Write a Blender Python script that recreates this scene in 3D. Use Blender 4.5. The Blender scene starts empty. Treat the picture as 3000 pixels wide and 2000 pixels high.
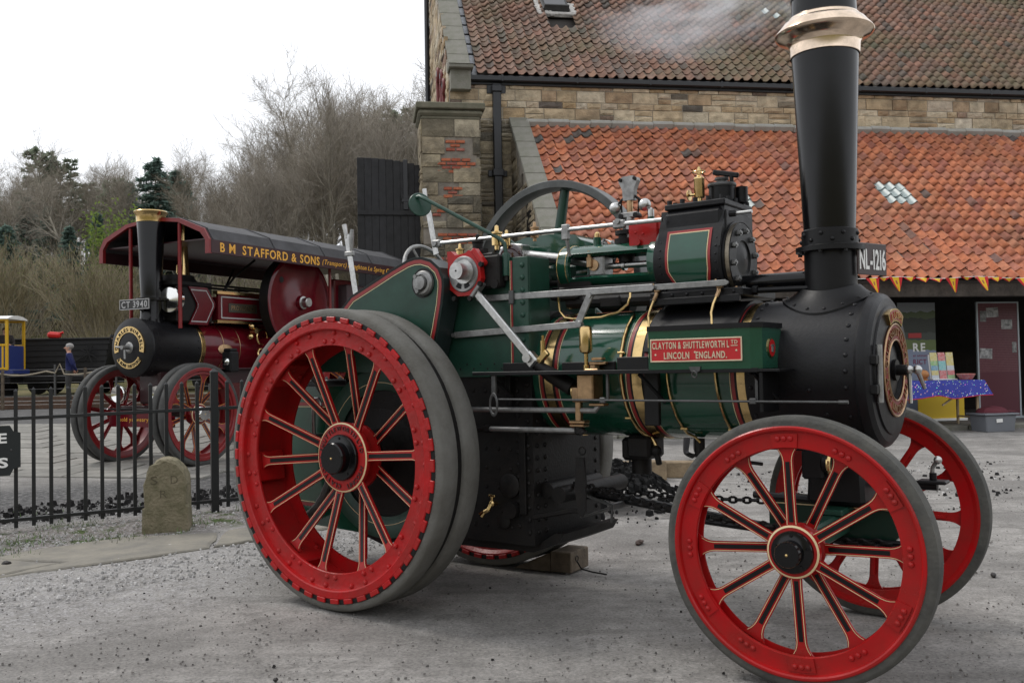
import bpy, bmesh, math, random
from mathutils import Vector, Matrix, Euler, noise
R = math.radians
PI = math.pi
scene = bpy.context.scene
COL = scene.collection

# ------------------------------------------------------------------ camera
cam_d = bpy.data.cameras.new('camera')
cam = bpy.data.objects.new('camera', cam_d)
COL.objects.link(cam)
cam_d.sensor_width = 36.0
cam_d.lens = 33.07
cam_d.clip_start = 0.05
cam_d.clip_end = 2000
cam.matrix_world = (Matrix.Translation((0, 0, 1.504)) @ Matrix.Rotation(R(91.59), 4, 'X')
                    @ Matrix.Rotation(R(-1.05), 4, 'Z'))
scene.camera = cam

# ------------------------------------------------------------------ sky and sun (bright overcast)
world = bpy.data.worlds.new('World')
scene.world = world
world.use_nodes = True
wn, wl = world.node_tree.nodes, world.node_tree.links
wn.clear()
w_out = wn.new('ShaderNodeOutputWorld')
w_bg = wn.new('ShaderNodeBackground')
w_sky = wn.new('ShaderNodeTexSky')
w_sky.sky_type = 'NISHITA'
w_sky.sun_disc = False
SUN_EL, SUN_AZ = 52.0, -60.0          # azimuth measured from +Y towards +X
w_sky.sun_elevation = R(SUN_EL)
w_sky.sun_rotation = R(SUN_AZ)
w_sky.altitude = 100
w_sky.dust_density = 3.0
w_mix = wn.new('ShaderNodeMix')
w_mix.data_type = 'RGBA'
w_mix.inputs['Factor'].default_value = 0.93
w_mix.inputs['B'].default_value = (10.4, 10.6, 11.0, 1)     # the even cloud deck
wl.new(w_sky.outputs[0], w_mix.inputs['A'])
wl.new(w_mix.outputs['Result'], w_bg.inputs['Color'])
w_bg.inputs['Strength'].default_value = 0.105
wl.new(w_bg.outputs[0], w_out.inputs['Surface'])

sun_d = bpy.data.lights.new('sun', 'SUN')
sun_d.energy = 1.2
sun_d.angle = R(14)
sun_d.color = (1.0, 0.96, 0.9)
sun = bpy.data.objects.new('sun', sun_d)
COL.objects.link(sun)
sdir = Vector((math.sin(R(SUN_AZ)) * math.cos(R(SUN_EL)), math.cos(R(SUN_AZ)) * math.cos(R(SUN_EL)), math.sin(R(SUN_EL))))
sun.rotation_euler = sdir.to_track_quat('Z', 'Y').to_euler()
sun.location = sdir * 60

scene.view_settings.view_transform = 'Standard'
scene.view_settings.look = 'None'
scene.view_settings.exposure = 0.14
scene.view_settings.gamma = 1.0
scene.view_settings.use_curve_mapping = False
scene.render.engine = 'CYCLES'
scene.cycles.max_bounces = 6
scene.cycles.diffuse_bounces = 3
scene.cycles.glossy_bounces = 3
scene.cycles.transparent_max_bounces = 8
scene.cycles.volume_bounces = 1
scene.cycles.use_denoising = True

# ------------------------------------------------------------------ materials
MATS = {}
def mat(name, col, rough=0.5, metal=0.0, var=0.0, vscale=6.0, var_col=None, bump=0.0, bscale=60.0,
        coat=0.0, spec=0.5, rnd=0.0, rvar=0.0, coord='Object', detail=6.0):
    m = bpy.data.materials.new(name)
    m.use_nodes = True
    N, L = m.node_tree.nodes, m.node_tree.links
    b = N['Principled BSDF']
    b.inputs['Roughness'].default_value = rough
    b.inputs['Metallic'].default_value = metal
    b.inputs['Specular IOR Level'].default_value = spec
    if coat:
        b.inputs['Coat Weight'].default_value = coat
        b.inputs['Coat Roughness'].default_value = 0.08
    c4 = (*col, 1)
    b.inputs['Base Color'].default_value = c4
    tc = N.new('ShaderNodeTexCoord')
    csock = None
    if var > 0:
        nz = N.new('ShaderNodeTexNoise')
        nz.inputs['Scale'].default_value = vscale
        nz.inputs['Detail'].default_value = detail
        nz.inputs['Roughness'].default_value = 0.65
        L.new(tc.outputs[coord], nz.inputs['Vector'])
        rp = N.new('ShaderNodeValToRGB')
        rp.color_ramp.elements[0].position = 0.35
        rp.color_ramp.elements[1].position = 0.68
        vc = var_col or tuple(c * (1 - var) for c in col)
        rp.color_ramp.elements[0].color = (*[a + (v - a) * min(1, var if var_col else 1) for a, v in zip(col, vc)], 1)
        rp.color_ramp.elements[1].color = c4
        L.new(nz.outputs['Fac'], rp.inputs['Fac'])
        csock = rp.outputs['Color']
        if rvar > 0:
            mr = N.new('ShaderNodeMapRange')
            mr.inputs['To Min'].default_value = min(1, rough + rvar)
            mr.inputs['To Max'].default_value = max(0.02, rough - rvar * 0.4)
            L.new(nz.outputs['Fac'], mr.inputs['Value'])
            L.new(mr.outputs[0], b.inputs['Roughness'])
    if rnd > 0:
        oi = N.new('ShaderNodeObjectInfo')
        ge = N.new('ShaderNodeNewGeometry')
        ad = N.new('ShaderNodeMath'); ad.operation = 'ADD'
        fr = N.new('ShaderNodeMath'); fr.operation = 'FRACT'
        L.new(oi.outputs['Random'], ad.inputs[0]); L.new(ge.outputs['Random Per Island'], ad.inputs[1])
        L.new(ad.outputs[0], fr.inputs[0])
        hs = N.new('ShaderNodeHueSaturation')
        mr2 = N.new('ShaderNodeMapRange')
        mr2.inputs['To Min'].default_value = 1 - rnd
        mr2.inputs['To Max'].default_value = 1 + rnd
        L.new(fr.outputs[0], mr2.inputs['Value'])
        L.new(mr2.outputs[0], hs.inputs['Value'])
        if csock: L.new(csock, hs.inputs['Color'])
        else: hs.inputs['Color'].default_value = c4
        csock = hs.outputs['Color']
    if csock: L.new(csock, b.inputs['Base Color'])
    if bump > 0:
        nb = N.new('ShaderNodeTexNoise')
        nb.inputs['Scale'].default_value = bscale
        nb.inputs['Detail'].default_value = 5.0
        L.new(tc.outputs[coord], nb.inputs['Vector'])
        bp = N.new('ShaderNodeBump')
        bp.inputs['Strength'].default_value = bump
        bp.inputs['Distance'].default_value = 0.02
        L.new(nb.outputs['Fac'], bp.inputs['Height'])
        L.new(bp.outputs[0], b.inputs['Normal'])
    MATS[name] = m
    return m

def ramp_mat(name, stops, rough=0.85, nscale=9.0, bump=0.3, bscale=40.0, dirt=None, dirt_amt=0.5, dscale=1.2, spec=0.3):
    """colour picked per piece (object random + island random) from a ramp, with mottling"""
    m = bpy.data.materials.new(name)
    m.use_nodes = True
    N, L = m.node_tree.nodes, m.node_tree.links
    b = N['Principled BSDF']
    b.inputs['Roughness'].default_value = rough
    b.inputs['Specular IOR Level'].default_value = spec
    oi = N.new('ShaderNodeObjectInfo'); ge = N.new('ShaderNodeNewGeometry')
    ad = N.new('ShaderNodeMath'); ad.operation = 'ADD'
    fr = N.new('ShaderNodeMath'); fr.operation = 'FRACT'
    L.new(oi.outputs['Random'], ad.inputs[0]); L.new(ge.outputs['Random Per Island'], ad.inputs[1]); L.new(ad.outputs[0], fr.inputs[0])
    rp = N.new('ShaderNodeValToRGB')
    rp.color_ramp.interpolation = 'LINEAR'
    els = rp.color_ramp.elements
    els[0].position = stops[0][0]; els[0].color = (*stops[0][1], 1)
    els[1].position = stops[1][0]; els[1].color = (*stops[1][1], 1)
    for p, c in stops[2:]:
        e = els.new(p); e.color = (*c, 1)
    L.new(fr.outputs[0], rp.inputs['Fac'])
    nz = N.new('ShaderNodeTexNoise'); nz.inputs['Scale'].default_value = nscale; nz.inputs['Detail'].default_value = 6
    L.new(ge.outputs['Position'], nz.inputs['Vector'])
    hs = N.new('ShaderNodeHueSaturation')
    mr = N.new('ShaderNodeMapRange'); mr.inputs['From Min'].default_value = 0.3; mr.inputs['From Max'].default_value = 0.7
    mr.inputs['To Min'].default_value = 0.68; mr.inputs['To Max'].default_value = 1.25
    L.new(nz.outputs['Fac'], mr.inputs['Value']); L.new(mr.outputs[0], hs.inputs['Value'])
    L.new(rp.outputs['Color'], hs.inputs['Color'])
    out = hs.outputs['Color']
    if dirt:
        n2 = N.new('ShaderNodeTexNoise'); n2.inputs['Scale'].default_value = dscale; n2.inputs['Detail'].default_value = 8
        n2.inputs['Roughness'].default_value = 0.7
        L.new(ge.outputs['Position'], n2.inputs['Vector'])
        m2 = N.new('ShaderNodeMapRange'); m2.inputs['From Min'].default_value = 0.45; m2.inputs['From Max'].default_value = 0.62
        m2.inputs['To Min'].default_value = 0.0; m2.inputs['To Max'].default_value = dirt_amt
        L.new(n2.outputs['Fac'], m2.inputs['Value'])
        mx = N.new('ShaderNodeMix'); mx.data_type = 'RGBA'
        L.new(m2.outputs[0], mx.inputs['Factor']); L.new(out, mx.inputs['A']); mx.inputs['B'].default_value = (*dirt, 1)
        out = mx.outputs['Result']
    L.new(out, b.inputs['Base Color'])
    nb = N.new('ShaderNodeTexNoise'); nb.inputs['Scale'].default_value = bscale; nb.inputs['Detail'].default_value = 6
    L.new(ge.outputs['Position'], nb.inputs['Vector'])
    bp = N.new('ShaderNodeBump'); bp.inputs['Strength'].default_value = bump; bp.inputs['Distance'].default_value = 0.03
    L.new(nb.outputs['Fac'], bp.inputs['Height']); L.new(bp.outputs[0], b.inputs['Normal'])
    MATS[name] = m
    return m

G = mat('green_paint', (0.011, 0.074, 0.044), 0.13, var=0.25, vscale=4, coat=0.5, rvar=0.06, spec=0.5)
GD = mat('green_paint_dusty', (0.017, 0.064, 0.043), 0.32, var=0.35, vscale=7, rvar=0.15, spec=0.4)
RED = mat('red_paint', (0.45, 0.005, 0.008), 0.22, var=0.8, vscale=5, var_col=(0.26, 0.018, 0.014), bump=0.05, bscale=35, rvar=0.12, spec=0.3)
REDR = mat('red_paint_rough_cast', (0.46, 0.005, 0.008), 0.30, var=0.75, vscale=5, var_col=(0.25, 0.022, 0.018), bump=0.16, bscale=30, rvar=0.15, spec=0.3)
BLK = mat('black_paint', (0.006, 0.006, 0.007), 0.36, var=0.4, vscale=9, rvar=0.2, bump=0.03, bscale=80, spec=0.28)
SMK = mat('smokebox_black', (0.009, 0.009, 0.011), 0.38, var=0.5, vscale=7, rvar=0.18, bump=0.05, bscale=60, spec=0.3)
BLKG = mat('black_gloss', (0.005, 0.005, 0.006), 0.16, var=0.4, vscale=3, rvar=0.14, spec=0.35)
SOOT = mat('oily_black', (0.006, 0.006, 0.0065), 0.46, var=0.6, vscale=14, var_col=(0.016, 0.013, 0.011), rvar=0.2, bump=0.12, bscale=60, spec=0.24)
CREAM = mat('cream_line', (0.70, 0.56, 0.32), 0.4)
LRED = mat('lining_red', (0.25, 0.016, 0.016), 0.35)
BRASS = mat('brass', (0.78, 0.56, 0.26), 0.16, 1.0, var=0.25, vscale=18, rvar=0.15)
BRONZE = mat('bronze', (0.50, 0.33, 0.19), 0.32, 1.0, var=0.4, vscale=20, rvar=0.15)
COPPER = mat('copper', (0.93, 0.74, 0.57), 0.13, 1.0, var=0.3, vscale=10, rvar=0.14)
STEEL = mat('bright_steel', (0.58, 0.58, 0.57), 0.3, 1.0, var=0.3, vscale=25, rvar=0.15)
STEELD = mat('dull_steel', (0.36, 0.36, 0.355), 0.42, 0.85, var=0.4, vscale=20, rvar=0.15)
IRON = mat('grey_iron', (0.10, 0.10, 0.10), 0.45, 0.3, var=0.4, vscale=20)
RUB = mat('rubber', (0.165, 0.162, 0.150), 0.85, var=0.8, vscale=3.5, var_col=(0.095, 0.09, 0.078), rnd=0, bump=0.25, bscale=70, spec=0.25)
RUBD = mat('rubber_side', (0.06, 0.06, 0.057), 0.8, var=0.6, vscale=9, var_col=(0.13, 0.125, 0.11), bump=0.25, bscale=50, spec=0.25)
WOOD = mat('rough_timber', (0.15, 0.115, 0.08), 0.85, var=0.55, vscale=9, bump=0.4, bscale=50)
MAROON = mat('maroon_paint', (0.125, 0.005, 0.012), 0.16, var=0.25, vscale=5, spec=0.45)
MAROOND = mat('maroon_dark', (0.035, 0.006, 0.009), 0.4, var=0.3, vscale=5)
SILVER = mat('polished_silver', (0.8, 0.8, 0.78), 0.12, 1.0)
GOLD = mat('gold_letter', (0.78, 0.40, 0.05), 0.45)
WHITE = mat('white_paint', (0.78, 0.78, 0.76), 0.5)
GREYL = mat('grey_letter', (0.42, 0.42, 0.42), 0.5)
CANVAS = mat('canvas_roof', (0.055, 0.055, 0.060), 0.7, var=0.5, vscale=3, bump=0.2, bscale=30)

# ------------------------------------------------------------------ object helpers
def put(o, label=None, cat=None, group=None, kind=None):
    if label: o['label'] = label
    if cat: o['category'] = cat
    if group: o['group'] = group
    if kind: o['kind'] = kind
    return o

def empty(name, loc=(0, 0, 0), rz=0.0, parent=None, label=None, cat=None, group=None):
    o = bpy.data.objects.new(name, None)
    o.empty_display_size = 0.1
    COL.objects.link(o)
    o.location = loc
    o.rotation_euler = (0, 0, rz)
    o.parent = parent
    return put(o, label, cat, group)

def copy_tree(o, parent=None):
    c = o.copy()
    COL.objects.link(c)
    c.parent = parent
    for ch in o.children:
        copy_tree(ch, c)
    return c

def frame(axis):
    z = Vector(axis).normalized()
    x = Vector((0, 0, 1)) if abs(z.z) < 0.9 else Vector((1, 0, 0))
    x = (x - z * x.dot(z)).normalized()
    return x, z.cross(x), z

class MB:
    def __init__(s):
        s.v = []; s.f = []; s.m = []; s.sm = []
        s.T = None
    def add(s, vs, fs, mi=0, smooth=False):
        o = len(s.v)
        if s.T is not None:
            vs = [s.T @ Vector(p) for p in vs]
        s.v.extend([tuple(p) for p in vs])
        for f in fs:
            s.f.append([i + o for i in f]); s.m.append(mi); s.sm.append(smooth)
        return s
    def box(s, c, size, rot=None, mi=0, bev=0.0, taper=None):
        hx, hy, hz = size[0] / 2, size[1] / 2, size[2] / 2
        if bev > 0:
            b = min(bev, hx * .9, hy * .9, hz * .9)
            P = []; idx = {}
            for sx in (-1, 1):
                for sy in (-1, 1):
                    for sz in (-1, 1):
                        idx[(sx, sy, sz)] = len(P)
                        P += [(sx * hx, sy * (hy - b), sz * (hz - b)), (sx * (hx - b), sy * hy, sz * (hz - b)), (sx * (hx - b), sy * (hy - b), sz * hz)]
            F = []
            def q(ks, ax):
                return [idx[k] + ax for k in ks]
            for sx in (-1, 1):
                F.append(q([(sx, -1, -1), (sx, 1, -1), (sx, 1, 1), (sx, -1, 1)][::sx], 0))
            for sy in (-1, 1):
                F.append(q([(-1, sy, -1), (-1, sy, 1), (1, sy, 1), (1, sy, -1)][::sy], 1))
            for sz in (-1, 1):
                F.append(q([(-1, -1, sz), (1, -1, sz), (1, 1, sz), (-1, 1, sz)][::sz], 2))
            for sy in (-1, 1):
                for sz in (-1, 1):
                    a, b2 = idx[(-1, sy, sz)], idx[(1, sy, sz)]
                    f = [a + 1, b2 + 1, b2 + 2, a + 2]
                    F.append(f if sy * sz < 0 else f[::-1])
            F = [f if True else f for f in F]
            for sx in (-1, 1):
                for sz in (-1, 1):
                    a, b2 = idx[(sx, -1, sz)], idx[(sx, 1, sz)]
                    f = [a + 0, b2 + 0, b2 + 2, a + 2]
                    F.append(f if sx * sz > 0 else f[::-1])
            for sx in (-1, 1):
                for sy in (-1, 1):
                    a, b2 = idx[(sx, sy, -1)], idx[(sx, sy, 1)]
                    f = [a + 0, b2 + 0, b2 + 1, a + 1]
                    F.append(f if sx * sy < 0 else f[::-1])
            for k, i in idx.items():
                f = [i, i + 1, i + 2]
                F.append(f if k[0] * k[1] * k[2] > 0 else f[::-1])
        else:
            P = [(x, y, z) for x in (-hx, hx) for y in (-hy, hy) for z in (-hz, hz)]
            F = [[0, 1, 3, 2], [4, 6, 7, 5], [0, 4, 5, 1], [2, 3, 7, 6], [0, 2, 6, 4], [1, 5, 7, 3]]
        if taper:
            P = [(x * (taper if z > 0 else 1), y * (taper if z > 0 else 1), z) for x, y, z in P]
        M = rot if rot is not None else Matrix.Identity(3)
        c = Vector(c)
        return s.add([M @ Vector(p) + c for p in P], F, mi)
    def lathe(s, prof, o, axis, n=24, mi=0, smooth=True, closed=False, a0=0.0, a1=2 * PI, caps=True):
        x, y, z = frame(axis); o = Vector(o)
        full = abs(a1 - a0 - 2 * PI) < 1e-6
        k = n if full else n + 1
        P = []; F = []
        for (t, r) in prof:
            for i in range(k):
                a = a0 + (a1 - a0) * i / n
                P.append(o + z * t + (x * math.cos(a) + y * math.sin(a)) * r)
        m = len(prof)
        for j in range(m if closed else m - 1):
            j2 = (j + 1) % m
            for i in range(n):
                i2 = (i + 1) % k
                F.append([j * k + i, j * k + i2, j2 * k + i2, j2 * k + i])
        s.add(P, F, mi, smooth)
        if full and not closed and caps:
            if prof[0][1] > 1e-5: s.add(P[:k], [list(range(k))[::-1]], mi)
            if prof[-1][1] > 1e-5: s.add(P[-k:], [list(range(k))], mi)
        if not full and closed:
            s.add([P[j * k] for j in range(m)], [list(range(m))], mi)
            s.add([P[j * k + k - 1] for j in range(m)], [list(range(m))[::-1]], mi)
        return s
    def cyl(s, p0, p1, r0, r1=None, n=14, mi=0, smooth=True):
        p0, p1 = Vector(p0), Vector(p1)
        d = p1 - p0
        return s.lathe([(0, r0), (d.length, r0 if r1 is None else r1)], p0, d, n, mi, smooth)
    def tube(s, pts, r, n=8, mi=0, caps=True, closed=False):
        pts = [Vector(p) for p in pts]
        m = len(pts)
        rs = r if isinstance(r, (list, tuple)) else [r] * m
        P = []; F = []
        up = None
        for j in range(m):
            if closed: t = (pts[(j + 1) % m] - pts[j - 1]).normalized()
            else: t = (pts[min(j + 1, m - 1)] - pts[max(j - 1, 0)]).normalized()
            if up is None:
                x, y, _ = frame(t)
            else:
                x = (up - t * up.dot(t)).normalized(); y = t.cross(x)
            up = x
            for i in range(n):
                a = 2 * PI * i / n
                P.append(pts[j] + (x * math.cos(a) + y * math.sin(a)) * rs[j])
        for j in range(m if closed else m - 1):
            j2 = (j + 1) % m
            for i in range(n):
                F.append([j * n + i, j * n + (i + 1) % n, j2 * n + (i + 1) % n, j2 * n + i])
        s.add(P, F, mi, True)
        if caps and not closed:
            s.add(P[:n], [list(range(n))[::-1]], mi); s.add(P[-n:], [list(range(n))], mi)
        return s
    def prism(s, poly, plane, d0, d1, mi=0, mi_side=None, smooth=False):
        """poly of 2D points; plane 'xz' (thick along y), 'yz' (x), 'xy' (z)"""
        def p3(a, b, d):
            return {'xz': (a, d, b), 'yz': (d, a, b), 'xy': (a, b, d)}[plane]
        n = len(poly)
        A = [p3(a, b, d0) for a, b in poly]; B = [p3(a, b, d1) for a, b in poly]
        s.add(A + B, [list(range(n)), [n + i for i in range(n)][::-1]], mi)
        s.add(A + B, [[i, n + i, n + (i + 1) % n, (i + 1) % n][::-1] for i in range(n)], mi if mi_side is None else mi_side, smooth)
        return s
    def sphere(s, c, r, n=14, m=8, sc=(1, 1, 1), mi=0):
        c = Vector(c); P = []; F = []
        for j in range(1, m):
            t = PI * j / m
            for i in range(n):
                a = 2 * PI * i / n
                P.append(c + Vector((math.sin(t) * math.cos(a) * sc[0], math.sin(t) * math.sin(a) * sc[1], math.cos(t) * sc[2])) * r)
        top = len(P); P.append(c + Vector((0, 0, r * sc[2]))); P.append(c - Vector((0, 0, r * sc[2])))
        for j in range(m - 2):
            for i in range(n):
                F.append([j * n + i, (j + 1) * n + i, (j + 1) * n + (i + 1) % n, j * n + (i + 1) % n])
        for i in range(n):
            F.append([top, i, (i + 1) % n]); F.append([top + 1, (m - 2) * n + (i + 1) % n, (m - 2) * n + i])
        return s.add(P, F, mi, True)
    def dome(s, p, axis, r, h=None, n=8, mi=0):
        h = h or r * 0.7
        return s.lathe([(0, r), (h * 0.6, r * 0.8), (h, 0.0001)], p, axis, n, mi, True, caps=False)
    def hexbolt(s, p, axis, r, h, mi=0):
        return s.lathe([(0, r), (h, r)], p, axis, 6, mi, False)
    def torus(s, c, axis, R0, r, n=32, k=8, mi=0, a0=0, a1=2 * PI):
        prof = [(r * math.sin(2 * PI * i / k), R0 + r * math.cos(2 * PI * i / k)) for i in range(k)]
        return s.lathe(prof, c, axis, n, mi, True, closed=True, a0=a0, a1=a1)
    def build(s, name, mats, parent=None, kind=None, angle=32, loc=None, rot=None):
        me = s.mesh(name, mats, angle)
        o = bpy.data.objects.new(name, me)
        COL.objects.link(o)
        o.parent = parent
        if loc is not None: o.location = loc
        if rot is not None: o.rotation_euler = rot
        if kind: o['kind'] = kind
        return o
    def mesh(s, name, mats, angle=32):
        me = bpy.data.meshes.new(name)
        me.from_pydata(s.v, [], s.f)
        for m in (mats if isinstance(mats, (list, tuple)) else [mats]):
            me.materials.append(m)
        me.polygons.foreach_set('material_index', s.m)
        me.polygons.foreach_set('use_smooth', s.sm)
        me.update()
        bm = bmesh.new(); bm.from_mesh(me)
        if any(s.sm):
            bmesh.ops.remove_doubles(bm, verts=bm.verts, dist=1e-6)
        bmesh.ops.recalc_face_normals(bm, faces=bm.faces)
        bm.to_mesh(me); bm.free()
        if any(s.sm):
            me.set_sharp_from_angle(angle=R(angle))
        return me

def link_mesh(name, me, parent=None, loc=None, rot=None, scale=None, kind=None):
    o = bpy.data.objects.new(name, me)
    COL.objects.link(o)
    o.parent = parent
    if loc is not None: o.location = loc
    if rot is not None: o.rotation_euler = rot
    if scale is not None: o.scale = scale
    if kind: o['kind'] = kind
    return o

# ------------------------------------------------------------------ lettering
_gl = {}
def glyph(ch, bold=0.0, ext=0.03):
    key = (ch, bold, ext)
    if key not in _gl:
        cu = bpy.data.curves.new('g', 'FONT')
        cu.body = ch; cu.size = 1.0; cu.extrude = ext; cu.offset = bold
        cu.resolution_u = 3
        ob = bpy.data.objects.new('g', cu)
        me = bpy.data.meshes.new_from_object(ob)
        vs = [v.co.copy() for v in me.vertices]
        fs = [list(p.vertices) for p in me.polygons]
        x0 = min((v.x for v in vs), default=0); x1 = max((v.x for v in vs), default=0.3)
        _gl[key] = ([Vector((v.x - x0, v.y, v.z)) for v in vs], fs, x1 - x0)
        bpy.data.objects.remove(ob); bpy.data.curves.remove(cu); bpy.data.meshes.remove(me)
    return _gl[key]

def text_line(mb, s, origin, xdir, ydir, h, width=None, bold=0.0, depth=0.004, gap=0.14, space=0.35, mi=0, align='L', shear=0.0):
    """one line of raised letters; h is the cap height, width squeezes the line to fit"""
    sc = h / 0.73
    xs = []; x = 0.0
    for ch in s:
        if ch == ' ':
            x += space; continue
        v, f, w = glyph(ch, bold)
        xs.append((x, ch)); x += w + gap
    tot = x - gap
    kx = (width / tot) if width else sc
    xd, yd = Vector(xdir).normalized(), Vector(ydir).normalized()
    zd = xd.cross(yd)
    o = Vector(origin)
    if align == 'C': o = o - xd * (tot * kx / 2)
    for x, ch in xs:
        v, f, w = glyph(ch, bold)
        mb.add([o + xd * ((p.x + x + shear * p.y) * kx) + yd * (p.y * sc) + zd * ((p.z / 0.03) * depth / 2 + depth / 2) for p in v], f, mi)
    return tot * kx

def text_arc(mb, s, c, xdir, ydir, rad, a_start, a_end, h, bold=0.0, depth=0.004, mi=0, inward=False, gap=0.14):
    """letters on an arc in the plane xdir/ydir; angles run from a_start to a_end"""
    sc = h / 0.73
    ws = []
    for ch in s:
        ws.append(0.35 if ch == ' ' else glyph(ch, bold)[2] + gap)
    tot = sum(ws)
    xd, yd = Vector(xdir).normalized(), Vector(ydir).normalized(); zd = xd.cross(yd); c = Vector(c)
    t = 0.0
    k = abs(a_end - a_start) * rad / tot
    for ch, w in zip(s, ws):
        if ch != ' ':
            v, f, gw = glyph(ch, bold)
            a = a_start + (a_end - a_start) * ((t + w / 2) / tot)
            rd = xd * math.cos(a) + yd * math.sin(a)
            if inward:      # bottom of the ring, read left to right: letter tops point to the centre
                up = -rd; base = c + rd * rad
            else:
                up = rd; base = c + rd * rad
            right = up.cross(zd)
            mb.add([base + right * ((p.x - gw / 2) * k) + up * (p.y * sc) + zd * ((p.z / 0.03) * depth / 2 + depth / 2) for p in v], f, mi)
        t += w
    return mb
# ------------------------------------------------------------------ wheels (axis along y, outer face towards -y)
def spoke_mesh(mb, ang, r0, y0, r1, y1, hw0, hw, foot, th, lining=True, foot_len=0.10, mi=(0, 1, 2)):
    ca, sa = math.cos(ang), math.sin(ang)
    def P(r, t, dy):
        k = (r - r0) / (r1 - r0)
        y = y0 + (y1 - y0) * k + dy
        return (r * ca - t * sa, y, r * sa + t * ca)
    prof = [(r0, hw0), (r0 + 0.03, hw * 1.08), (r0 + 0.08, hw)]
    rs = r1 - foot_len
    for i in range(6):
        k = i / 5
        prof.append((rs + (r1 - rs) * k, hw + (foot - hw) * (k ** 2.6)))
    n = len(prof)
    V = []
    for dy in (-th / 2, th / 2):
        for r, w in prof:
            V += [P(r, -w, dy), P(r, w, dy)]
    F = []
    for i in range(n - 1):
        a = 2 * i
        F.append([a, a + 1, a + 3, a + 2]); b = a + 2 * n
        F.append([b, b + 2, b + 3, b + 1])
        F.append([a, a + 2, b + 2, b]); F.append([a + 1, b + 1, b + 3, a + 3])
    F.append([0, 2 * n, 2 * n + 1, 1])
    F.append([2 * n - 2, 2 * n - 1, 4 * n - 1, 4 * n - 2])
    mb.add(V, F, mi[0])
    # stiffening rib on the back
    mb.add([P(r0, -0.008, th / 2), P(r0, 0.008, th / 2), P(rs, 0.008, th / 2), P(rs, -0.008, th / 2),
            P(r0, -0.008, th / 2 + 0.03), P(r0, 0.008, th / 2 + 0.03), P(rs, 0.008, th / 2 + 0.03), P(rs, -0.008, th / 2 + 0.03)],
           [[4, 5, 6, 7], [0, 3, 7, 4], [1, 5, 6, 2], [3, 2, 6, 7], [0, 4, 5, 1]], mi[0])
    if lining:
        d = -th / 2 - 0.0016
        for sg in (-1, 1):
            pts = prof[1:-1]
            V = []
            for r, w in pts:
                V += [P(r, sg * (w - 0.0070), d), P(r, sg * (w - 0.0038), d)]
            mb.add(V, [[2 * i, 2 * i + 1, 2 * i + 3, 2 * i + 2] for i in range(len(pts) - 1)], mi[1])
        b0, b1, bw = r0 + 0.045, r1 - foot_len * 0.85, hw * 0.42
        mb.add([P(b0, -bw, d), P(b0, bw, d), P(b1, bw, d), P(b1, -bw, d)], [[0, 1, 2, 3]], mi[2])

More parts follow.
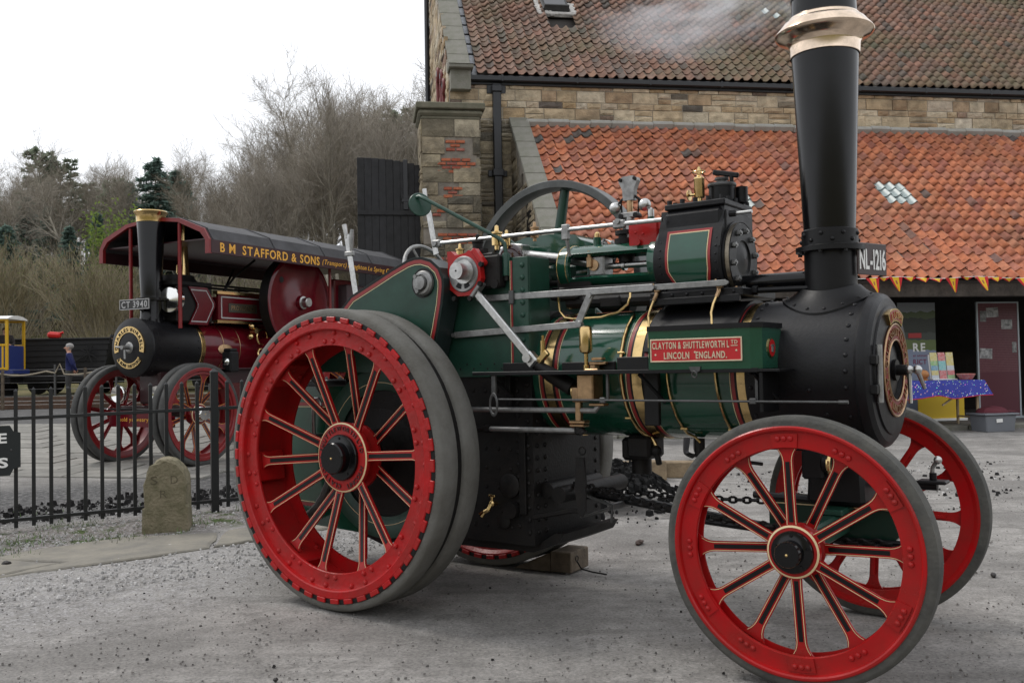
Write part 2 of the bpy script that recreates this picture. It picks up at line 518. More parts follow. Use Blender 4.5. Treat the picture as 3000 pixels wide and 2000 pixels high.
def make_wheel(root, name, loc, Rt, w, rim, opening, nsp, hub, mats, twin=True, phase=0.0, hw=0.026, foot=0.07,
               teeth=0, rivets=(), patches=False, lining=True, rz=0.0, flange_y=0.0, foot_len=0.1):
    """hub: dict of flange radius, flange y, cap radius, cap y, barrel radius"""
    h = w / 2
    W = empty(name, loc, rz, root)
    my = MB()
    e = 0.02 if twin else 0.015
    if twin:
        g = 0.022
        for y0, y1 in ((-h, -g), (g, h)):
            my.lathe([(y0, rim), (y0 + 0.001, rim + 0.02), (y0, Rt - 0.035), (y0 + e * 0.4, Rt - 0.012), (y0 + e, Rt - 0.002), ((y0 + y1) / 2, Rt), (y1 - e, Rt - 0.002),
                      (y1 - e * 0.4, Rt - 0.012), (y1, Rt - 0.035), (y1, rim)], (0, 0, 0), (0, 1, 0), 96, 0, closed=True)
    else:
        my.lathe([(-h, rim), (-h + 0.003, rim + 0.012), (-h + 0.001, rim + 0.022), (-h + 0.006, Rt - 0.014), (-h + e, Rt - 0.003), (-h * 0.5, Rt), (h * 0.5, Rt), (h - e, Rt - 0.003),
                  (h - 0.006, Rt - 0.014), (h, rim)], (0, 0, 0), (0, 1, 0), 96, 0, closed=True)
    if twin: my.lathe([(-0.024, Rt - 0.028), (0.024, Rt - 0.028)], (0, 0, 0), (0, 1, 0), 96, 1, caps=False)  # dark ring on the groove floor, its colour stands in for shade
    my.build('tyre', [mats['tyre'], SOOT], W, angle=40)
    mr = MB()
    t = 0.014
    fy = flange_y
    lip = 0.045 if twin else 0.014
    prof = [(-h - 0.004, rim + 0.001), (-h - 0.009, rim - 0.005), (-h - 0.009, rim - lip), (-h - 0.003, rim - lip - 0.007), (-h + 0.010 + fy, rim - lip - 0.012), (-h + 0.014 + fy, (rim + opening) / 2),
            (-h + 0.012 + fy, opening + 0.004), (-h + 0.018 + fy, opening), (-h + 0.03 + fy, opening), (-h + 0.034 + fy, rim - 0.06), (h - 0.034 - fy, rim - 0.06),
            (h - 0.03 - fy, opening), (h - 0.018 - fy, opening), (h - 0.010 - fy, rim - 0.035), (h + 0.004, rim - 0.012), (h + 0.004, rim + 0.001)]
    mr.lathe(prof, (0, 0, 0), (0, 1, 0), 96, 0, closed=True)
    if teeth:
        for i in range(teeth):
            a = 2 * PI * i / teeth
            for sy in (-1, 1):
                c = Vector((math.cos(a) * (rim + 0.013), sy * (h + 0.003), math.sin(a) * (rim + 0.013)))
                mr.box(c, (0.030, 0.022, 2 * PI * rim / teeth * 0.60), Matrix.Rotation(-a, 3, 'Y'), 0, 0.003)
    mr.build('rim', [mats['rim']], W, angle=30)
    if teeth:
        mk = MB()
        for sy in (-1, 1):
            mk.lathe([(sy * (h + 0.0015), rim - 0.002), (sy * (h + 0.004), rim + 0.014), (sy * (h + 0.0015), rim + 0.031)], (0, 0, 0), (0, 1, 0), 96, 0, caps=False)
        mk.build('tooth_backing', [SOOT], W)  # dark ring set behind the teeth to blacken the gaps between them
    if rivets:
        mv = MB()
        for (rr, cnt, ph, rad, per) in rivets:
            for i in range(cnt):
                for dj in per:
                    a = 2 * PI * i / cnt + ph + dj
                    mv.dome((math.cos(a) * rr, -h + 0.012 + fy, math.sin(a) * rr), (0, -1, 0), rad, rad * 0.75, 7)
        mv.build('rivet_ring', [mats['rim']], W, kind='stuff')
    if patches:
        for i in range(0, nsp, 2):
            a = phase + 2 * PI * i / nsp
            mp = MB()
            rm = (rim + opening) / 2 - 0.006
            wd = 0.062
            da = wd / rm
            V = []
            for dy in (0.0, 0.007):
                for rr in (opening + 0.004, rim - 0.034):
                    for k in range(5):
                        b = a - da + 2 * da * k / 4
                        V.append((math.cos(b) * rr, -h + 0.012 + fy - dy, math.sin(b) * rr))
            F = []
            for k in range(4):
                F += [[10 + k, 11 + k, 16 + k, 15 + k], [k, 10 + k, 11 + k, 1 + k], [5 + k, 6 + k, 16 + k, 15 + k]]
            F += [[0, 5, 15, 10], [4, 14, 19, 9]]
            mp.add(V, F)
            for dj in (-0.058, 0, 0.058):
                mp.dome((math.cos(a + dj) * rm, -h + 0.005 + fy, math.sin(a + dj) * rm), (0, -1, 0), 0.0145, 0.011, 8)
            mp.build('rim_plate', [mats['rim']], W)
    fr, fY = hub['fr'], hub['fy']
    for i in range(nsp):
        a = phase + 2 * PI * i / nsp
        ms = MB()
        if i % 2 == 0:
            y0, y1 = fY + 0.016, -h + 0.038 + fy
        else:
            y0, y1 = hub['by'] - 0.012, -h + 0.075 + fy
        spoke_mesh(ms, a, fr - 0.035, y0, opening + 0.012, y1, hub.get('hw0', hw), hw, foot, 0.012, lining, foot_len)
        ms.build('spoke', [mats['rim'], mats.get('line', CREAM), mats.get('strip', BLK)], W)
    mh = MB()
    mh.lathe([(fY, fr * 0.5), (fY - 0.004, fr * 0.93), (fY, fr), (fY + 0.024, fr), (fY + 0.03, fr * 0.78), (hub['by'] - 0.03, fr * 0.74), (hub['by'] - 0.02, fr * 0.95), (hub['by'], fr * 0.95), (hub['by'] + 0.04, fr * 0.5)],
             (0, 0, 0), (0, 1, 0), 40, 0)
    H = mh.build('hub', [mats['rim']], W)
    if lining:
        ml = MB()
        ml.lathe([(fY - 0.0015, fr - 0.003), (fY - 0.006, fr - 0.012)], (0, 0, 0), (0, 1, 0), 40, 0, caps=False)
        ml.build('hub_lining', [CREAM], W)
    mc = MB()
    cr, cy, cr2 = hub['cr'], hub['cy'], hub['cr2']
    mc.lathe([(fY - 0.002, cr), (fY - 0.02, cr), (fY - 0.026, cr * 0.97), (fY - 0.028, cr2 * 1.05), (fY - 0.03, cr2), (cy + 0.008, cr2), (cy, cr2 * 0.93), (cy, 0.0001)],
             (0, 0, 0), (0, 1, 0), 36, 0, caps=False)
    for i in range(5):
        a = 2 * PI * i / 5 + 0.3
        rr = (cr + cr2) / 2
        mc.hexbolt((math.cos(a) * rr, fY - 0.024, math.sin(a) * rr), (0, -1, 0), 0.008, 0.008)
    mc.dome((0, cy, 0), (0, -1, 0), 0.008, 0.006, 8, 1)
    mc.build('hub_cap', [mats.get('cap', BLKG), BRASS], W)
    return W

# ------------------------------------------------------------------ the green traction engine
EX, EY, ETH = -0.6, 6.7305, R(-36.05)
E = empty('traction_engine', (EX, EY, 0), ETH, None,
          'large dark green steam traction engine with red spoked wheels and copper-topped chimney', 'traction engine')

wm = dict(tyre=RUB, rim=REDR)
hubR = dict(fr=0.225, fy=-0.052, cr=0.147, cr2=0.10, cy=-0.15, by=0.085)
RW = make_wheel(E, 'rear_wheel', (0, -0.798, 0.95), 0.95, 0.368, 0.868, 0.715, 14, hubR, wm, True, R(4), hw=0.030, foot=0.055, teeth=46, flange_y=0.014,
                rivets=((0.797, 14, 0.1, 0.018, (-0.1, 0.06)), (0.742, 14, 0.22, 0.018, (-0.05, 0.05))), foot_len=0.07)
# angle brackets inside the rim of the rear wheel
for k in range(7):
    a = R(4) + 2 * PI * (k + 0.5) / 7 + 0.05
    ma = MB()
    ca, sa = math.cos(a), math.sin(a)
    ma.box((ca * 0.775, -0.02, sa * 0.775), (0.07, 0.24, 0.20), Matrix.Rotation(-a, 3, 'Y'), 0, 0.008)
    for dy in (-0.07, 0.07):
        ma.dome((ca * 0.741, dy, sa * 0.741), (-ca, 0, -sa), 0.018, 0.014, 7)
    ma.build('rim_bracket', [RED], RW)
mt = MB()
text_arc(mt, 'CLAYTON & SHUTTLEWORTH LTD', (0, -0.0565, 0), (1, 0, 0), (0, 0, 1), 0.172, R(268), R(10), 0.030, bold=0.012, depth=0.005)
text_arc(mt, 'LINCOLN', (0, -0.0565, 0), (1, 0, 0), (0, 0, 1), 0.202, R(285), R(345), 0.030, bold=0.012, depth=0.005, inward=True)
mt.build('hub_lettering', [mat('hub_letter', (0.07, 0.012, 0.012), 0.45)], RW)
RW2 = copy_tree(RW, E)
RW2.location = (0, 0.798, 0.95); RW2.rotation_euler = (0, 0, PI)
RW2.name = 'rear_wheel'

AX = empty('front_axle_pivot', (2.8817, 0, 0), R(1.77), E)
AX.name = 'front_axle'
hubF = dict(fr=0.125, fy=-0.05, cr=0.098, cr2=0.060, cy=-0.145, by=0.07, hw0=0.027)
wf = dict(tyre=RUBD, rim=RED)
E_c, E_s = math.cos(R(1.77)), math.sin(R(1.77))
def ax_pt(x, y): return (2.8817 + E_c * x - E_s * y, E_s * x + E_c * y)
fx, fyy = ax_pt(0, -0.745)
FW = make_wheel(E, 'front_wheel', (fx, fyy, 0.629), 0.629, 0.136, 0.581, 0.478, 12, hubF, wf, False, R(93), hw=0.0245, foot=0.062,
                patches=True, rivets=((0.513, 6, R(93) + PI / 6, 0.0145, (-0.065, 0, 0.065)),), rz=R(1.77), flange_y=0.006, foot_len=0.09)
FW2 = copy_tree(FW, E)
fx, fyy = ax_pt(0, 0.745)
FW2.location = (fx, fyy, 0.629); FW2.rotation_euler = (0, 0, R(1.77) + PI); FW2.name = 'front_wheel'

# front axle, perch bracket and fork
m = MB()
m.cyl((0, -0.8, 0.629), (0, 0.8, 0.629), 0.038, n=14)
m.box((0, 0, 0.66), (0.11, 1.22, 0.12), None, 0, 0.012)
m.box((0, 0, 0.735), (0.16, 0.5, 0.03), None, 0, 0.006)
m.build('axle_beam', [GD], AX)
m = MB()
m.prism([(2.50, 0.60), (2.56, 0.56), (3.16, 0.575), (3.20, 0.62), (3.20, 0.74), (2.50, 0.765)], 'xz', -0.02, 0.20)
P = m.build('perch_bracket', [mat('dark_green', (0.006, 0.028, 0.018), 0.3, spec=0.4)], E)
m = MB()
m.tube([(2.42, -0.035, 0.772), (3.22, -0.035, 0.755)], 0.02, 8)
m.tube([(2.42, -0.035, 0.595), (2.6, -0.035, 0.56), (3.22, -0.035, 0.573)], 0.014, 8)
m.build('bracket_edging', [BLK], P)
m = MB()
m.box((2.85, -0.0235, 0.735), (0.62, 0.004, 0.006)); m.build('bracket_lining', [CREAM], P)
m = MB()
m.box((2.90, 0, 0.93), (0.30, 0.28, 0.34), None, 0, 0.02, taper=0.9)
m.cyl((2.88, 0, 0.72), (2.88, 0, 1.1), 0.07)
m.box((2.78, 0.0, 1.07), (0.5, 0.4, 0.06), None, 0, 0.01)
m.build('perch_pedestal', [BLK], E)
m = MB()
m.box((2.85, -0.28, 0.985), (0.11, 0.11, 0.15), None, 0, 0.012); m.box((2.85, -0.28, 1.075), (0.07, 0.07, 0.04), None, 0, 0.01)
m.cyl((2.90, -0.28, 0.99), (2.925, -0.28, 0.99), 0.060, n=20); m.box((2.85, -0.19, 0.95), (0.03, 0.12, 0.03))
LP = m.build('front_lamp', [BLK], E)
m = MB()
m.torus((2.93, -0.28, 0.99), (1, 0, 0), 0.053, 0.011, 24, 8)
m.lathe([(2.905, 0.0001), (2.91, 0.03), (2.925, 0.05)], (0, -0.28, 0.99), (1, 0, 0), 20, 0, caps=False)
m.build('lamp_bezel', [BRASS], LP)
m = MB()
m.cyl((3.05, 0.05, 0.865), (3.36, 0.05, 0.865), 0.024)
m.box((3.34, 0.05, 0.885), (0.14, 0.10, 0.018), None, 0, 0.006)
m.cyl((3.34, 0.05, 0.87), (3.34, 0.05, 0.93), 0.018)
m.build('tow_bracket', [BLK], E)
m = MB()
m.tube([(3.335, 0.05, 0.91), (3.34, 0.045, 0.955), (3.36, 0.03, 0.985)], 0.011, 8)
m.sphere((3.37, 0.025, 0.998), 0.021)
m.build('tow_pin', [STEEL], E)

# ---- boiler
BZ = 1.455
m = MB()
m.lathe([(1.10, 0.38), (2.53, 0.38)], (0, 0, BZ), (1, 0, 0), 64, 0)
BO = m.build('boiler', [G], E)
for xb, wb in ((1.285, 0.055), (1.885, 0.06), (2.505, 0.05)):
    m = MB()
    m.lathe([(xb - wb / 2, 0.3805), (xb - wb / 2, 0.386), (xb + wb / 2, 0.386), (xb + wb / 2, 0.3805)], (0, 0, BZ), (1, 0, 0), 64, 0, caps=False)
    m.build('boiler_band', [BRASS], BO, angle=25)
    m = MB()
    for sg in (-1, 1):
        if xb > 2.4 and sg > 0: continue
        e0 = xb + sg * (wb / 2 + 0.001)
        for (a, b, mi) in ((0.0, 0.014, 0), (0.014, 0.034, 1), (0.037, 0.041, 2)):
            m.lathe([(e0 + sg * a, 0.3815), (e0 + sg * b, 0.3815)], (0, 0, BZ), (1, 0, 0), 64, mi, caps=False)
    m.build('band_lining', [BLK, LRED, CREAM], BO)
# ---- smokebox
m = MB()
m.lathe([(2.525, 0.388), (3.085, 0.388), (3.088, 0.398), (3.10, 0.405), (3.115, 0.404), (3.14, 0.395), (3.158, 0.372), (3.162, 0.345), (3.162, 0.0001)], (0, 0, BZ), (1, 0, 0), 72, 0, caps=False)
SB = m.build('smokebox', [SMK], E, angle=25)
m = MB()
for i in range(30):
    a = 2 * PI * i / 30
    for xr in (2.555, 3.045):
        m.dome((xr, math.cos(a) * 0.386, BZ + math.sin(a) * 0.386), (0, math.cos(a), math.sin(a)), 0.0125, 0.011, 8)
for (xr, a) in ((2.93, -2.72), (2.93, -2.55), (2.86, -2.9), (2.9, -2.2), (2.8, -2.2)):
    m.dome((xr, math.cos(a) * 0.387, BZ + math.sin(a) * 0.387), (0, math.cos(a), math.sin(a)), 0.0125, 0.011, 8)
m.build('rivet_ring', [SMK], SB, kind='stuff')
m = MB()
m.lathe([(3.160, 0.333), (3.172, 0.330), (3.178, 0.29), (3.183, 0.245), (3.183, 0.15), (3.165, 0.146), (3.175, 0.08), (3.18, 0.0001)], (0, 0, BZ), (1, 0, 0), 64, 0, caps=False)
DR = m.build('smokebox_door', [SMK], E)
m = MB()
m.lathe([(3.183, 0.158), (3.190, 0.162), (3.190, 0.234), (3.183, 0.238)], (0, 0, BZ), (1, 0, 0), 64, 0, caps=False)
PLT = m.build('maker_plate', [mat('plate_red', (0.22, 0.012, 0.014), 0.4, var=0.3)], DR)
m = MB()
m.torus((3.19, 0, BZ), (1, 0, 0), 0.237, 0.006, 64, 8); m.torus((3.19, 0, BZ), (1, 0, 0), 0.157, 0.005, 56, 8)
# ring text: seen from the front, +y is to the viewer's right hand, reads clockwise
text_arc(m, 'CLAYTON', (3.190, 0, BZ), (0, 1, 0), (0, 0, 1), 0.178, R(232), R(152), 0.042, bold=0.0, depth=0.006)
text_arc(m, 'AND', (3.190, 0, BZ), (0, 1, 0), (0, 0, 1), 0.178, R(149), R(130), 0.036, bold=0.01, depth=0.006)
text_arc(m, 'SHUTTLEWORTH', (3.190, 0, BZ), (0, 1, 0), (0, 0, 1), 0.178, R(126), R(-46), 0.042, bold=0.0, depth=0.006)
text_arc(m, 'LINCOLN', (3.190, 0, BZ), (0, 1, 0), (0, 0, 1), 0.219, R(240), R(300), 0.042, bold=0.0, depth=0.006, inward=True)
m.build('plate_lettering', [BRONZE], DR)
m = MB()
pts = []
for i in range(11):
    a = R(118 - 56 * i / 10); pts.append((math.cos(a) * 0.318, BZ + math.sin(a) * 0.318))
for i in range(11):
    a = R(64 + 52 * i / 10); pts.append((math.cos(a) * 0.252, BZ + math.sin(a) * 0.252))
m.prism(pts, 'yz', 3.168, 3.196)
NP = m.build('engine_name_plate', [BRASS], DR)
m = MB()
pp = []
for i in range(9):
    a = R(114 - 48 * i / 8); pp.append((math.cos(a) * 0.310, BZ + math.sin(a) * 0.310))
for i in range(9):
    a = R(67 + 46 * i / 8); pp.append((math.cos(a) * 0.260, BZ + math.sin(a) * 0.260))
m.prism(pp, 'yz', 3.1962, 3.1975)
m.build('name_field', [LRED], DR)
m = MB()
text_arc(m, 'LUSH', (3.1975, 0, BZ), (0, 1, 0), (0, 0, 1), 0.267, R(111), R(69), 0.036, bold=0.01, depth=0.004)
m.build('name_lettering', [BRASS], DR)
m = MB()
m.cyl((3.178, 0, BZ), (3.195, 0, BZ), 0.055, n=20); m.cyl((3.18, 0, BZ), (3.24, 0, BZ), 0.028, n=14)
m.build('door_boss', [BLK], DR)
m = MB()
m.cyl((3.235, 0, BZ), (3.31, 0, BZ), 0.014); m.sphere((3.252, 0, BZ), 0.023); m.sphere((3.292, 0, BZ), 0.024)
m.tube([(3.252, 0, BZ), (3.256, -0.005, BZ - 0.17)], [0.012, 0.010], 8)
m.tube([(3.292, 0, BZ), (3.30, 0.105, BZ - 0.095)], [0.013, 0.010], 8)
m.build('door_handle', [STEEL], DR)
m = MB()
m.cyl((3.185, -0.298, BZ - 0.155), (3.185, -0.298, BZ + 0.13), 0.016, n=12)
m.box((3.178, -0.27, BZ - 0.01), (0.012, 0.05, 0.27), None, 0, 0.004)
for z in (-0.13, -0.06, 0.0, 0.06, 0.10):
    m.dome((3.184, -0.262, BZ + z), (1, 0, 0), 0.010, 0.008)
for z in (-0.09, 0.055):
    m.box((3.17, -0.325, BZ + z), (0.035, 0.075, 0.045), None, 1, 0.004)
m.build('door_hinge', [STEELD, BLK], DR)
# ---- chimney
CX = 2.868
m = MB()
prof = []
for i in range(33):
    pass
# saddle flange wrapped over the smokebox
V = []; F = []
nr, na = 4, 48
for j in range(nr + 1):
    rr = 0.137 + (0.225 - 0.137) * j / nr
    for i in range(na):
        a = 2 * PI * i / na
        px, py = CX + math.cos(a) * rr * 1.12, math.sin(a) * rr * 1.15
        pz = BZ + math.sqrt(max(0.388 ** 2 - py * py, 0.02)) + 0.012 + 0.055 * (1 - j / nr) ** 2
        V.append((px, py, pz))
for j in range(nr):
    for i in range(na):
        F.append([j * na + i, j * na + (i + 1) % na, (j + 1) * na + (i + 1) % na, (j + 1) * na + i])
for i in range(na):
    x, y, z = V[nr * na + i]; V.append((x, y, z - 0.02))
for i in range(na):
    F.append([nr * na + i, nr * na + (i + 1) % na, (nr + 1) * na + (i + 1) % na, (nr + 1) * na + i])
m.add(V, F, 0, True)
for i in range(16):
    a = 2 * PI * i / 16 + 0.15
    py = math.sin(a) * 0.205 * 1.15
    m.dome((CX + math.cos(a) * 0.205 * 1.12, py, BZ + math.sqrt(0.388 ** 2 - py * py) + 0.012), (0, py, 0.38), 0.011, 0.010)
m.lathe([(1.72, 0.137), (1.85, 0.1365), (2.09, 0.1345), (2.092, 0.178), (2.118, 0.178), (2.12, 0.15), (2.124, 0.1465), (2.205, 0.1455), (2.212, 0.1355)], (CX, 0, 0), (0, 0, 1), 48, 0, caps=False)
for i in range(16):
    a = 2 * PI * i / 16
    z = 2.148 if i % 2 else 2.182
    m.dome((CX + math.cos(a) * 0.146, math.sin(a) * 0.146, z), (math.cos(a), math.sin(a), 0), 0.0125, 0.011)
for i in range(8):
    a = 2 * PI * i / 8
    m.hexbolt((CX + math.cos(a) * 0.163, math.sin(a) * 0.163, 2.078), (0, 0, -1), 0.012, -0.02)
CH = m.build('chimney', [BLK], E, angle=35)
m = MB()
m.lathe([(2.208, 0.1345), (3.17, 0.1745)], (CX, 0, 0), (0, 0, 1), 48, 0)
m.lathe([(3.34, 0.172), (3.455, 0.167), (3.462, 0.171), (3.475, 0.171), (3.478, 0.155), (3.3, 0.15)], (CX, 0, 0), (0, 0, 1), 48, 0, caps=False)
m.build('chimney_barrel', [BLKG], CH)
m = MB()
m.lathe([(3.148, 0.179), (3.150, 0.182), (3.20, 0.184), (3.215, 0.187), (3.235, 0.205), (3.252, 0.236), (3.264, 0.255), (3.272, 0.258), (3.280, 0.254), (3.31, 0.228), (3.33, 0.213), (3.333, 0.208), (3.336, 0.197), (3.352, 0.188), (3.362, 0.180), (3.365, 0.168)],
        (CX, 0, 0), (0, 0, 1), 64, 0, caps=False)
m.build('copper_cap', [COPPER], CH, angle=45)
# registration plate, facing forward beside the chimney
m = MB()
m.box((0, 0, 0), (0.008, 0.25, 0.17), None, 0, 0.003)
m.tube([(-0.13, 0, 0.04), (0, 0, 0.04)], 0.01, 6)
NPL = m.build('number_plate', [mat('plate_brown', (0.028, 0.012, 0.010), 0.35)], E, loc=(3.06, 0.085, 2.045), rot=(0, 0, R(-20)))
m = MB()
text_line(m, 'NL-1216', (0.0045, 0.0, -0.053), (0, 1, 0), (0, 0, 1), 0.108, width=0.222, bold=0.02, depth=0.003, align='C')
m.build('number_lettering', [WHITE], NPL)
# blast / exhaust pipes from cylinder to chimney
m = MB()
m.tube([(2.34, -0.02, 1.955), (2.80, -0.02, 1.955)], 0.045, 14)
m.build('exhaust_pipe', [BLKG], E)
m = MB()
m.tube([(2.42, -0.10, 1.905), (2.80, -0.08, 1.90)], 0.016, 8); m.cyl((2.47, -0.10, 1.905), (2.50, -0.10, 1.905), 0.026, n=6)
m.build('blower_pipe', [BLK], E)
m = MB()
m.tube([(2.36, -0.14, 1.87), (2.40, -0.14, 1.90), (2.44, -0.12, 1.905)], 0.016, 8)
m.sphere((2.41, -0.14, 1.905), 0.026); m.cyl((2.41, -0.14, 1.90), (2.41, -0.19, 1.92), 0.010)
m.build('blower_valve', [BRONZE], E)
# ---- cylinder block
CZ, CY0 = 2.092, -0.03
m = MB()
m.box((2.165, 0.01, 2.14), (0.385, 0.44, 0.50), None, 0, 0.035)
m.prism([(CY0 - 0.2278, 2.15), (CY0 - 0.212, 2.20), (CY0 - 0.190, 2.26), (CY0 - 0.163, 2.33), (CY0 - 0.150, 2.385), (0.22, 2.385), (0.22, 2.1), (CY0, 2.1)], 'yz', 1.962, 2.35)
m.box((2.175, 0.0, 2.405), (0.37, 0.40, 0.034), None, 0, 0.006)
m.box((2.19, 0.0, 1.895), (0.56, 0.50, 0.05), None, 0, 0.008)
m.lathe([(1.925, 0.20), (1.945, 0.235), (2.34, 0.235), (2.352, 0.225)], (0, CY0, CZ), (1, 0, 0), 48, 0)
for i in range(5):
    for sy in (-1, 1):
        m.cyl((2.015 + i * 0.08, sy * 0.18, 2.42), (2.015 + i * 0.08, sy * 0.18, 2.446), 0.015, n=8)
for y in (-0.1, 0.0, 0.1):
    m.cyl((2.34, y, 2.42), (2.34, y, 2.446), 0.014, n=8); m.cyl((2.01, y, 2.42), (2.01, y, 2.446), 0.014, n=8)
CB = m.build('cylinder_block', [SMK], E, angle=30)
# saddle
m = MB()
V = []; F = []
xs = (1.93, 2.46); ns = 18
for t, rr in ((0, 0.384), (1, 0.402)):
    for x in xs:
        for i in range(ns + 1):
            a = R(18 + 144 * i / ns)
            V.append((x, math.cos(a) * rr, BZ + math.sin(a) * rr))
n1 = ns + 1
for i in range(ns):
    F += [[2 * n1 + i, 2 * n1 + i + 1, 3 * n1 + i + 1, 3 * n1 + i], [i, i + 1, 2 * n1 + i + 1, 2 * n1 + i], [n1 + i, n1 + i + 1, 3 * n1 + i + 1, 3 * n1 + i]]
F += [[0, n1, 3 * n1, 2 * n1], [n1 - 1, 2 * n1 - 1, 4 * n1 - 1, 3 * n1 - 1]]
m.add(V, F, 0)
for sy in (-1, 1):
    for i in range(5):
        a = R(90 + sy * 58)
        m.hexbolt((1.985 + i * 0.105, math.cos(a) * 0.402, BZ + math.sin(a) * 0.402), (0, math.cos(a), math.sin(a)), 0.019, 0.022)
for i in range(24):
    m.dome((1.96 + i * 0.02, -0.235, 1.925), (0, 0, 1), 0.0001)
for i in range(6):
    for sy in (-1, 1):
        m.dome((1.96 + i * 0.092, sy * 0.252, 1.897), (0, sy, 0), 0.010, 0.008)
m.box((2.19, -0.26, 1.86), (0.54, 0.03, 0.04), None, 0, 0.004)
m.build('cylinder_saddle', [SMK], CB)
def ysurf(z):
    pts = [(2.15, -0.2278), (2.20, -0.212), (2.26, -0.190), (2.33, -0.163), (2.385, -0.150)]
    for (a, ya), (b, yb) in zip(pts[:-1], pts[1:]):
        if z <= b: return ya + (yb - ya) * (z - a) / (b - a)
    return pts[-1][1]
# near side cladding: red border, cream line, green field
def clad(mb, x0, x1, z0, z1, rr, mi, n=14, pinch=0.0):
    a0 = math.asin(max(-1, min(1, (z0 - CZ) / rr))); a1 = math.asin(max(-1, min(1, (z1 - CZ) / rr)))
    V = []; F = []
    for i in range(n + 1):
        z = z0 + (z1 - z0) * i / n
        yb = -math.sqrt(max(0.0, rr * rr - (z - CZ) ** 2))
        if z > 2.15: yb = min(yb, ysurf(z) - (rr - 0.235))
        k = max(0.0, 1 - (z - 1.93) / 0.1) if z < 2.03 else 0.0
        dx = pinch * min(1.0, k)
        V += [(x0 + dx, CY0 + yb, z), (x1 - dx * 0.5, CY0 + yb, z)]
    for i in range(n):
        F.append([2 * i, 2 * i + 1, 2 * i + 3, 2 * i + 2])
    mb.add(V, F, mi, True)
m = MB()
clad(m, 2.02, 2.295, 1.893, 2.262, 0.2385, 0, pinch=0.05)
clad(m, 2.036, 2.279, 1.906, 2.248, 0.2397, 1, pinch=0.05)
clad(m, 2.041, 2.274, 1.911, 2.243, 0.2409, 2, pinch=0.05)
m.build('cylinder_cladding', [mat('clad_red', (0.28, 0.016, 0.016), 0.35), CREAM, G], CB)
m = MB()
for i in range(8):
    z = 1.93 + i * 0.045
    a = math.asin((z - CZ) / 0.236)
    for x in (1.985, 2.325):
        m.dome((x, CY0 - math.cos(a) * 0.235, z), (0, -math.cos(a), math.sin(a)), 0.007, 0.006, 6)
for i in range(6):
    x = 1.985 + i * 0.06
    m.dome((x, -0.175, 2.288), (0, -1, 0.9), 0.007, 0.006, 6)
m.build('cladding_rivet', [SMK], CB, kind='stuff')
m = MB()
m.lathe([(2.335, 0.215), (2.365, 0.215), (2.367, 0.206), (2.388, 0.206), (2.393, 0.199), (2.393, 0.105), (2.384, 0.098), (2.384, 0.085), (2.396, 0.04), (2.40, 0.0001)], (0, CY0, CZ), (1, 0, 0), 48, 0, caps=False)
for i in range(10):
    a = 2 * PI * i / 10 + 0.2
    m.hexbolt((2.391, CY0 + math.cos(a) * 0.160, CZ + math.sin(a) * 0.160), (1, 0, 0), 0.017, 0.022, 1)
    m.cyl((2.40, CY0 + math.cos(a) * 0.160, CZ + math.sin(a) * 0.160), (2.42, CY0 + math.cos(a) * 0.160, CZ + math.sin(a) * 0.160), 0.009, n=8, mi=1)
m.lathe([(2.367, 0.207), (2.391, 0.2075)], (0, CY0, CZ), (1, 0, 0), 48, 2, caps=False)
m.build('cylinder_cover', [BLK, STEELD, mat('cover_edge', (0.3, 0.26, 0.2), 0.35, 0.8, var=0.4, vscale=20)], CB, angle=28)
# drain cocks
for x, sc in ((1.965, 1), (2.345, 1)):
    m = MB()
    m.tube([(x, -0.23, 1.93), (x, -0.27, 1.93), (x, -0.275, 1.90), (x - 0.01, -0.285, 1.87)], 0.011, 8)
    m.sphere((x, -0.265, 1.925), 0.019); m.cyl((x, -0.27, 1.93), (x - 0.02, -0.28, 1.965), 0.009)
    m.tube([(x - 0.01, -0.285, 1.87), (x - 0.022, -0.30, 1.83), (x - 0.02, -0.335, 1.78), (x + 0.0, -0.37, 1.68), (x + 0.005, -0.384, 1.60)], 0.0075, 8, 1)
    m.build('drain_cock', [BRONZE, BRASS], E)
m = MB()
m.cyl((2.37, -0.16, 2.335), (2.41, -0.16, 2.335), 0.018, n=8); m.cyl((2.41, -0.16, 2.335), (2.50, -0.16, 2.335), 0.010, n=10, mi=1)
m.build('steam_cock', [BLK, STEEL], E)
# safety valve, whistle
m = MB()
m.cyl((2.26, 0.0, 2.43), (2.26, 0.0, 2.525), 0.075, n=28); m.lathe([(2.52, 0.08), (2.528, 0.083), (2.54, 0.08), (2.542, 0.03), (2.56, 0.03), (2.562, 0.04), (2.575, 0.04), (2.577, 0.0001)], (2.26, 0, 0), (0, 0, 1), 28, 1, caps=False)
m.cyl((2.35, 0.07, 2.43), (2.35, 0.07, 2.52), 0.035, n=16)
m.box((2.285, 0.0, 2.595), (0.16, 0.022, 0.03), Matrix.Rotation(R(14), 3, 'Y'), 0, 0.006)
m.cyl((2.32, 0, 2.53), (2.32, 0, 2.59), 0.012)
m.build('safety_valve', [BLK, IRON], E)
m = MB()
m.lathe([(2.43, 0.016), (2.455, 0.016), (2.456, 0.028), (2.462, 0.030), (2.56, 0.030), (2.565, 0.032), (2.572, 0.03), (2.582, 0.014), (2.60, 0.010), (2.603, 0.012), (2.63, 0.009), (2.64, 0.0001)], (2.165, -0.10, 0), (0, 0, 1), 20, 0, caps=False)
m.torus((2.165, -0.10, 2.607), (0, 0, 1), 0.035, 0.004, 20, 6)
m.tube([(2.165, -0.135, 2.607), (2.165, -0.065, 2.607)], 0.003, 5)
m.cyl((2.165, -0.10, 2.475), (2.115, -0.12, 2.475), 0.008); m.cyl((2.108, -0.12, 2.475), (2.113, -0.12, 2.475), 0.032, n=18)
m.build('lubricator', [BRASS], E)
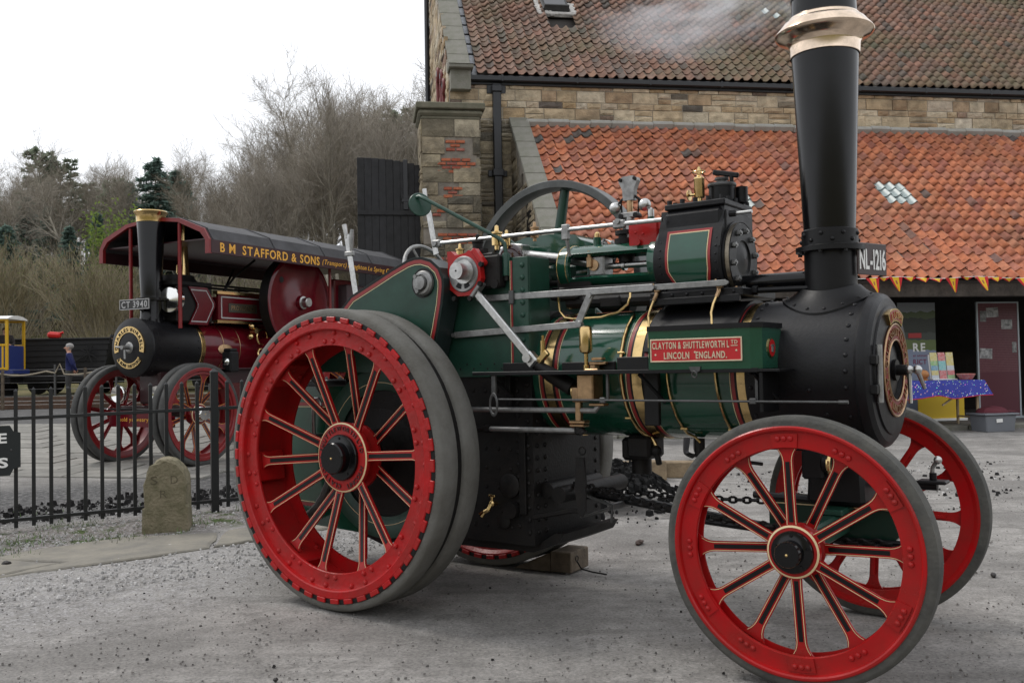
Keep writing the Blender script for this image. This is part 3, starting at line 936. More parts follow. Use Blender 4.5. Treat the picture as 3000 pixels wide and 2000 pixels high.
# ---- crosshead guide and motion
TZ = 2.128
m = MB()
for a0, a1 in ((34, 146), (214, 326)):
    # lathe angle 0 is +z for an x axis: use explicit arcs
    V = []; F = []
    n = 8
    for x in (1.24, 1.87):
        for rr in (0.106, 0.138):
            for i in range(n + 1):
                a = R(a0 + (a1 - a0) * i / n)
                V.append((x, math.cos(a) * rr, TZ - (0.012 if x > 1.5 else 0) + math.sin(a) * rr))
    k = n + 1
    for i in range(n):
        F += [[i, i + 1, 2 * k + i + 1, 2 * k + i], [k + i, k + i + 1, 3 * k + i + 1, 3 * k + i], [i, i + 1, k + i + 1, k + i], [2 * k + i, 2 * k + i + 1, 3 * k + i + 1, 3 * k + i]]
    F += [[0, k, 3 * k, 2 * k], [n, k + n, 3 * k + n, 2 * k + n]]
    m.add(V, F, 0)
m.lathe([(1.195, 0.104), (1.195, 0.136), (1.20, 0.143), (1.27, 0.143), (1.28, 0.136), (1.28, 0.104)], (0, 0, TZ), (1, 0, 0), 36, 0, closed=True)
m.lathe([(1.84, 0.11), (1.84, 0.15), (1.875, 0.15), (1.93, 0.17), (1.93, 0.08)], (0, 0, TZ - 0.012), (1, 0, 0), 36, 0, closed=True)
for x in (1.203, 1.266):
    m.torus((x, 0, TZ), (1, 0, 0), 0.143, 0.0025, 36, 6, 1)
m.cyl((1.42, 0, 2.245), (1.42, 0, 2.31), 0.026, n=12); m.lathe([(2.31, 0.018), (2.335, 0.018), (2.345, 0.008), (2.347, 0.0001)], (1.42, 0, 0), (0, 0, 1), 12, 1, caps=False)
GU = m.build('crosshead_guide', [G, BRASS], E, angle=30)
m = MB()
m.box((1.455, -0.02, TZ - 0.005), (0.11, 0.12, 0.125), None, 0, 0.01)
m.cyl((1.44, -0.09, TZ), (1.44, -0.03, TZ), 0.035, n=16, mi=1)
m.box((1.415, -0.09, TZ + 0.02), (0.035, 0.03, 0.07), None, 1, 0.005); m.cyl((1.415, -0.09, TZ + 0.05), (1.415, -0.09, TZ + 0.09), 0.015, n=10, mi=1)
m.build('crosshead', [STEELD, BRONZE], E)
m = MB()
m.cyl((1.50, 0, TZ - 0.005), (1.95, 0, TZ - 0.012), 0.020, n=12)
m.cyl((1.60, 0, TZ - 0.01), (1.62, 0, TZ - 0.01), 0.03, n=12); m.cyl((1.80, 0, TZ - 0.01), (1.93, 0, TZ - 0.01), 0.04, n=12, mi=1)
m.build('piston_rod', [STEEL, SOOT], E)
m = MB()
m.tube([(0.86, 0, 2.245), (1.18, 0, 2.195), (1.43, 0, 2.14)], [0.036, 0.033, 0.026], 12)
m.box((0.80, -0.02, 2.25), (0.16, 0.10, 0.15), Matrix.Rotation(R(8), 3, 'Y'), 0, 0.008)
m.build('connecting_rod', [STEEL], E)
# crankshaft
KX, KZ = 0.775, 2.105
m = MB()
m.cyl((KX, -0.60, KZ), (KX, 0.60, KZ), 0.045, n=20)
m.cyl((KX, -0.62, KZ), (KX, -0.545, KZ), 0.052, n=24); m.cyl((KX, -0.545, KZ), (KX, -0.50, KZ), 0.075, n=24)
m.box((KX, -0.07, KZ + 0.07), (0.11, 0.05, 0.26), None, 0, 0.01); m.box((KX, 0.07, KZ + 0.07), (0.11, 0.05, 0.26), None, 0, 0.01)
m.cyl((KX, -0.622, KZ), (KX, -0.6195, KZ), 0.006, n=8, mi=1)
m.build('crankshaft', [STEEL, SOOT], E)
# pump eccentric: dull disc in a red strap
EC = (0.757, -0.505, 2.092)
m = MB()
m.lathe([(-0.025, 0.0001), (-0.025, 0.108), (-0.018, 0.114), (0.02, 0.114)], EC, (0, 1, 0), 40, 0, caps=False)
for a0, a1 in ((232, 262), (278, 308)):
    V = []
    for i in range(7):
        a = R(a0 + (a1 - a0) * i / 6)
        V += [(EC[0] + math.cos(a) * 0.062, EC[1] - 0.0256, EC[2] + math.sin(a) * 0.062), (EC[0] + math.cos(a) * 0.094, EC[1] - 0.0256, EC[2] + math.sin(a) * 0.094)]
    m.add(V, [[2 * i, 2 * i + 1, 2 * i + 3, 2 * i + 2] for i in range(6)], 1)
EO = m.build('eccentric', [STEELD, BLK], E)
m = MB()
oc = [(a * 0.84, b * 0.82) for a, b in [(0.085, 0.165), (0.15, 0.09), (0.165, -0.04), (0.135, -0.11), (0.06, -0.165), (-0.06, -0.165), (-0.135, -0.11), (-0.155, -0.02), (-0.15, 0.10), (-0.16, 0.185), (-0.12, 0.185), (-0.08, 0.15), (0.02, 0.16), (0.05, 0.18)]]
ring_o = [(EC[0] + a, EC[2] + b) for a, b in oc]
m.prism(ring_o, 'xz', EC[1] - 0.016, EC[1] + 0.03)
m.box((EC[0] + 0.115, EC[1], EC[2] + 0.10), (0.035, 0.06, 0.13), Matrix.Rotation(R(-38), 3, 'Y'), 0, 0.01)
m.box((EC[0] + 0.098, EC[1], EC[2] - 0.105), (0.025, 0.06, 0.11), Matrix.Rotation(R(42), 3, 'Y'), 1, 0.005)
for dx, dz in ((0.15, 0.05), (0.14, -0.07), (-0.13, -0.05), (-0.065, -0.15), (0.06, -0.155)):
    m.hexbolt((EC[0] + dx, EC[1] - 0.02, EC[2] + dz), (0, -1, 0), 0.017, 0.02, 2)
m.build('eccentric_strap', [RED, STEELD, SOOT], EO)
m = MB()
dv = Vector((1.255 - 0.845, 0, 1.55 - 1.975)); ang = math.atan2(-dv.z, dv.x)
m.box(((0.845 + 1.255) / 2, -0.51, (1.975 + 1.55) / 2), (dv.length, 0.025, 0.048), Matrix.Rotation(ang, 3, 'Y'), 0, 0.006)
m.box((1.255, -0.51, 1.55), (0.09, 0.06, 0.075), Matrix.Rotation(ang, 3, 'Y'), 0, 0.01)
m.cyl((1.245, -0.555, 1.56), (1.245, -0.47, 1.56), 0.028, n=16)
m.build('pump_rod', [STEEL], E)
m = MB()
m.tube([(1.28, -0.50, 1.52), (1.36, -0.47, 1.46), (1.50, -0.45, 1.38)], [0.03, 0.045, 0.05], 12, 0)
m.box((1.315, -0.50, 1.55), (0.13, 0.03, 0.04), Matrix.Rotation(R(-42), 3, 'Y'), 1, 0.006)
m.cyl((1.33, -0.50, 1.56), (1.33, -0.50, 1.66), 0.016, n=10, mi=1); m.cyl((1.33, -0.50, 1.64), (1.33, -0.50, 1.69), 0.008, n=8, mi=1)
m.cyl((1.52, -0.45, 1.36), (1.54, -0.45, 1.36), 0.055, n=20, mi=1)
m.build('pump_barrel', [SOOT, BRASS], E)
m = MB()
m.box((1.63, -0.47, 1.385), (0.11, 0.12, 0.15), None, 0, 0.008)
m.box((1.575, -0.48, 1.345), (0.08, 0.09, 0.09), None, 0, 0.008)
m.box((1.665, -0.47, 1.475), (0.09, 0.09, 0.03), None, 0, 0.006); m.cyl((1.665, -0.47, 1.48), (1.665, -0.47, 1.51), 0.03, n=6); m.box((1.69, -0.47, 1.52), (0.11, 0.03, 0.018), None, 0, 0.004); m.box((1.69, -0.47, 1.545), (0.07, 0.05, 0.015), None, 0, 0.004)
m.box((1.56, -0.48, 1.235), (0.035, 0.035, 0.14), None, 0, 0.004); m.box((1.56, -0.48, 1.185), (0.105, 0.07, 0.018), None, 0, 0.005); m.box((1.56, -0.48, 1.165), (0.095, 0.07, 0.014), None, 0, 0.004)
m.box((1.68, -0.46, 1.285), (0.10, 0.06, 0.016), None, 0, 0.004)
PB = m.build('feed_pump', [BRONZE], E)
m = MB()
m.lathe([(1.47, 0.018), (1.51, 0.018), (1.512, 0.012), (1.575, 0.013), (1.585, 0.034), (1.60, 0.038), (1.71, 0.038), (1.728, 0.033), (1.736, 0.018), (1.738, 0.0001)], (1.615, -0.48, 0), (0, 0, 1), 24, 0, caps=False)
m.build('air_vessel', [BRASS], PB)
m = MB()
m.tube([(0.70, -0.48, 1.248), (1.62, -0.48, 1.252), (1.66, -0.47, 1.25), (1.68, -0.46, 1.28)], 0.0165, 10)
m.build('feed_pipe', [STEELD], E)
m = MB()
m.tube([(0.78, -0.48, 1.13), (1.55, -0.48, 1.135)], 0.0165, 10); m.cyl((0.88, -0.48, 1.131), (0.915, -0.48, 1.131), 0.026, n=6, mi=1)
m.tube([(1.54, -0.48, 1.135), (1.575, -0.48, 1.135), (1.585, -0.48, 1.12)], 0.026, 10, 1); m.cyl((1.56, -0.48, 1.12), (1.56, -0.48, 1.18), 0.028, n=12, mi=1)
m.tube([(0.70, -0.48, 1.13), (0.88, -0.48, 1.13)], 0.02, 8, 1)
m.build('suction_pipe', [STEELD, SOOT], E)
m = MB()
m.prism([(1.535, 0.98), (1.59, 0.98), (1.60, 0.85), (1.595, 0.68), (1.57, 0.64), (1.545, 0.66), (1.525, 0.8)], 'xz', -0.49, -0.475)
m.torus((1.575, -0.48, 1.02), (0, 1, 0), 0.022, 0.005, 18, 6)
m.build('hanging_scraper', [SOOT], E)
# ---- firebox and horn plates
m = MB()
prof = [(-0.39, 0.42), (0.39, 0.42), (0.39, BZ + 0.02)]
for i in range(1, 16):
    a = PI * i / 16; prof.append((0.39 * math.cos(a), BZ + 0.02 + 0.39 * math.sin(a)))
prof += [(-0.39, BZ + 0.02)]
m.prism(prof, 'yz', 0.42, 1.17, smooth=False)
FB = m.build('firebox', [SOOT], E)
m = MB()
for z in [0.5 + 0.075 * i for i in range(14)]:
    for x in (1.135, 1.06):
        m.dome((x, -0.39, z + (0.035 if x < 1.1 else 0)), (0, -1, 0), 0.0165, 0.013, 7)
    for y in (-0.34, -0.26, 0.34):
        m.dome((1.17, y, z), (1, 0, 0), 0.0165, 0.013, 7)
for i in range(5):
    for j in range(8):
        m.dome((0.62 + i * 0.095, -0.39, 0.52 + j * 0.12), (0, -1, 0), 0.013, 0.010, 6)
for i in range(9):
    m.dome((0.62 + i * 0.055, -0.392, 1.50 + (0.03 if i % 2 else 0)), (0, -1, 0), 0.014, 0.011, 7)
m.build('firebox_rivet', [SOOT], FB, kind='stuff')
m = MB()
m.lathe([(0, 0.075), (-0.02, 0.075), (-0.028, 0.06), (-0.028, 0.0001)], (1.00, -0.39, 0.78), (0, 1, 0), 20, 0, caps=False)
m.cyl((1.02, -0.39, 0.63), (1.02, -0.44, 0.63), 0.05, n=16)
m.box((1.10, -0.40, 0.86), (0.05, 0.03, 0.5), None, 0, 0.004)
m.tube([(1.18, -0.41, 0.60), (1.45, -0.41, 0.66), (1.50, -0.41, 0.66)], 0.016, 6)
m.lathe([(0, 0.055), (-0.02, 0.05), (-0.03, 0.03)], (0.95, -0.392, 0.56), (0, 1, 0), 14, 0)
m.cyl((1.17, -0.05, 0.72), (1.36, -0.05, 0.72), 0.045, n=14); m.cyl((1.2, -0.3, 0.75), (1.2, 0.3, 0.75), 0.05, n=14)
m.cyl((1.34, -0.38, 0.74), (1.34, 0.38, 0.74), 0.05, n=16)
m.build('mudhole_door', [SOOT], FB)
m = MB()
m.tube([(0.88, -0.39, 0.66), (0.88, -0.45, 0.66), (0.875, -0.46, 0.63), (0.845, -0.465, 0.615)], 0.014, 8)
m.sphere((0.88, -0.43, 0.665), 0.024); m.cyl((0.88, -0.43, 0.67), (0.88, -0.43, 0.71), 0.010); m.box((0.88, -0.43, 0.712), (0.05, 0.018, 0.014), None, 0, 0.003); m.lathe([(0, 0.014), (0.03, 0.022)], (0.845, -0.465, 0.615), (-0.5, -0.05, -0.5), 10, 0)
m.build('blowdown_tap', [BRASS], E)
m = MB()
m.prism([(0.45, 0.43), (1.165, 0.43), (1.28, 0.50), (1.34, 0.50), (1.30, 0.44), (1.12, 0.37), (0.5, 0.36)], 'xz', -0.33, 0.33)
AP = m.build('ashpan', [SOOT], E)
m = MB()
m.box((1.47, -0.02, 0.62), (0.22, 0.34, 0.012), Matrix.Rotation(R(-20), 3, 'Y'), 0, 0.003)
m.box((1.58, -0.02, 0.66), (0.02, 0.34, 0.04), None, 0, 0.004); m.tube([(1.59, -0.19, 0.57), (1.60, -0.19, 0.67), (1.38, -0.19, 0.73)], 0.01, 6, 0)
m.build('damper_door', [IRON], AP)
m = MB()
m.prism([(0.40, 1.45), (1.16, 1.45), (1.16, 2.17), (1.00, 2.19), (0.55, 2.19), (0.40, 2.0)], 'xz', -0.40, -0.388)
m.prism([(0.40, 1.45), (1.16, 1.45), (1.16, 2.17), (1.00, 2.19), (0.55, 2.19), (0.40, 2.0)], 'xz', 0.388, 0.40)
HP = m.build('horn_plate', [GD], E)
m = MB()
m.box((1.12, -0.412, 1.83), (0.115, 0.02, 0.70), None, 0, 0.003); m.box((1.172, -0.30, 1.83), (0.016, 0.22, 0.70), None, 0, 0.003)
for i in range(9):
    m.dome((1.135, -0.422, 1.52 + i * 0.076), (0, -1, 0), 0.018, 0.014, 8)
m.box((1.055, -0.4235, 1.83), (0.012, 0.002, 0.66), None, 1); m.box((1.045, -0.4235, 1.83), (0.003, 0.002, 0.66), None, 2)
m.build('horn_plate_angle', [GD, LRED, CREAM], HP)
m = MB()
m.box((0.92, -0.44, 2.10), (0.16, 0.08, 0.20), None, 0, 0.01); m.box((0.80, -0.43, 2.20), (0.3, 0.08, 0.04), None, 0, 0.01)
m.cyl((0.86, -0.44, 2.2), (0.86, -0.44, 2.25), 0.03, n=6); m.cyl((0.97, -0.44, 2.02), (0.97, -0.49, 2.02), 0.03, n=8)
m.build('bearing_block', [SOOT], E)
# gear cover with red and cream lining
cov = [(-0.62, 1.50), (-0.45, 1.78), (-0.18, 2.01), (0.043, 2.098), (0.202, 2.163), (0.338, 2.211), (0.40, 2.222), (0.46, 2.221), (0.542, 2.196), (0.61, 2.142), (0.643, 2.07), (0.645, 2.02), (0.63, 1.91), (0.59, 1.745), (0.51, 1.48)]
def inset(poly, d):
    n = len(poly); out = []
    for i in range(n):
        a, b, c = Vector(poly[i - 1]), Vector(poly[i]), Vector(poly[(i + 1) % n])
        e1 = (b - a).normalized(); e2 = (c - b).normalized()
        n1 = Vector((e1.y, -e1.x)); n2 = Vector((e2.y, -e2.x))
        nn = (n1 + n2).normalized(); k = d / max(0.35, nn.dot(n1))
        out.append((b.x + nn.x * k, b.y + nn.y * k))
    return out
m = MB()
m.prism(cov, 'xz', -0.58, -0.43, 0, 1)
GC = m.build('gear_cover', [GD, mat('cover_edge_green', (0.02, 0.03, 0.03), 0.35, var=0.3)], E)
m = MB()
def strip(mb, poly, d0, d1, y, mi, i0, i1):
    A, B = inset(poly, d0), inset(poly, d1)
    for i in range(i0, i1):
        mb.add([(A[i][0], y, A[i][1]), (A[i + 1][0], y, A[i + 1][1]), (B[i + 1][0], y, B[i + 1][1]), (B[i][0], y, B[i][1])], [[0, 1, 2, 3]], mi)
strip(m, cov, 0.018, 0.042, -0.5815, 0, 0, 14)
strip(m, cov, 0.046, 0.0505, -0.5815, 1, 0, 14)
strip(m, cov, 0.002, 0.016, -0.5812, 2, 0, 14)
m.build('cover_lining', [LRED, CREAM, BLK], GC)
m = MB()
m.lathe([(-0.5822, 0.095), (-0.5822, 0.0001)], (0.473, 0, 2.052), (0, 1, 0), 32, 0, caps=False)
m.lathe([(-0.57, 0.082), (-0.60, 0.080), (-0.613, 0.07), (-0.615, 0.055), (-0.605, 0.05), (-0.605, 0.045), (-0.632, 0.043), (-0.635, 0.0001)], (0.483, 0, 2.05), (0, 1, 0), 32, 1, caps=False)
for a in (R(130), R(250)):
    m.hexbolt((0.483 + math.cos(a) * 0.055, -0.60, 2.05 + math.sin(a) * 0.055), (0, -1, 0), 0.014, 0.035, 1)
m.build('countershaft_end', [BLK, STEELD], GC)
m = MB()
m.box((-0.55, -0.50, 1.76), (0.26, 0.04, 0.20), Matrix.Rotation(R(-8), 3, 'Y'), 0, 0.02)
m.build('splasher_step', [GD], E)
# ---- flywheel on the far side
FX, FYc, FZ, FR = 0.775, 0.50, 2.105, 0.715
m = MB()
m.lathe([(-0.07, FR - 0.05), (-0.072, FR - 0.004), (-0.066, FR), (0.066, FR), (0.072, FR - 0.004), (0.07, FR - 0.05), (0.03, FR - 0.065), (-0.03, FR - 0.065)], (FX, FYc, FZ), (0, 1, 0), 96, 0, closed=True)
FL = m.build('flywheel', [mat('flywheel_rim', (0.115, 0.12, 0.118), 0.34, 0.55, var=0.35, vscale=6, rvar=0.15)], E, angle=25)
for i in range(6):
    a = R(82 + 60 * i)
    m = MB()
    m.tube([(FX + math.cos(a) * 0.08, FYc, FZ + math.sin(a) * 0.08), (FX + math.cos(a + 0.03) * 0.36, FYc, FZ + math.sin(a + 0.03) * 0.36), (FX + math.cos(a) * 0.66, FYc, FZ + math.sin(a) * 0.66)], [0.045, 0.038, 0.033], 12)
    m.build('flywheel_spoke', [GD], FL)
m = MB()
m.cyl((FX, FYc - 0.09, FZ), (FX, FYc + 0.09, FZ), 0.095, n=24)
m.build('flywheel_hub', [GD], FL)
# crank splasher
m = MB()
pr = [(0.50, 2.20), (0.60, 2.32), (0.80, 2.375), (1.00, 2.38), (1.20, 2.36), (1.275, 2.30), (1.29, 2.2)]
m.prism(pr, 'xz', 0.08, 0.30, smooth=True)
m.build('crank_splasher', [G], E, angle=50)
# oil cups
for (x, y, z, s, mt_) in ((0.60, -0.36, 2.19, 1.0, BRASS), (0.93, -0.40, 2.24, 1.25, BRASS), (0.86, -0.2, 2.27, 1.0, BRASS), (1.08, -0.2, 2.30, 1.0, BRONZE), (0.66, -0.25, 2.22, 1.3, SOOT)):
    m = MB()
    m.lathe([(0, 0.012), (0.02, 0.012), (0.022, 0.026), (0.075, 0.026), (0.08, 0.03), (0.088, 0.03), (0.095, 0.012), (0.12, 0.010), (0.125, 0.0001)], (0, 0, 0), (0, 0, 1), 16, 0, caps=False)
    m.v = [(x + a * s, y + b * s, z + c * s) for a, b, c in m.v]
    m.build('oil_cup', [mt_], E)
m = MB()
m.sphere((0.86, -0.16, 2.20), 0.10, 16, 10, (1, 0.6, 1.1)); m.box((0.74, -0.3, 2.20), (0.06, 0.04, 0.06), None, 1, 0.01)
m.build('crank_guard', [mat('dark_maroon_gloss', (0.03, 0.006, 0.008), 0.15, coat=0.5), SOOT], E)
# reversing rod, levers, bars
m = MB()
m.tube([(0.30, -0.25, 2.352), (2.0, -0.25, 2.332)], 0.013, 10)
for x, w in ((0.31, 0.07), (1.72, 0.08)):
    m.box((x, -0.25, 2.351 - (x - 0.3) * 0.012), (w, 0.035, 0.05), None, 1, 0.008); m.cyl((x, -0.28, 2.35), (x, -0.22, 2.35), 0.016, n=12, mi=1)
m.box((1.345, -0.25, 2.325), (0.05, 0.03, 0.095), None, 1, 0.005); m.tube([(1.35, -0.25, 2.30), (1.35, -0.22, 2.18)], 0.012, 6, 1)
m.build('regulator_rod', [STEEL, STEELD], E)
m = MB()
m.box((0.262, -0.25, 2.47), (0.042, 0.014, 0.40), Matrix.Rotation(R(-12), 3, 'Y'), 0, 0.004)
m.tube([(0.218, -0.25, 2.66), (0.205, -0.25, 2.735)], [0.013, 0.016], 10)
m.build('regulator_lever', [STEEL], E)
m = MB()
m.torus((0.12, -0.12, 2.14), (0.95, 0, 0.3), 0.24, 0.014, 40, 8)
for i in range(4):
    a = i * PI / 2 + 0.4
    xx, yy, zz = frame((0.95, 0, 0.3))
    d = xx * math.cos(a) + yy * math.sin(a)
    m.tube([Vector((0.12, -0.12, 2.14)), Vector((0.12, -0.12, 2.14)) + d * 0.24], 0.009, 6)
m.build('steering_wheel', [STEELD], E)
m = MB()
m.box((-0.455, -0.3, 2.24), (0.045, 0.014, 0.50), Matrix.Rotation(R(-11), 3, 'Y'), 0, 0.004)
m.tube([(-0.50, -0.3, 2.46), (-0.525, -0.3, 2.56)], [0.013, 0.019], 8); m.tube([(-0.455, -0.3, 2.36), (-0.455, -0.3, 2.46), (-0.445, -0.3, 2.52)], [0.012, 0.02, 0.012], 8, 1)
m.box((-0.475, -0.3, 2.345), (0.085, 0.03, 0.035), None, 1, 0.006)
m.build('reversing_lever', [STEEL, STEELD], E)
def flatbar(name, p0, p1, w, t, mt_):
    m = MB(); a, b = Vector(p0), Vector(p1); d = b - a
    x = d.normalized(); y = Vector((0, 1, 0)); y = (y - x * x.dot(y)).normalized(); z = x.cross(y)
    M = Matrix((x, y, z)).transposed()
    m.box((a + b) / 2, (d.length, t, w), M, 0, 0.003)
    for p in (a, b):
        m.cyl(p - y * 0.018, p + y * 0.018, w * 0.36, n=12)
    return m.build(name, [mt_], E)
flatbar('drain_bar', (0.80, -0.42, 1.941), (2.02, -0.42, 1.933), 0.040, 0.010, STEELD)
flatbar('drain_bar', (2.02, -0.40, 1.934), (2.40, -0.30, 1.942), 0.034, 0.009, STEELD)
flatbar('drain_bar', (0.60, -0.43, 1.718), (1.55, -0.43, 1.748), 0.040, 0.012, STEELD)
flatbar('drain_link', (1.615, -0.425, 1.912), (1.53, -0.425, 1.752), 0.045, 0.014, STEELD)
m = MB()
m.box((1.057, -0.43, 1.935), (0.035, 0.02, 0.085), None, 0, 0.004); m.build('bar_bracket', [IRON], E)
# swinging pan on its bent arm
m = MB()
m.lathe([(0, 0.0001), (0.012, 0.05), (0.03, 0.077), (0.034, 0.08), (0.04, 0.076), (0.044, 0.0001)], (0.30, -0.42, 2.585), (0.8, -0.45, 0.12), 32, 0, caps=False)
PN = m.build('damper_pan', [GD], E)
m = MB()
m.tube([(0.31, -0.455, 2.635), (0.345, -0.46, 2.64), (0.40, -0.455, 2.612), (0.97, -0.425, 2.305), (1.005, -0.42, 2.27), (1.014, -0.42, 2.20)], 0.0125, 10)
m.lathe([(2.07, 0.024), (2.20, 0.026), (2.212, 0.02)], (1.014, -0.42, 0), (0, 0, 1), 8, 0); m.cyl((1.014, -0.42, 2.04), (1.014, -0.42, 2.07), 0.016, n=10, mi=1)
m.build('pan_arm', [GD, SOOT], PN)
# ---- governor
gx = 1.657
m = MB()
m.cyl((gx, 0, 2.23), (gx, 0, 2.42), 0.026, n=14); m.cyl((gx, 0, 2.42), (gx, 0, 2.53), 0.020, n=12, mi=1)
m.prism([(gx - 0.036, 2.515), (gx + 0.036, 2.515), (gx + 0.040, 2.58), (gx + 0.064, 2.632), (gx + 0.06, 2.652), (gx + 0.03, 2.664), (gx - 0.03, 2.664), (gx - 0.06, 2.652), (gx - 0.064, 2.632), (gx - 0.040, 2.58)], 'xz', -0.022, 0.022)
for sg in (-1, 1):
    m.hexbolt((gx + sg * 0.05, -0.022, 2.643), (0, -1, 0), 0.012, 0.012, 2)
    m.tube([(gx + sg * 0.03, 0, 2.545), (gx + sg * 0.062, 0, 2.52), (gx + sg * 0.098, 0, 2.485)], 0.008, 8, 2)
    m.tube([(gx + sg * 0.062, 0, 2.52), (gx + sg * 0.055, 0, 2.425)], 0.006, 6, 2)
    m.sphere((gx + sg * 0.102, 0, 2.478), 0.039, 18, 12, mi=3)
m.box((gx, 0, 2.425), (0.12, 0.05, 0.035), None, 0, 0.006); m.cyl((gx - 0.05, -0.03, 2.42), (gx - 0.05, 0.03, 2.42), 0.016, n=10, mi=2); m.cyl((gx + 0.05, -0.03, 2.42), (gx + 0.05, 0.03, 2.42), 0.016, n=10, mi=2)
m.cyl((gx - 0.04, 0.02, 2.14), (gx - 0.04, 0.02, 2.30), 0.05, n=16, mi=2); m.cyl((gx - 0.04, 0.02, 2.25), (gx - 0.04, 0.02, 2.285), 0.075, n=16, mi=2); m.cyl((gx - 0.04, 0.02, 2.31), (gx - 0.04, 0.02, 2.335), 0.07, n=16, mi=2)
m.build('governor', [STEELD, BRONZE, SOOT, STEEL], E)
m = MB()
m.box((1.79, 0.02, 2.28), (0.20, 0.22, 0.17), None, 0, 0.01); m.cyl((1.76, -0.09, 2.24), (1.76, -0.11, 2.24), 0.02, n=10); m.dome((1.74, -0.09, 2.30), (0, -1, 0), 0.008); m.dome((1.79, -0.09, 2.29), (0, -1, 0), 0.008)
m.cyl((1.80, 0.0, 2.36), (1.80, 0, 2.40), 0.022, n=12, mi=1); m.cyl((1.80, 0.0, 2.40), (1.80, 0, 2.445), 0.02, n=12, mi=2); m.dome((1.80, 0, 2.445), (0, 0, 1), 0.012, 0.014, 8, 2)
m.box((1.9, 0.02, 2.33), (0.05, 0.2, 0.05), None, 0, 0.006)
m.build('valve_chest', [RED, G, STEEL], E)
m = MB()
for (x0, x1, y, z, r) in ((0.9, 1.9, 0.12, 2.06, 0.018), (0.95, 1.85, 0.2, 2.02, 0.016), (1.3, 1.9, -0.16, 1.90, 0.04), (1.25, 1.9, 0.1, 1.93, 0.05), (1.2, 1.9, -0.1, 1.99, 0.016)):
    m.cyl((x0, y, z), (x1, y, z - 0.01), r, n=10)
m.box((1.30, 0.05, 2.02), (0.25, 0.3, 0.10), None, 0, 0.01); m.box((1.62, -0.15, 1.885), (0.14, 0.12, 0.07), None, 0, 0.01); m.box((1.30, -0.1, 1.94), (0.2, 0.25, 0.05), None, 0, 0.01)
m.box((1.4, 0.12, 2.08), (0.08, 0.04, 0.3), Matrix.Rotation(R(20), 3, 'Y'), 0, 0.01)
m.build('valve_gear', [SOOT], E)
m = MB()
for k in range(2):
    m.tube([(1.33 + k * 0.05, 0.10, 2.20), (1.36 + k * 0.05, 0.10, 2.31), (1.42 + k * 0.05, 0.10, 2.29), (1.48 + k * 0.04, 0.10, 2.18)], 0.012, 6)
m.build('expansion_link', [STEELD], E)
# ---- brass pipes round the boiler
def on_boiler(x, a, r=0.395): return (x, -math.cos(R(a)) * r, BZ + math.sin(R(a)) * r)
m = MB()
m.tube([(1.80, -0.28, 1.945), (1.81, -0.30, 1.90), (1.80, -0.31, 1.86), (1.74, -0.315, 1.815), (1.62, -0.315, 1.79), (1.42, -0.30, 1.79), (1.36, -0.30, 1.80), (1.33, -0.31, 1.84), (1.32, -0.31, 1.93)], 0.0075, 8)
m.build('oil_pipe', [BRASS], E)
m = MB()
m.tube([on_boiler(1.775, 62, 0.392)] + [on_boiler(1.775 + 0.003 * i, 56 - i * 12, 0.393) for i in range(11)] + [on_boiler(1.83, -72, 0.393), (1.86, -0.12, 1.03)], 0.0095, 8)
for a in (18, -40):
    m.box(on_boiler(1.785, a, 0.394), (0.045, 0.02, 0.014), None, 0, 0.003)
m.build('drain_pipe', [BRASS], E)
for x in (2.075, 2.36):
    m = MB()
    m.tube([on_boiler(x, 12, 0.391)] + [on_boiler(x + 0.004 * i, 6 - i * 11, 0.392) for i in range(7)] + [on_boiler(x + 0.05, -68, 0.392), (x + 0.07, -0.13, 1.06)], 0.0075, 8)
    m.box(on_boiler(x + 0.03, -52, 0.394), (0.045, 0.02, 0.014), None, 0, 0.003)
    m.build('drain_pipe', [BRASS], E)
m = MB()
m.box((1.76, -0.06, 1.02), (0.16, 0.2, 0.14), None, 0, 0.02); m.sphere((1.87, -0.13, 1.0), 0.035); m.cyl((1.84, -0.1, 1.05), (1.9, -0.16, 0.93), 0.018, n=10); m.cyl((1.7, 0, 0.85), (1.7, 0, 1.1), 0.06, n=12)
m.box((1.66, 0.02, 1.0), (0.12, 0.2, 0.14), None, 0, 0.02); m.cyl((2.13, -0.1, 0.99), (2.13, -0.1, 1.08), 0.03, n=10); m.tube([(2.05, -0.1, 0.985), (2.5, -0.1, 0.95)], 0.010, 6)
m.build('boiler_drain_valve', [SOOT], E)
# ---- running shelf, tool box, rod
m = MB()
m.box((1.845, -0.515, 1.468), (1.91, 0.21, 0.014), None, 0, 0.002); m.box((1.79, -0.617, 1.470), (1.80, 0.008, 0.022), None, 0, 0.002)
m.box((1.16, -0.50, 1.505), (0.24, 0.02, 0.055), None, 0, 0.003); m.box((1.99, -0.615, 1.51), (0.19, 0.008, 0.08), None, 0, 0.003)
m.box((1.60, -0.43, 1.50), (0.36, 0.02, 0.06), None, 0, 0.004)
for x in (1.02, 2.02, 2.66):
    m.box((x, -0.43, 1.37), (0.035, 0.014, 0.20), None, 0, 0.003)
    m.tube([(x, -0.60, 1.455), (x + 0.06, -0.42, 1.30)], 0.012, 6)
m.box((2.005, -0.425, 1.33), (0.09, 0.03, 0.32), None, 0, 0.004); m.box((2.70, -0.50, 1.36), (0.02, 0.22, 0.20), None, 0, 0.003)
SH = m.build('running_shelf', [BLK], E)
m = MB()
m.tube([(1.07, -0.62, 1.318), (3.10, -0.62, 1.314)], 0.0058, 8); m.cyl((3.08, -0.62, 1.314), (3.125, -0.62, 1.314), 0.009, n=8)
for x in (1.80, 2.66):
    m.box((x, -0.615, 1.316), (0.035, 0.022, 0.03), None, 0, 0.004); m.box((x, -0.56, 1.39), (0.014, 0.014, 0.15), None, 0)
m.box((1.04, -0.60, 1.40), (0.03, 0.02, 0.13), None, 0, 0.003)
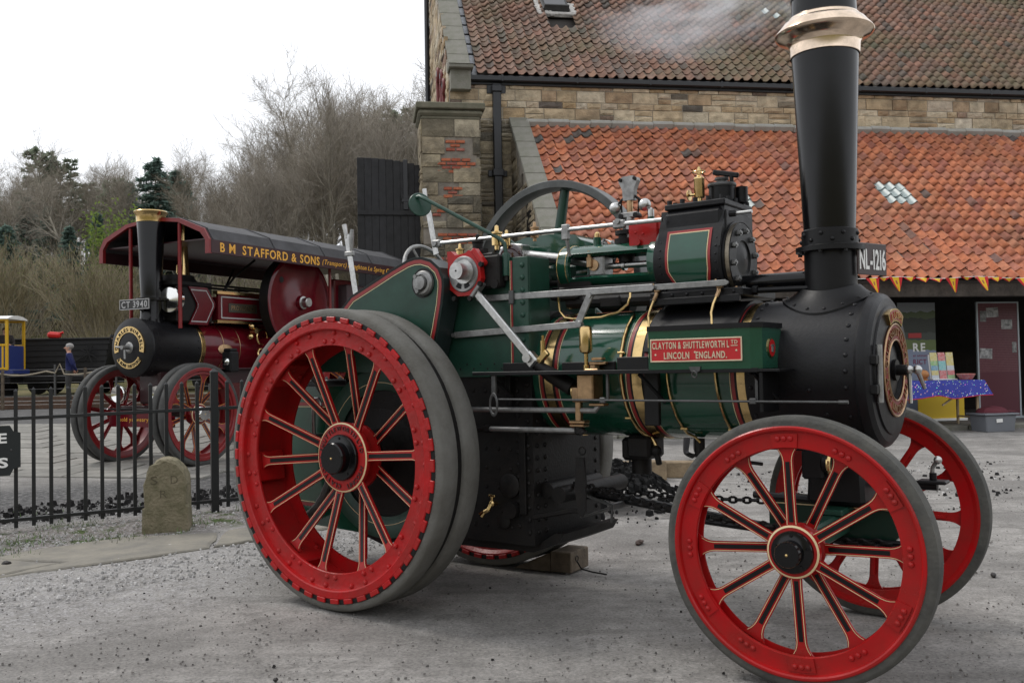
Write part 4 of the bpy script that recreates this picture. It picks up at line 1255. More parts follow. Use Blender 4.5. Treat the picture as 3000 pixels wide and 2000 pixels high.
m.build('fire_iron', [IRON], E)
m = MB()
m.torus((1.05, -0.62, 1.285), (0.3, 1, 0), 0.036, 0.007, 24, 8)
m.v = [(x, y, 1.285 + (z - 1.285) * 1.7) for x, y, z in m.v]
m.build('hanging_shackle', [IRON], E)
m = MB()
tb = [(2.09, -0.622), (2.655, -0.622), (2.705, -0.59), (2.705, -0.33), (2.09, -0.33)]
m.prism(tb, 'xy', 1.478, 1.682)
TB = m.build('tool_box', [G], E)
m = MB()
m.prism([(2.085, -0.628), (2.658, -0.628), (2.712, -0.593), (2.712, -0.325), (2.085, -0.325)], 'xy', 1.682, 1.708)
m.build('tool_box_lid', [BLK], TB)
m = MB()
m.box((2.36, -0.624, 1.578), (0.50, 0.008, 0.118), None, 0, 0.002)
NPt = m.build('name_plate', [mat('plate_bright_red', (0.50, 0.012, 0.016), 0.35)], TB)
m = MB()
for (x, z, sx, sz) in ((2.36, 1.635, 0.51, 0.007), (2.36, 1.521, 0.51, 0.007), (2.108, 1.578, 0.007, 0.108), (2.612, 1.578, 0.007, 0.108)):
    m.box((x, -0.6275, z), (sx, 0.006, sz), None, 0, 0.001)
text_line(m, 'CLAYTON & SHUTTLEWORTH L', (2.118, -0.628, 1.587), (1, 0, 0), (0, 0, 1), 0.036, width=0.43, bold=0.022, depth=0.004)
text_line(m, 'TD', (2.558, -0.628, 1.604), (1, 0, 0), (0, 0, 1), 0.019, width=0.035, bold=0.022, depth=0.004); m.box((2.575, -0.6295, 1.595), (0.036, 0.003, 0.004))
text_line(m, 'LINCOLN   ENGLAND.', (2.36, -0.628, 1.534), (1, 0, 0), (0, 0, 1), 0.036, width=0.35, bold=0.022, depth=0.004, align='C')
for x, z in ((2.135, 1.556), (2.36, 1.566), (2.585, 1.570)):
    m.dome((x, -0.628, z), (0, -1, 0), 0.006, 0.004, 8)
m.build('plate_lettering', [mat('plate_letter', (0.66, 0.55, 0.40), 0.35, 0.4)], TB)
m = MB()
m.lathe([(2.7055, 0.050), (2.710, 0.050), (2.712, 0.044)], (0, -0.475, 1.58), (1, 0, 0), 28, 0); m.lathe([(2.7125, 0.043), (2.714, 0.0001)], (0, -0.475, 1.58), (1, 0, 0), 28, 1, caps=False)
m.box((2.714, -0.475, 1.578), (0.006, 0.026, 0.040), None, 2, 0.002); m.box((2.714, -0.475, 1.592), (0.006, 0.04, 0.007), None, 2)
m.build('maker_badge', [BRASS, RED, STEELD], TB)
m = MB()
m.prism([(2.325, 1.492), (2.39, 1.492), (2.385, 1.47), (2.36, 1.455), (2.335, 1.47)], 'xz', -0.632, -0.622); m.torus((2.358, -0.636, 1.452), (0.3, 1, 0.2), 0.016, 0.004, 18, 6)
m.build('box_hasp', [IRON], TB)
# ---- rear: axle, gears, tender, hose
m = MB()
m.cyl((0, -0.9, 0.95), (0, 0.9, 0.95), 0.065, n=20); m.build('rear_axle', [SOOT], E)
m = MB()
m.lathe([(-0.52, 0.42), (-0.54, 0.46), (-0.54, 0.56), (-0.45, 0.56), (-0.45, 0.42)], (0.04, 0, 0.95), (0, 1, 0), 56, 0, closed=True)
m.lathe([(-0.50, 0.0001), (-0.50, 0.42)], (0.04, 0, 0.95), (0, 1, 0), 40, 1, caps=False)
m.lathe([(-0.60, 0.0001), (-0.60, 0.12), (-0.52, 0.16), (-0.50, 0.30)], (0.0, 0, 0.95), (0, 1, 0), 32, 1, caps=False)
m.lathe([(-0.5412, 0.470), (-0.5412, 0.474)], (0.04, 0, 0.95), (0, 1, 0), 56, 2, caps=False)
m.build('spur_gear', [GD, SOOT, CREAM], E)
m = MB()
m.prism([(-1.35, 0.42), (0.35, 0.36), (0.42, 0.5), (0.42, 1.6), (-0.35, 1.6), (-0.45, 1.40), (-1.30, 1.40), (-1.42, 1.2), (-1.42, 0.5)], 'xz', -0.42, 0.42)
TN = m.build('tender', [G], E)
m = MB()
m.box((-0.90, -0.42, 1.42), (1.06, 0.06, 0.05), None, 0, 0.01); m.build('tender_rail', [BLK], TN)
m = MB()
tp = [(-1.32, 0.52), (-0.30, 0.50), (-0.30, 1.30), (-1.25, 1.30), (-1.33, 1.15)]
A, B_ = inset(tp, -0.02), inset(tp, -0.026)
for q, (A, B_) in enumerate(((inset(tp, -0.02), inset(tp, -0.045)), (inset(tp, -0.05), inset(tp, -0.055)))):
    n = len(tp)
    for i in range(n):
        j = (i + 1) % n
        m.add([(A[i][0], -0.4225, A[i][1]), (A[j][0], -0.4225, A[j][1]), (B_[j][0], -0.4225, B_[j][1]), (B_[i][0], -0.4225, B_[i][1])], [[0, 1, 2, 3]], q)
m.build('tender_lining', [LRED, CREAM], TN)
m = MB()
m.tube([(-0.62, -0.43, 1.05), (-0.62, -0.52, 1.05), (-0.62, -0.53, 1.08), (-0.62, -0.53, 1.28), (-0.60, -0.53, 1.31), (-0.57, -0.53, 1.31), (-0.55, -0.53, 1.28), (-0.55, -0.53, 1.20)], 0.013, 10)
m.build('grab_handle', [STEEL], TN)
m = MB()
hp = [(-0.85 + 0.42 * math.cos(a), -0.52, 1.0 + 0.55 * math.sin(a)) for a in [R(40 + i * 320 / 60) for i in range(61)]]
m.tube(hp, [0.027 + 0.004 * (i % 2) for i in range(61)], 10)
m.build('suction_hose', [mat('hose_grey', (0.09, 0.09, 0.085), 0.7, var=0.3)], E)
m = MB()
m.prism([(-0.22, 0.50), (0.36, 0.50), (0.36, 0.42), (0.0, 0.34), (-0.22, 0.40)], 'xz', -0.5, -0.44)
m.build('brake_band', [SOOT], E)
# ---- steering chains and shaft
def chain(name, p0, p1, link=0.052, r=0.0085, sag=0.03):
    a, b = Vector(p0), Vector(p1); d = b - a; n = int(d.length / (link * 0.78)); mm = MB()
    x, y, z = frame(d)
    for i in range(n):
        t = (i + 0.5) / n
        c = a + d * t - Vector((0, 0, sag * 4 * t * (1 - t)))
        u = x if i % 2 else y
        zz = z
        pts = []
        for q in range(10):
            an = 2 * PI * q / 10
            pts.append(c + zz * (math.cos(an) * link * 0.5) + u * (math.sin(an) * link * 0.33))
        mm.tube(pts, r, 5, closed=True)
    return mm.build(name, [SOOT], E, kind='stuff')
chain('steering_chain', (1.36, -0.22, 0.80), (2.78, -0.60, 0.70))
chain('steering_chain', (1.36, 0.1, 0.72), (2.80, 0.52, 0.70))
chain('lock_chain', (2.45, -0.1, 0.62), (3.15, -0.06, 0.575))
m = MB()
m.tube([(1.30, 0.0, 0.715), (2.50, 0.0, 0.585), (2.75, 0, 0.56)], 0.03, 10); m.tube([(2.0, 0.0, 0.6), (3.2, -0.05, 0.545)], 0.02, 8)
m.build('steering_shaft', [BLK], E)
# ------------------------------------------------------------------ the ground
def sstep(a, b, x):
    t = max(0.0, min(1.0, (x - a) / (b - a)))
    return t * t * (3 - 2 * t)
def gz(x, y):
    s = 0.036 - 0.018 * sstep(-2, 4, x)
    z = s * max(0.0, y - 8.0) if y < 34 else s * 26.0
    if y < 9.0: z = s * max(0, y - 7.5) ** 2 / 3.0 if y < 9.0 else z
    if y < -11: z += 11.0 * sstep(-11, -38, y)  # unseen bank behind the camera, added to darken reflections
    if y > 33:
        k = sstep(-2.0, -12.0, x) * 0.0 + 1.0
        z += k * (0.25 * (min(y, 62) - 33) * sstep(33, 40, y) + 0.06 * max(0, min(y, 140) - 62))
    return z
FENCE = [(-9.1, 6.7), (-4.70, 9.02), (-3.12, 9.83), (-1.6, 10.55)]
KERB = [(-9.0, 4.9), (-3.84, 7.28), (-2.55, 8.55), (-0.6, 10.1)]
def side(x, y, L):
    """signed distance to a polyline running left to right: positive beyond it"""
    best = 1e9; sg = 1
    for (x0, y0), (x1, y1) in zip(L[:-1], L[1:]):
        dx, dy = x1 - x0, y1 - y0
        t = max(0, min(1, ((x - x0) * dx + (y - y0) * dy) / (dx * dx + dy * dy)))
        ex, ey = x - x0 - dx * t, y - y0 - dy * t
        d = math.hypot(ex, ey)
        if d < best:
            best = d; sg = 1 if dx * ey - dy * ex > 0 else -1
    return best * sg
xs = [-160, -110, -75, -50, -36, -27, -20, -16, -13, -11] + [-10 + 0.22 * i for i in range(91)] + [10.5, 11.5, 13, 16, 20, 28, 40, 60, 100, 160]
ys = [-90, -60, -44, -34, -27, -21, -16, -12, -5, -1, 1, 2, 2.6] + [3.0 + 0.2 * i for i in range(76)] + [18.5 + 0.5 * i for i in range(14)] + [26, 27.5, 29, 31, 33, 35, 37, 39, 42, 46, 50, 55, 62, 72, 85, 105, 140, 220, 400]
V = []; wt = []
for y in ys:
    for x in xs:
        z = gz(x, y)
        near = 3 < y < 18 and -10 < x < 10
        if near:
            z += (noise.noise(Vector((x * 0.9, y * 0.9, 0))) * 0.014 + noise.noise(Vector((x * 3.1, y * 3.1, 4))) * 0.006)
            if y < 8: z -= 0.006
        V.append((x, y, z))
        sf, sk = side(x, y, FENCE), side(x, y, KERB)
        left = 1 if x < 0.5 else 0
        verge = sstep(0.2, 0.75, sk) * (1 - sstep(-0.1, 0.25, sf)) * sstep(0.4, -1.4, x)
        cind = sstep(0.1, 0.5, sf) * (1 - sstep(2.4, 3.4, sf)) * sstep(0.2, -1.2, x)
        chips = (1 - sstep(0.3, 1.7, abs(sk + 1.0))) * sstep(-0.2, -2.0, x) + 0.8 * (1 - sstep(0.2, 0.7, abs(sf - 0.45))) * sstep(-1.5, -3, x)
        grass = max(sstep(28.5, 30.5, y), sstep(-10, -13, y))
        wt.append((verge, cind, min(1, chips), grass))
nx = len(xs)
F = [[j * nx + i, j * nx + i + 1, (j + 1) * nx + i + 1, (j + 1) * nx + i] for j in range(len(ys) - 1) for i in range(nx - 1)]
me = bpy.data.meshes.new('ground')
me.from_pydata(V, [], F)
me.polygons.foreach_set('use_smooth', [True] * len(F))
at = me.color_attributes.new('cover', 'FLOAT_COLOR', 'POINT')
at.data.foreach_set('color', [c for w in wt for c in w])
gm = bpy.data.materials.new('yard_gravel'); gm.use_nodes = True
N, L = gm.node_tree.nodes, gm.node_tree.links
b = N['Principled BSDF']; b.inputs['Roughness'].default_value = 0.92; b.inputs['Specular IOR Level'].default_value = 0.25
ge = N.new('ShaderNodeNewGeometry')
def nse(sc, det=6, rough=0.6):
    n = N.new('ShaderNodeTexNoise'); n.inputs['Scale'].default_value = sc; n.inputs['Detail'].default_value = det; n.inputs['Roughness'].default_value = rough
    L.new(ge.outputs['Position'], n.inputs['Vector']); return n.outputs['Fac']
def rmp(f, stops):
    r = N.new('ShaderNodeValToRGB'); e = r.color_ramp.elements
    e[0].position = stops[0][0]; e[0].color = (*stops[0][1], 1); e[1].position = stops[-1][0]; e[1].color = (*stops[-1][1], 1)
    for p, c in stops[1:-1]:
        q = e.new(p); q.color = (*c, 1)
    L.new(f, r.inputs['Fac']); return r.outputs['Color']
def mixc(fac, a, c, mode='MIX'):
    x = N.new('ShaderNodeMix'); x.data_type = 'RGBA'; x.blend_type = mode
    if isinstance(fac, float): x.inputs['Factor'].default_value = fac
    else: L.new(fac, x.inputs['Factor'])
    for s, v in (('A', a), ('B', c)):
        if isinstance(v, tuple): x.inputs[s].default_value = (*v, 1)
        else: L.new(v, x.inputs[s])
    return x.outputs['Result']
def mth(op, a, c=None):
    x = N.new('ShaderNodeMath'); x.operation = op; x.use_clamp = op in ('MULTIPLY', 'ADD')
    for i, v in enumerate((a, c)):
        if v is None: continue
        if isinstance(v, (int, float)): x.inputs[i].default_value = v
        else: L.new(v, x.inputs[i])
    return x.outputs[0]
def edge(f, lo, hi):
    x = N.new('ShaderNodeMapRange'); x.inputs['From Min'].default_value = lo; x.inputs['From Max'].default_value = hi
    L.new(f, x.inputs['Value']); return x.outputs[0]
ca = N.new('ShaderNodeAttribute'); ca.attribute_name = 'cover'
sp = N.new('ShaderNodeSeparateColor'); L.new(ca.outputs['Color'], sp.inputs[0])
fine, mid, big, grit = nse(55, 8, 0.75), nse(6, 8, 0.65), nse(0.7, 5, 0.6), nse(160, 4, 0.8)
base = rmp(mid, [(0.30, (0.225, 0.215, 0.203)), (0.5, (0.30, 0.288, 0.274)), (0.70, (0.375, 0.361, 0.345))])
base = mixc(mth('MULTIPLY', edge(big, 0.45, 0.60), 0.7), base, (0.175, 0.168, 0.160))
base = mixc(mth('MULTIPLY', edge(nse(2.3, 8, 0.75), 0.56, 0.66), 0.55), base, (0.11, 0.106, 0.10))
mp = N.new('ShaderNodeMapping'); mp.inputs['Rotation'].default_value = (0, 0, R(36)); mp.inputs['Scale'].default_value = (0.35, 3.2, 1)
L.new(ge.outputs['Position'], mp.inputs['Vector'])
stn = N.new('ShaderNodeTexNoise'); stn.inputs['Scale'].default_value = 1.6; stn.inputs['Detail'].default_value = 7; L.new(mp.outputs[0], stn.inputs['Vector'])
base = mixc(mth('MULTIPLY', edge(stn.outputs['Fac'], 0.50, 0.66), 0.45), base, (0.15, 0.143, 0.135))
grain = rmp(fine, [(0.30, (0.38, 0.37, 0.36)), (0.46, (0.88, 0.88, 0.88)), (0.60, (1.15, 1.14, 1.12)), (0.72, (1.75, 1.73, 1.7))])
base = mixc(1.0, base, grain, 'MULTIPLY')
chipm = mth('MULTIPLY', sp.outputs['Blue'], edge(nse(14, 8, 0.8), 0.40, 0.62))
base = mixc(mth('MULTIPLY', chipm, 0.8), base, rmp(fine, [(0.35, (0.13, 0.12, 0.12)), (0.5, (0.34, 0.33, 0.33)), (0.65, (0.60, 0.60, 0.61))]))
vg = rmp(nse(26, 8, 0.85), [(0.34, (0.06, 0.052, 0.045)), (0.46, (0.16, 0.14, 0.125)), (0.55, (0.30, 0.28, 0.27)), (0.68, (0.62, 0.60, 0.60))])
vg = mixc(edge(nse(3.2, 6, 0.7), 0.52, 0.60), vg, rmp(fine, [(0.35, (0.02, 0.035, 0.010)), (0.65, (0.09, 0.12, 0.035))]))
base = mixc(sp.outputs['Red'], base, vg)
cd = rmp(nse(18, 8, 0.8), [(0.36, (0.025, 0.025, 0.027)), (0.5, (0.085, 0.083, 0.082)), (0.66, (0.24, 0.235, 0.23))])
base = mixc(sp.outputs['Green'], base, cd)
gr = rmp(nse(1.5, 8, 0.75), [(0.36, (0.065, 0.075, 0.025)), (0.52, (0.14, 0.125, 0.055)), (0.68, (0.24, 0.19, 0.10))])
base = mixc(ca.outputs['Alpha'], base, gr)
L.new(base, b.inputs['Base Color'])
bp = N.new('ShaderNodeBump'); bp.inputs['Strength'].default_value = 0.8; bp.inputs['Distance'].default_value = 0.012
L.new(mth('ADD', mth('MULTIPLY', fine, 0.6), mth('MULTIPLY', grit, 0.4)), bp.inputs['Height']); L.new(bp.outputs[0], b.inputs['Normal'])
me.materials.append(gm)
GRD = link_mesh('ground', me, kind='structure')
# ------------------------------------------------------------------ the maroon showman's road locomotive beyond the fence
LX, LY = -5.19, 13.69
Q = empty('road_locomotive', (LX, LY, gz(LX, LY)), R(-117.33), None,
          'maroon steam road locomotive with long lettered canopy behind the railings', 'steam engine')
MRED = mat('wheel_red', (0.22, 0.010, 0.012), 0.35, var=0.3, vscale=8)
lm = dict(tyre=mat('loco_tyre', (0.085, 0.085, 0.082), 0.8, var=0.4, vscale=6, bump=0.2, bscale=40, spec=0.3), rim=MRED, line=GOLD, strip=MAROOND, cap=SILVER)
hubL = dict(fr=0.15, fy=-0.06, cr=0.11, cr2=0.09, cy=-0.17, by=0.08, hw0=0.035)
W0 = make_wheel(Q, 'front_wheel', (0, 0.80, 0.725), 0.725, 0.26, 0.655, 0.56, 10, hubL, lm, True, R(12), hw=0.03, foot=0.12, rivets=((0.60, 20, 0.1, 0.012, (0,)),), rz=PI, foot_len=0.15)
W1 = copy_tree(W0, Q); W1.location = (0, -0.80, 0.725); W1.rotation_euler = (0, 0, 0); W1.name = 'front_wheel'
hubB = dict(fr=0.22, fy=-0.08, cr=0.16, cr2=0.12, cy=-0.24, by=0.12, hw0=0.035)
W2 = make_wheel(Q, 'rear_wheel', (-3.25, 1.0, 1.05), 1.05, 0.42, 0.96, 0.78, 14, hubB, lm, True, 0.1, hw=0.035, foot=0.08, rz=PI)
W3 = copy_tree(W2, Q); W3.location = (-3.25, -1.0, 1.05); W3.rotation_euler = (0, 0, 0); W3.name = 'rear_wheel'
m = MB(); m.cyl((0, -0.9, 0.725), (0, 0.9, 0.725), 0.05); m.box((0, 0, 0.78), (0.16, 1.3, 0.12), None, 0, 0.01); m.box((-0.05, 0, 1.12), (0.36, 0.42, 0.5), None, 0, 0.03); m.build('front_axle', [MAROOND], Q)
m = MB(); m.cyl((-3.25, -1.1, 1.05), (-3.25, 1.1, 1.05), 0.07); m.build('rear_axle', [MAROOND], Q)
# belly beam with lettering between the front wheels
m = MB(); m.prism([(-0.62, 0.55), (0.62, 0.55), (0.62, 0.70), (0.4, 0.78), (-0.4, 0.78), (-0.62, 0.70)], 'yz', 0.22, 0.30)
SPN = m.build('spring_beam', [MAROON], Q)
m = MB(); text_line(m, 'sold ye weary item', (0.301, 0.0, 0.63), (0, 1, 0), (0, 0, 1), 0.06, width=0.8, depth=0.003, align='C')
m.build('beam_lettering', [GOLD], SPN)
m = MB(); m.box((0.26, 0, 0.80), (0.1, 1.28, 0.025), None, 0, 0.005); m.build('beam_edge', [BLK], SPN)
LZ = 1.68
m = MB()
m.lathe([(-2.0, 0.40), (-0.52, 0.40)], (0, 0, LZ), (1, 0, 0), 48, 0); m.build('boiler', [MAROON], Q)
m = MB()
m.lathe([(-0.50, 0.41), (0.36, 0.41), (0.385, 0.425), (0.41, 0.42), (0.44, 0.36), (0.465, 0.25), (0.475, 0.0001)], (0, 0, LZ), (1, 0, 0), 48, 0, caps=False)
for x in (-0.44, 0.28, -0.05):
    for i in range(26):
        a = 2 * PI * i / 26
        if x > -0.4 and x < 0.2 and i % 4: continue
        m.dome((x, math.cos(a) * 0.409, LZ + math.sin(a) * 0.409), (0, math.cos(a), math.sin(a)), 0.014, 0.012, 6)
S2 = m.build('smokebox', [SMK], Q)
m = MB(); m.lathe([(-0.58, 0.405), (-0.50, 0.418), (-0.49, 0.40)], (0, 0, LZ), (1, 0, 0), 48, 0, caps=False)
m.build('boiler_band', [BRASS], Q)
for x in (-0.95, -1.3):
    m = MB(); m.torus((x, 0, LZ), (1, 0, 0), 0.403, 0.006, 48, 6); m.build('boiler_band', [BRONZE], Q)
m = MB()
pts = [(math.cos(R(a)) * 0.30, LZ + math.sin(R(a)) * 0.30) for a in range(195, -16, -7)] + [(math.cos(R(a)) * 0.215, LZ + math.sin(R(a)) * 0.215) for a in range(-15, 196, 7)]
m.prism(pts, 'yz', 0.44, 0.475)
pts = [(math.cos(R(a)) * 0.30, LZ + math.sin(R(a)) * 0.30) for a in range(215, 326, 7)] + [(math.cos(R(a)) * 0.225, LZ + math.sin(R(a)) * 0.225) for a in range(325, 214, -7)]
m.prism(pts, 'yz', 0.44, 0.475)
DP = m.build('door_plate', [BRASS], S2)
m = MB()
text_arc(m, 'CHARLES BURRELL', (0.4755, 0, LZ), (0, 1, 0), (0, 0, 1), 0.232, R(190), R(-10), 0.05, bold=0.012, depth=0.004)
text_arc(m, '& SONS THETFORD', (0.4755, 0, LZ), (0, 1, 0), (0, 0, 1), 0.285, R(217), R(323), 0.045, bold=0.012, depth=0.004, inward=True)
m.build('door_lettering', [SOOT], S2)
m = MB(); m.cyl((0.46, 0, LZ), (0.60, 0, LZ), 0.03); m.tube([(0.58, 0, LZ), (0.60, -0.12, LZ + 0.01)], 0.014, 8); m.tube([(0.55, 0, LZ), (0.56, 0.02, LZ - 0.16)], 0.014, 8); m.lathe([(0.455, 0.1), (0.49, 0.06)], (0, 0, LZ), (1, 0, 0), 20, 0)
m.build('door_handle', [STEELD], S2)
# chimney
m = MB()
m.lathe([(1.98, 0.24), (2.08, 0.17), (2.14, 0.155), (2.36, 0.15), (2.362, 0.21), (2.40, 0.21), (2.402, 0.15), (2.45, 0.148), (3.52, 0.195), (3.53, 0.19)], (0.07, 0, 0), (0, 0, 1), 36, 0, caps=False)
K2 = m.build('chimney', [BLKG], Q)
m = MB(); m.lathe([(3.50, 0.199), (3.58, 0.202), (3.61, 0.212), (3.635, 0.234), (3.648, 0.238), (3.66, 0.228), (3.66, 0.18), (3.6, 0.17)], (0.07, 0, 0), (0, 0, 1), 40, 0, caps=False)
m.build('chimney_cap', [BRASS], K2)
m = MB(); m.box((0.33, -0.04, 2.30), (0.02, 0.60, 0.15), None, 0, 0.004); m.tube([(0.2, 0, 2.2), (0.32, 0, 2.26)], 0.02, 6)
N2 = m.build('number_plate', [mat('plate_black', (0.02, 0.02, 0.02), 0.5)], Q)
m = MB(); text_line(m, 'CT 3940', (0.341, -0.04, 2.255), (0, 1, 0), (0, 0, 1), 0.095, width=0.52, bold=0.02, depth=0.003, align='C')
for (y, z, sy, sz) in ((-0.04, 2.368, 0.6, 0.01), (-0.04, 2.232, 0.6, 0.01), (-0.335, 2.30, 0.01, 0.14), (0.255, 2.30, 0.01, 0.14)): m.box((0.3425, y, z), (0.003, sy, sz))
m.build('number_lettering', [GREYL], N2)
# cylinder block with clad panel, header lamps
m = MB(); m.box((-0.46, 0, 2.32), (0.70, 0.66, 0.55), None, 0, 0.03); m.box((-0.44, 0, 2.63), (0.76, 0.6, 0.07), None, 0, 0.01); m.lathe([(2.66, 0.3), (2.72, 0.25), (2.76, 0.24), (2.78, 0.1)], (-0.42, 0, 0), (0, 0, 1), 20, 0)
CB2 = m.build('cylinder_block', [SOOT], Q)
m = MB()
ph = [(-0.30, 2.58), (-0.66, 2.58), (-0.82, 2.36), (-0.82, 2.30), (-0.66, 2.02), (-0.30, 2.02), (-0.46, 2.28), (-0.46, 2.34)]
m.prism(ph, 'xz', 0.335, 0.36); m.build('cylinder_cladding', [MAROON], CB2)
m = MB()
A, B_ = inset(ph, 0.03), inset(ph, 0.045)
cxp = (-0.56, 2.3)
for i in range(8):
    j = (i + 1) % 8
    f = lambda p, s: (cxp[0] + (p[0] - cxp[0]) * s, 0.3615, cxp[1] + (p[1] - cxp[1]) * s)
    m.add([f(ph[i], 0.86), f(ph[j], 0.86), f(ph[j], 0.80), f(ph[i], 0.80)], [[0, 1, 2, 3]])
m.build('cladding_lining', [GREYL], CB2)
m = MB()
for (y, r) in ((0.27, 0.19), (-0.13, 0.13)):
    m.lathe([(-0.05, r), (0.04, r), (0.055, r * 0.94), (0.062, r * 0.5), (0.066, 0.0001)], (-0.06, y, 2.37), (1, 0.1, 0), 32, 0, caps=False)
m.build('cylinder_end_cover', [SILVER], CB2)
m = MB(); m.cyl((-0.05, 0.05, 2.1), (0.1, 0.05, 2.12), 0.09); m.build('exhaust_elbow', [BLK], Q)
for (x, y, z, s) in ((-0.35, 0.1, 2.74, 1), (-0.55, 0.05, 2.76, 1.3), (0.0, 0.1, 2.68, 0.8)):
    m = MB(); m.lathe([(0, 0.02), (0.05, 0.02), (0.055, 0.035), (0.17, 0.03), (0.19, 0.01)], (x, y, z), (0, 0, 1), 12, 0); m.build('safety_valve', [BRASS], Q)
m = MB(); m.lathe([(2.70, 0.10), (2.85, 0.06), (3.55, 0.035), (3.6, 0.04)], (-0.45, 0.12, 0), (0, 0, 1), 16, 0); m.build('brass_stack', [BRASS], Q)
# motion cover with name board
m = MB(); m.box((-1.42, 0.36, 2.30), (1.12, 0.05, 0.42), None, 0, 0.006); m.box((-1.42, 0.0, 2.28), (1.10, 0.7, 0.36), None, 0, 0.01); BD = m.build('motion_cover', [MAROON], Q)
m = MB()
for z in (2.52, 2.08): m.box((-1.40, 0.38, z), (1.2, 0.10, 0.05), None, 0, 0.004)
m.build('cover_rail', [BRASS], BD)
m = MB()
for (x, z, sx, sz) in ((-1.42, 2.46, 1.0, 0.02), (-1.42, 2.14, 1.0, 0.02), (-0.925, 2.30, 0.02, 0.32), (-1.915, 2.30, 0.02, 0.32)): m.box((x, 0.387, z), (sx, 0.004, sz))
m.build('cover_lining', [GREYL], BD)
m = MB(); m.box((-1.38, 0.39, 2.30), (0.62, 0.012, 0.14), None, 0, 0.003); m.build('name_board', [mat('board_dark', (0.05, 0.045, 0.03), 0.4)], BD)
m = MB(); text_line(m, 'PROVIDENCE', (-1.38, 0.397, 2.265), (-1, 0, 0), (0, 0, 1), 0.075, width=0.52, bold=0.01, depth=0.003, align='C'); m.build('name_lettering', [BRONZE], BD)
m = MB()
for (x, y, z) in ((-1.2, 0.2, 2.6), (-1.6, 0.1, 2.66), (-1.9, 0.3, 2.6)):
    m.cyl((x - 0.5, y, z), (x + 0.6, y, z), 0.016, n=8); m.cyl((x, y, 2.5), (x, y, z), 0.014, n=8)
m.tube([(-1.0, 0.3, 2.5), (-1.3, 0.3, 2.8), (-1.75, 0.3, 3.1)], 0.02, 6); m.tube([(-1.6, -0.3, 2.5), (-1.9, -0.3, 3.0)], 0.02, 6)
m.build('motion_rod', [SOOT], Q)
# disc flywheel
m = MB(); fc = (-2.3, 0.68, 2.42)
m.lathe([(0.09, 0.78), (0.10, 0.76), (0.10, 0.72), (0.07, 0.70), (0.045, 0.5), (0.07, 0.2), (0.09, 0.12), (0.15, 0.11), (0.15, 0.0001)], fc, (0, 1, 0), 64, 0, caps=False)
m.lathe([(-0.09, 0.70), (-0.10, 0.76), (-0.09, 0.78), (0.09, 0.78)], fc, (0, 1, 0), 64, 1, caps=False)
FL2 = m.build('flywheel', [MAROON, SOOT], Q)
m = MB(); m.lathe([(0.15, 0.105), (0.16, 0.105), (0.165, 0.08), (0.26, 0.078), (0.27, 0.07), (0.27, 0.0001)], fc, (0, 1, 0), 28, 0, caps=False); m.build('crank_end', [STEEL], FL2)
for a in (R(40), R(220)):
    m = MB(); m.lathe([(0.062, 0.05), (0.0625, 0.0001)], (fc[0] + math.cos(a) * 0.55, fc[1], fc[2] + math.sin(a) * 0.55), (0, 1, 0), 16, 0, caps=False)
    m.build('flywheel_hole', [BLK], FL2)
# firebox, tender, drum, sundry
m = MB(); m.box((-2.6, 0, 1.55), (1.4, 1.0, 1.5), None, 0, 0.03); m.box((-4.2, 0, 1.3), (1.9, 1.5, 1.3), None, 0, 0.04); m.box((-3.6, 0.6, 2.3), (0.5, 0.1, 1.2), None, 0, 0.02); m.build('tender', [MAROON], Q)
m = MB(); m.cyl((-1.9, 0.2, 1.62), (-1.9, 0.72, 1.62), 0.26, n=28); m.build('belly_tank', [MAROON], Q)
m = MB(); m.lathe([(0, 0.15), (0.01, 0.15), (0.014, 0.13)], (-0.98, 0.395, LZ - 0.02), (0, 1, 0.05), 24, 0); m.v = [(-0.98 + (x + 0.98), y, LZ - 0.02 + (z - LZ + 0.02) * 0.5) for x, y, z in m.v]; m.build('maker_oval', [BRONZE], Q)
m = MB(); m.cyl((-1.5, 0.46, 1.95), (-1.5, 0.56, 1.95), 0.05); m.torus((-1.66, 0.52, 1.86), (0, 1, 0), 0.12, 0.016, 24, 8); m.torus((-1.55, 0.62, 1.58), (0, 1, 0.3), 0.09, 0.012, 24, 6); m.sphere((-1.45, 0.5, 2.02), 0.05); m.sphere((-1.4, 0.52, 1.86), 0.05); m.build('injector', [BRASS], Q)
for (x, y, z, lab) in ((-0.55, 0.92, 1.46, 1), (0.35, -0.36, 1.02, 0), (0.34, 0.42, 1.02, 0)):
    m = MB()
    if lab:
        m.box((x, y, z), (0.18, 0.18, 0.30), None, 0, 0.02); m.box((x, y, z + 0.17), (0.15, 0.15, 0.05), None, 0, 0.015); m.lathe([(0, 0.06), (0.02, 0.05), (0.03, 0.0001)], (x + 0.09, y, z), (1, 0, 0), 16, 1, caps=False)
    else:
        m.lathe([(-0.12, 0.03), (-0.06, 0.10), (0.0, 0.125), (0.02, 0.125), (0.03, 0.115), (0.0, 0.03), (0, 0.0001)], (x, y, z), (1, 0.1, 0), 24, 1, caps=False)
    m.build('lamp', [BLK, SILVER], Q)
m = MB(); m.box((-1.0, 0.75, 1.25), (1.6, 0.02, 0.2), None, 0, 0.004); m.box((-0.9, 0.75, 1.36), (1.7, 0.3, 0.02), None, 0, 0.004); m.build('side_board', [MAROOND], Q)
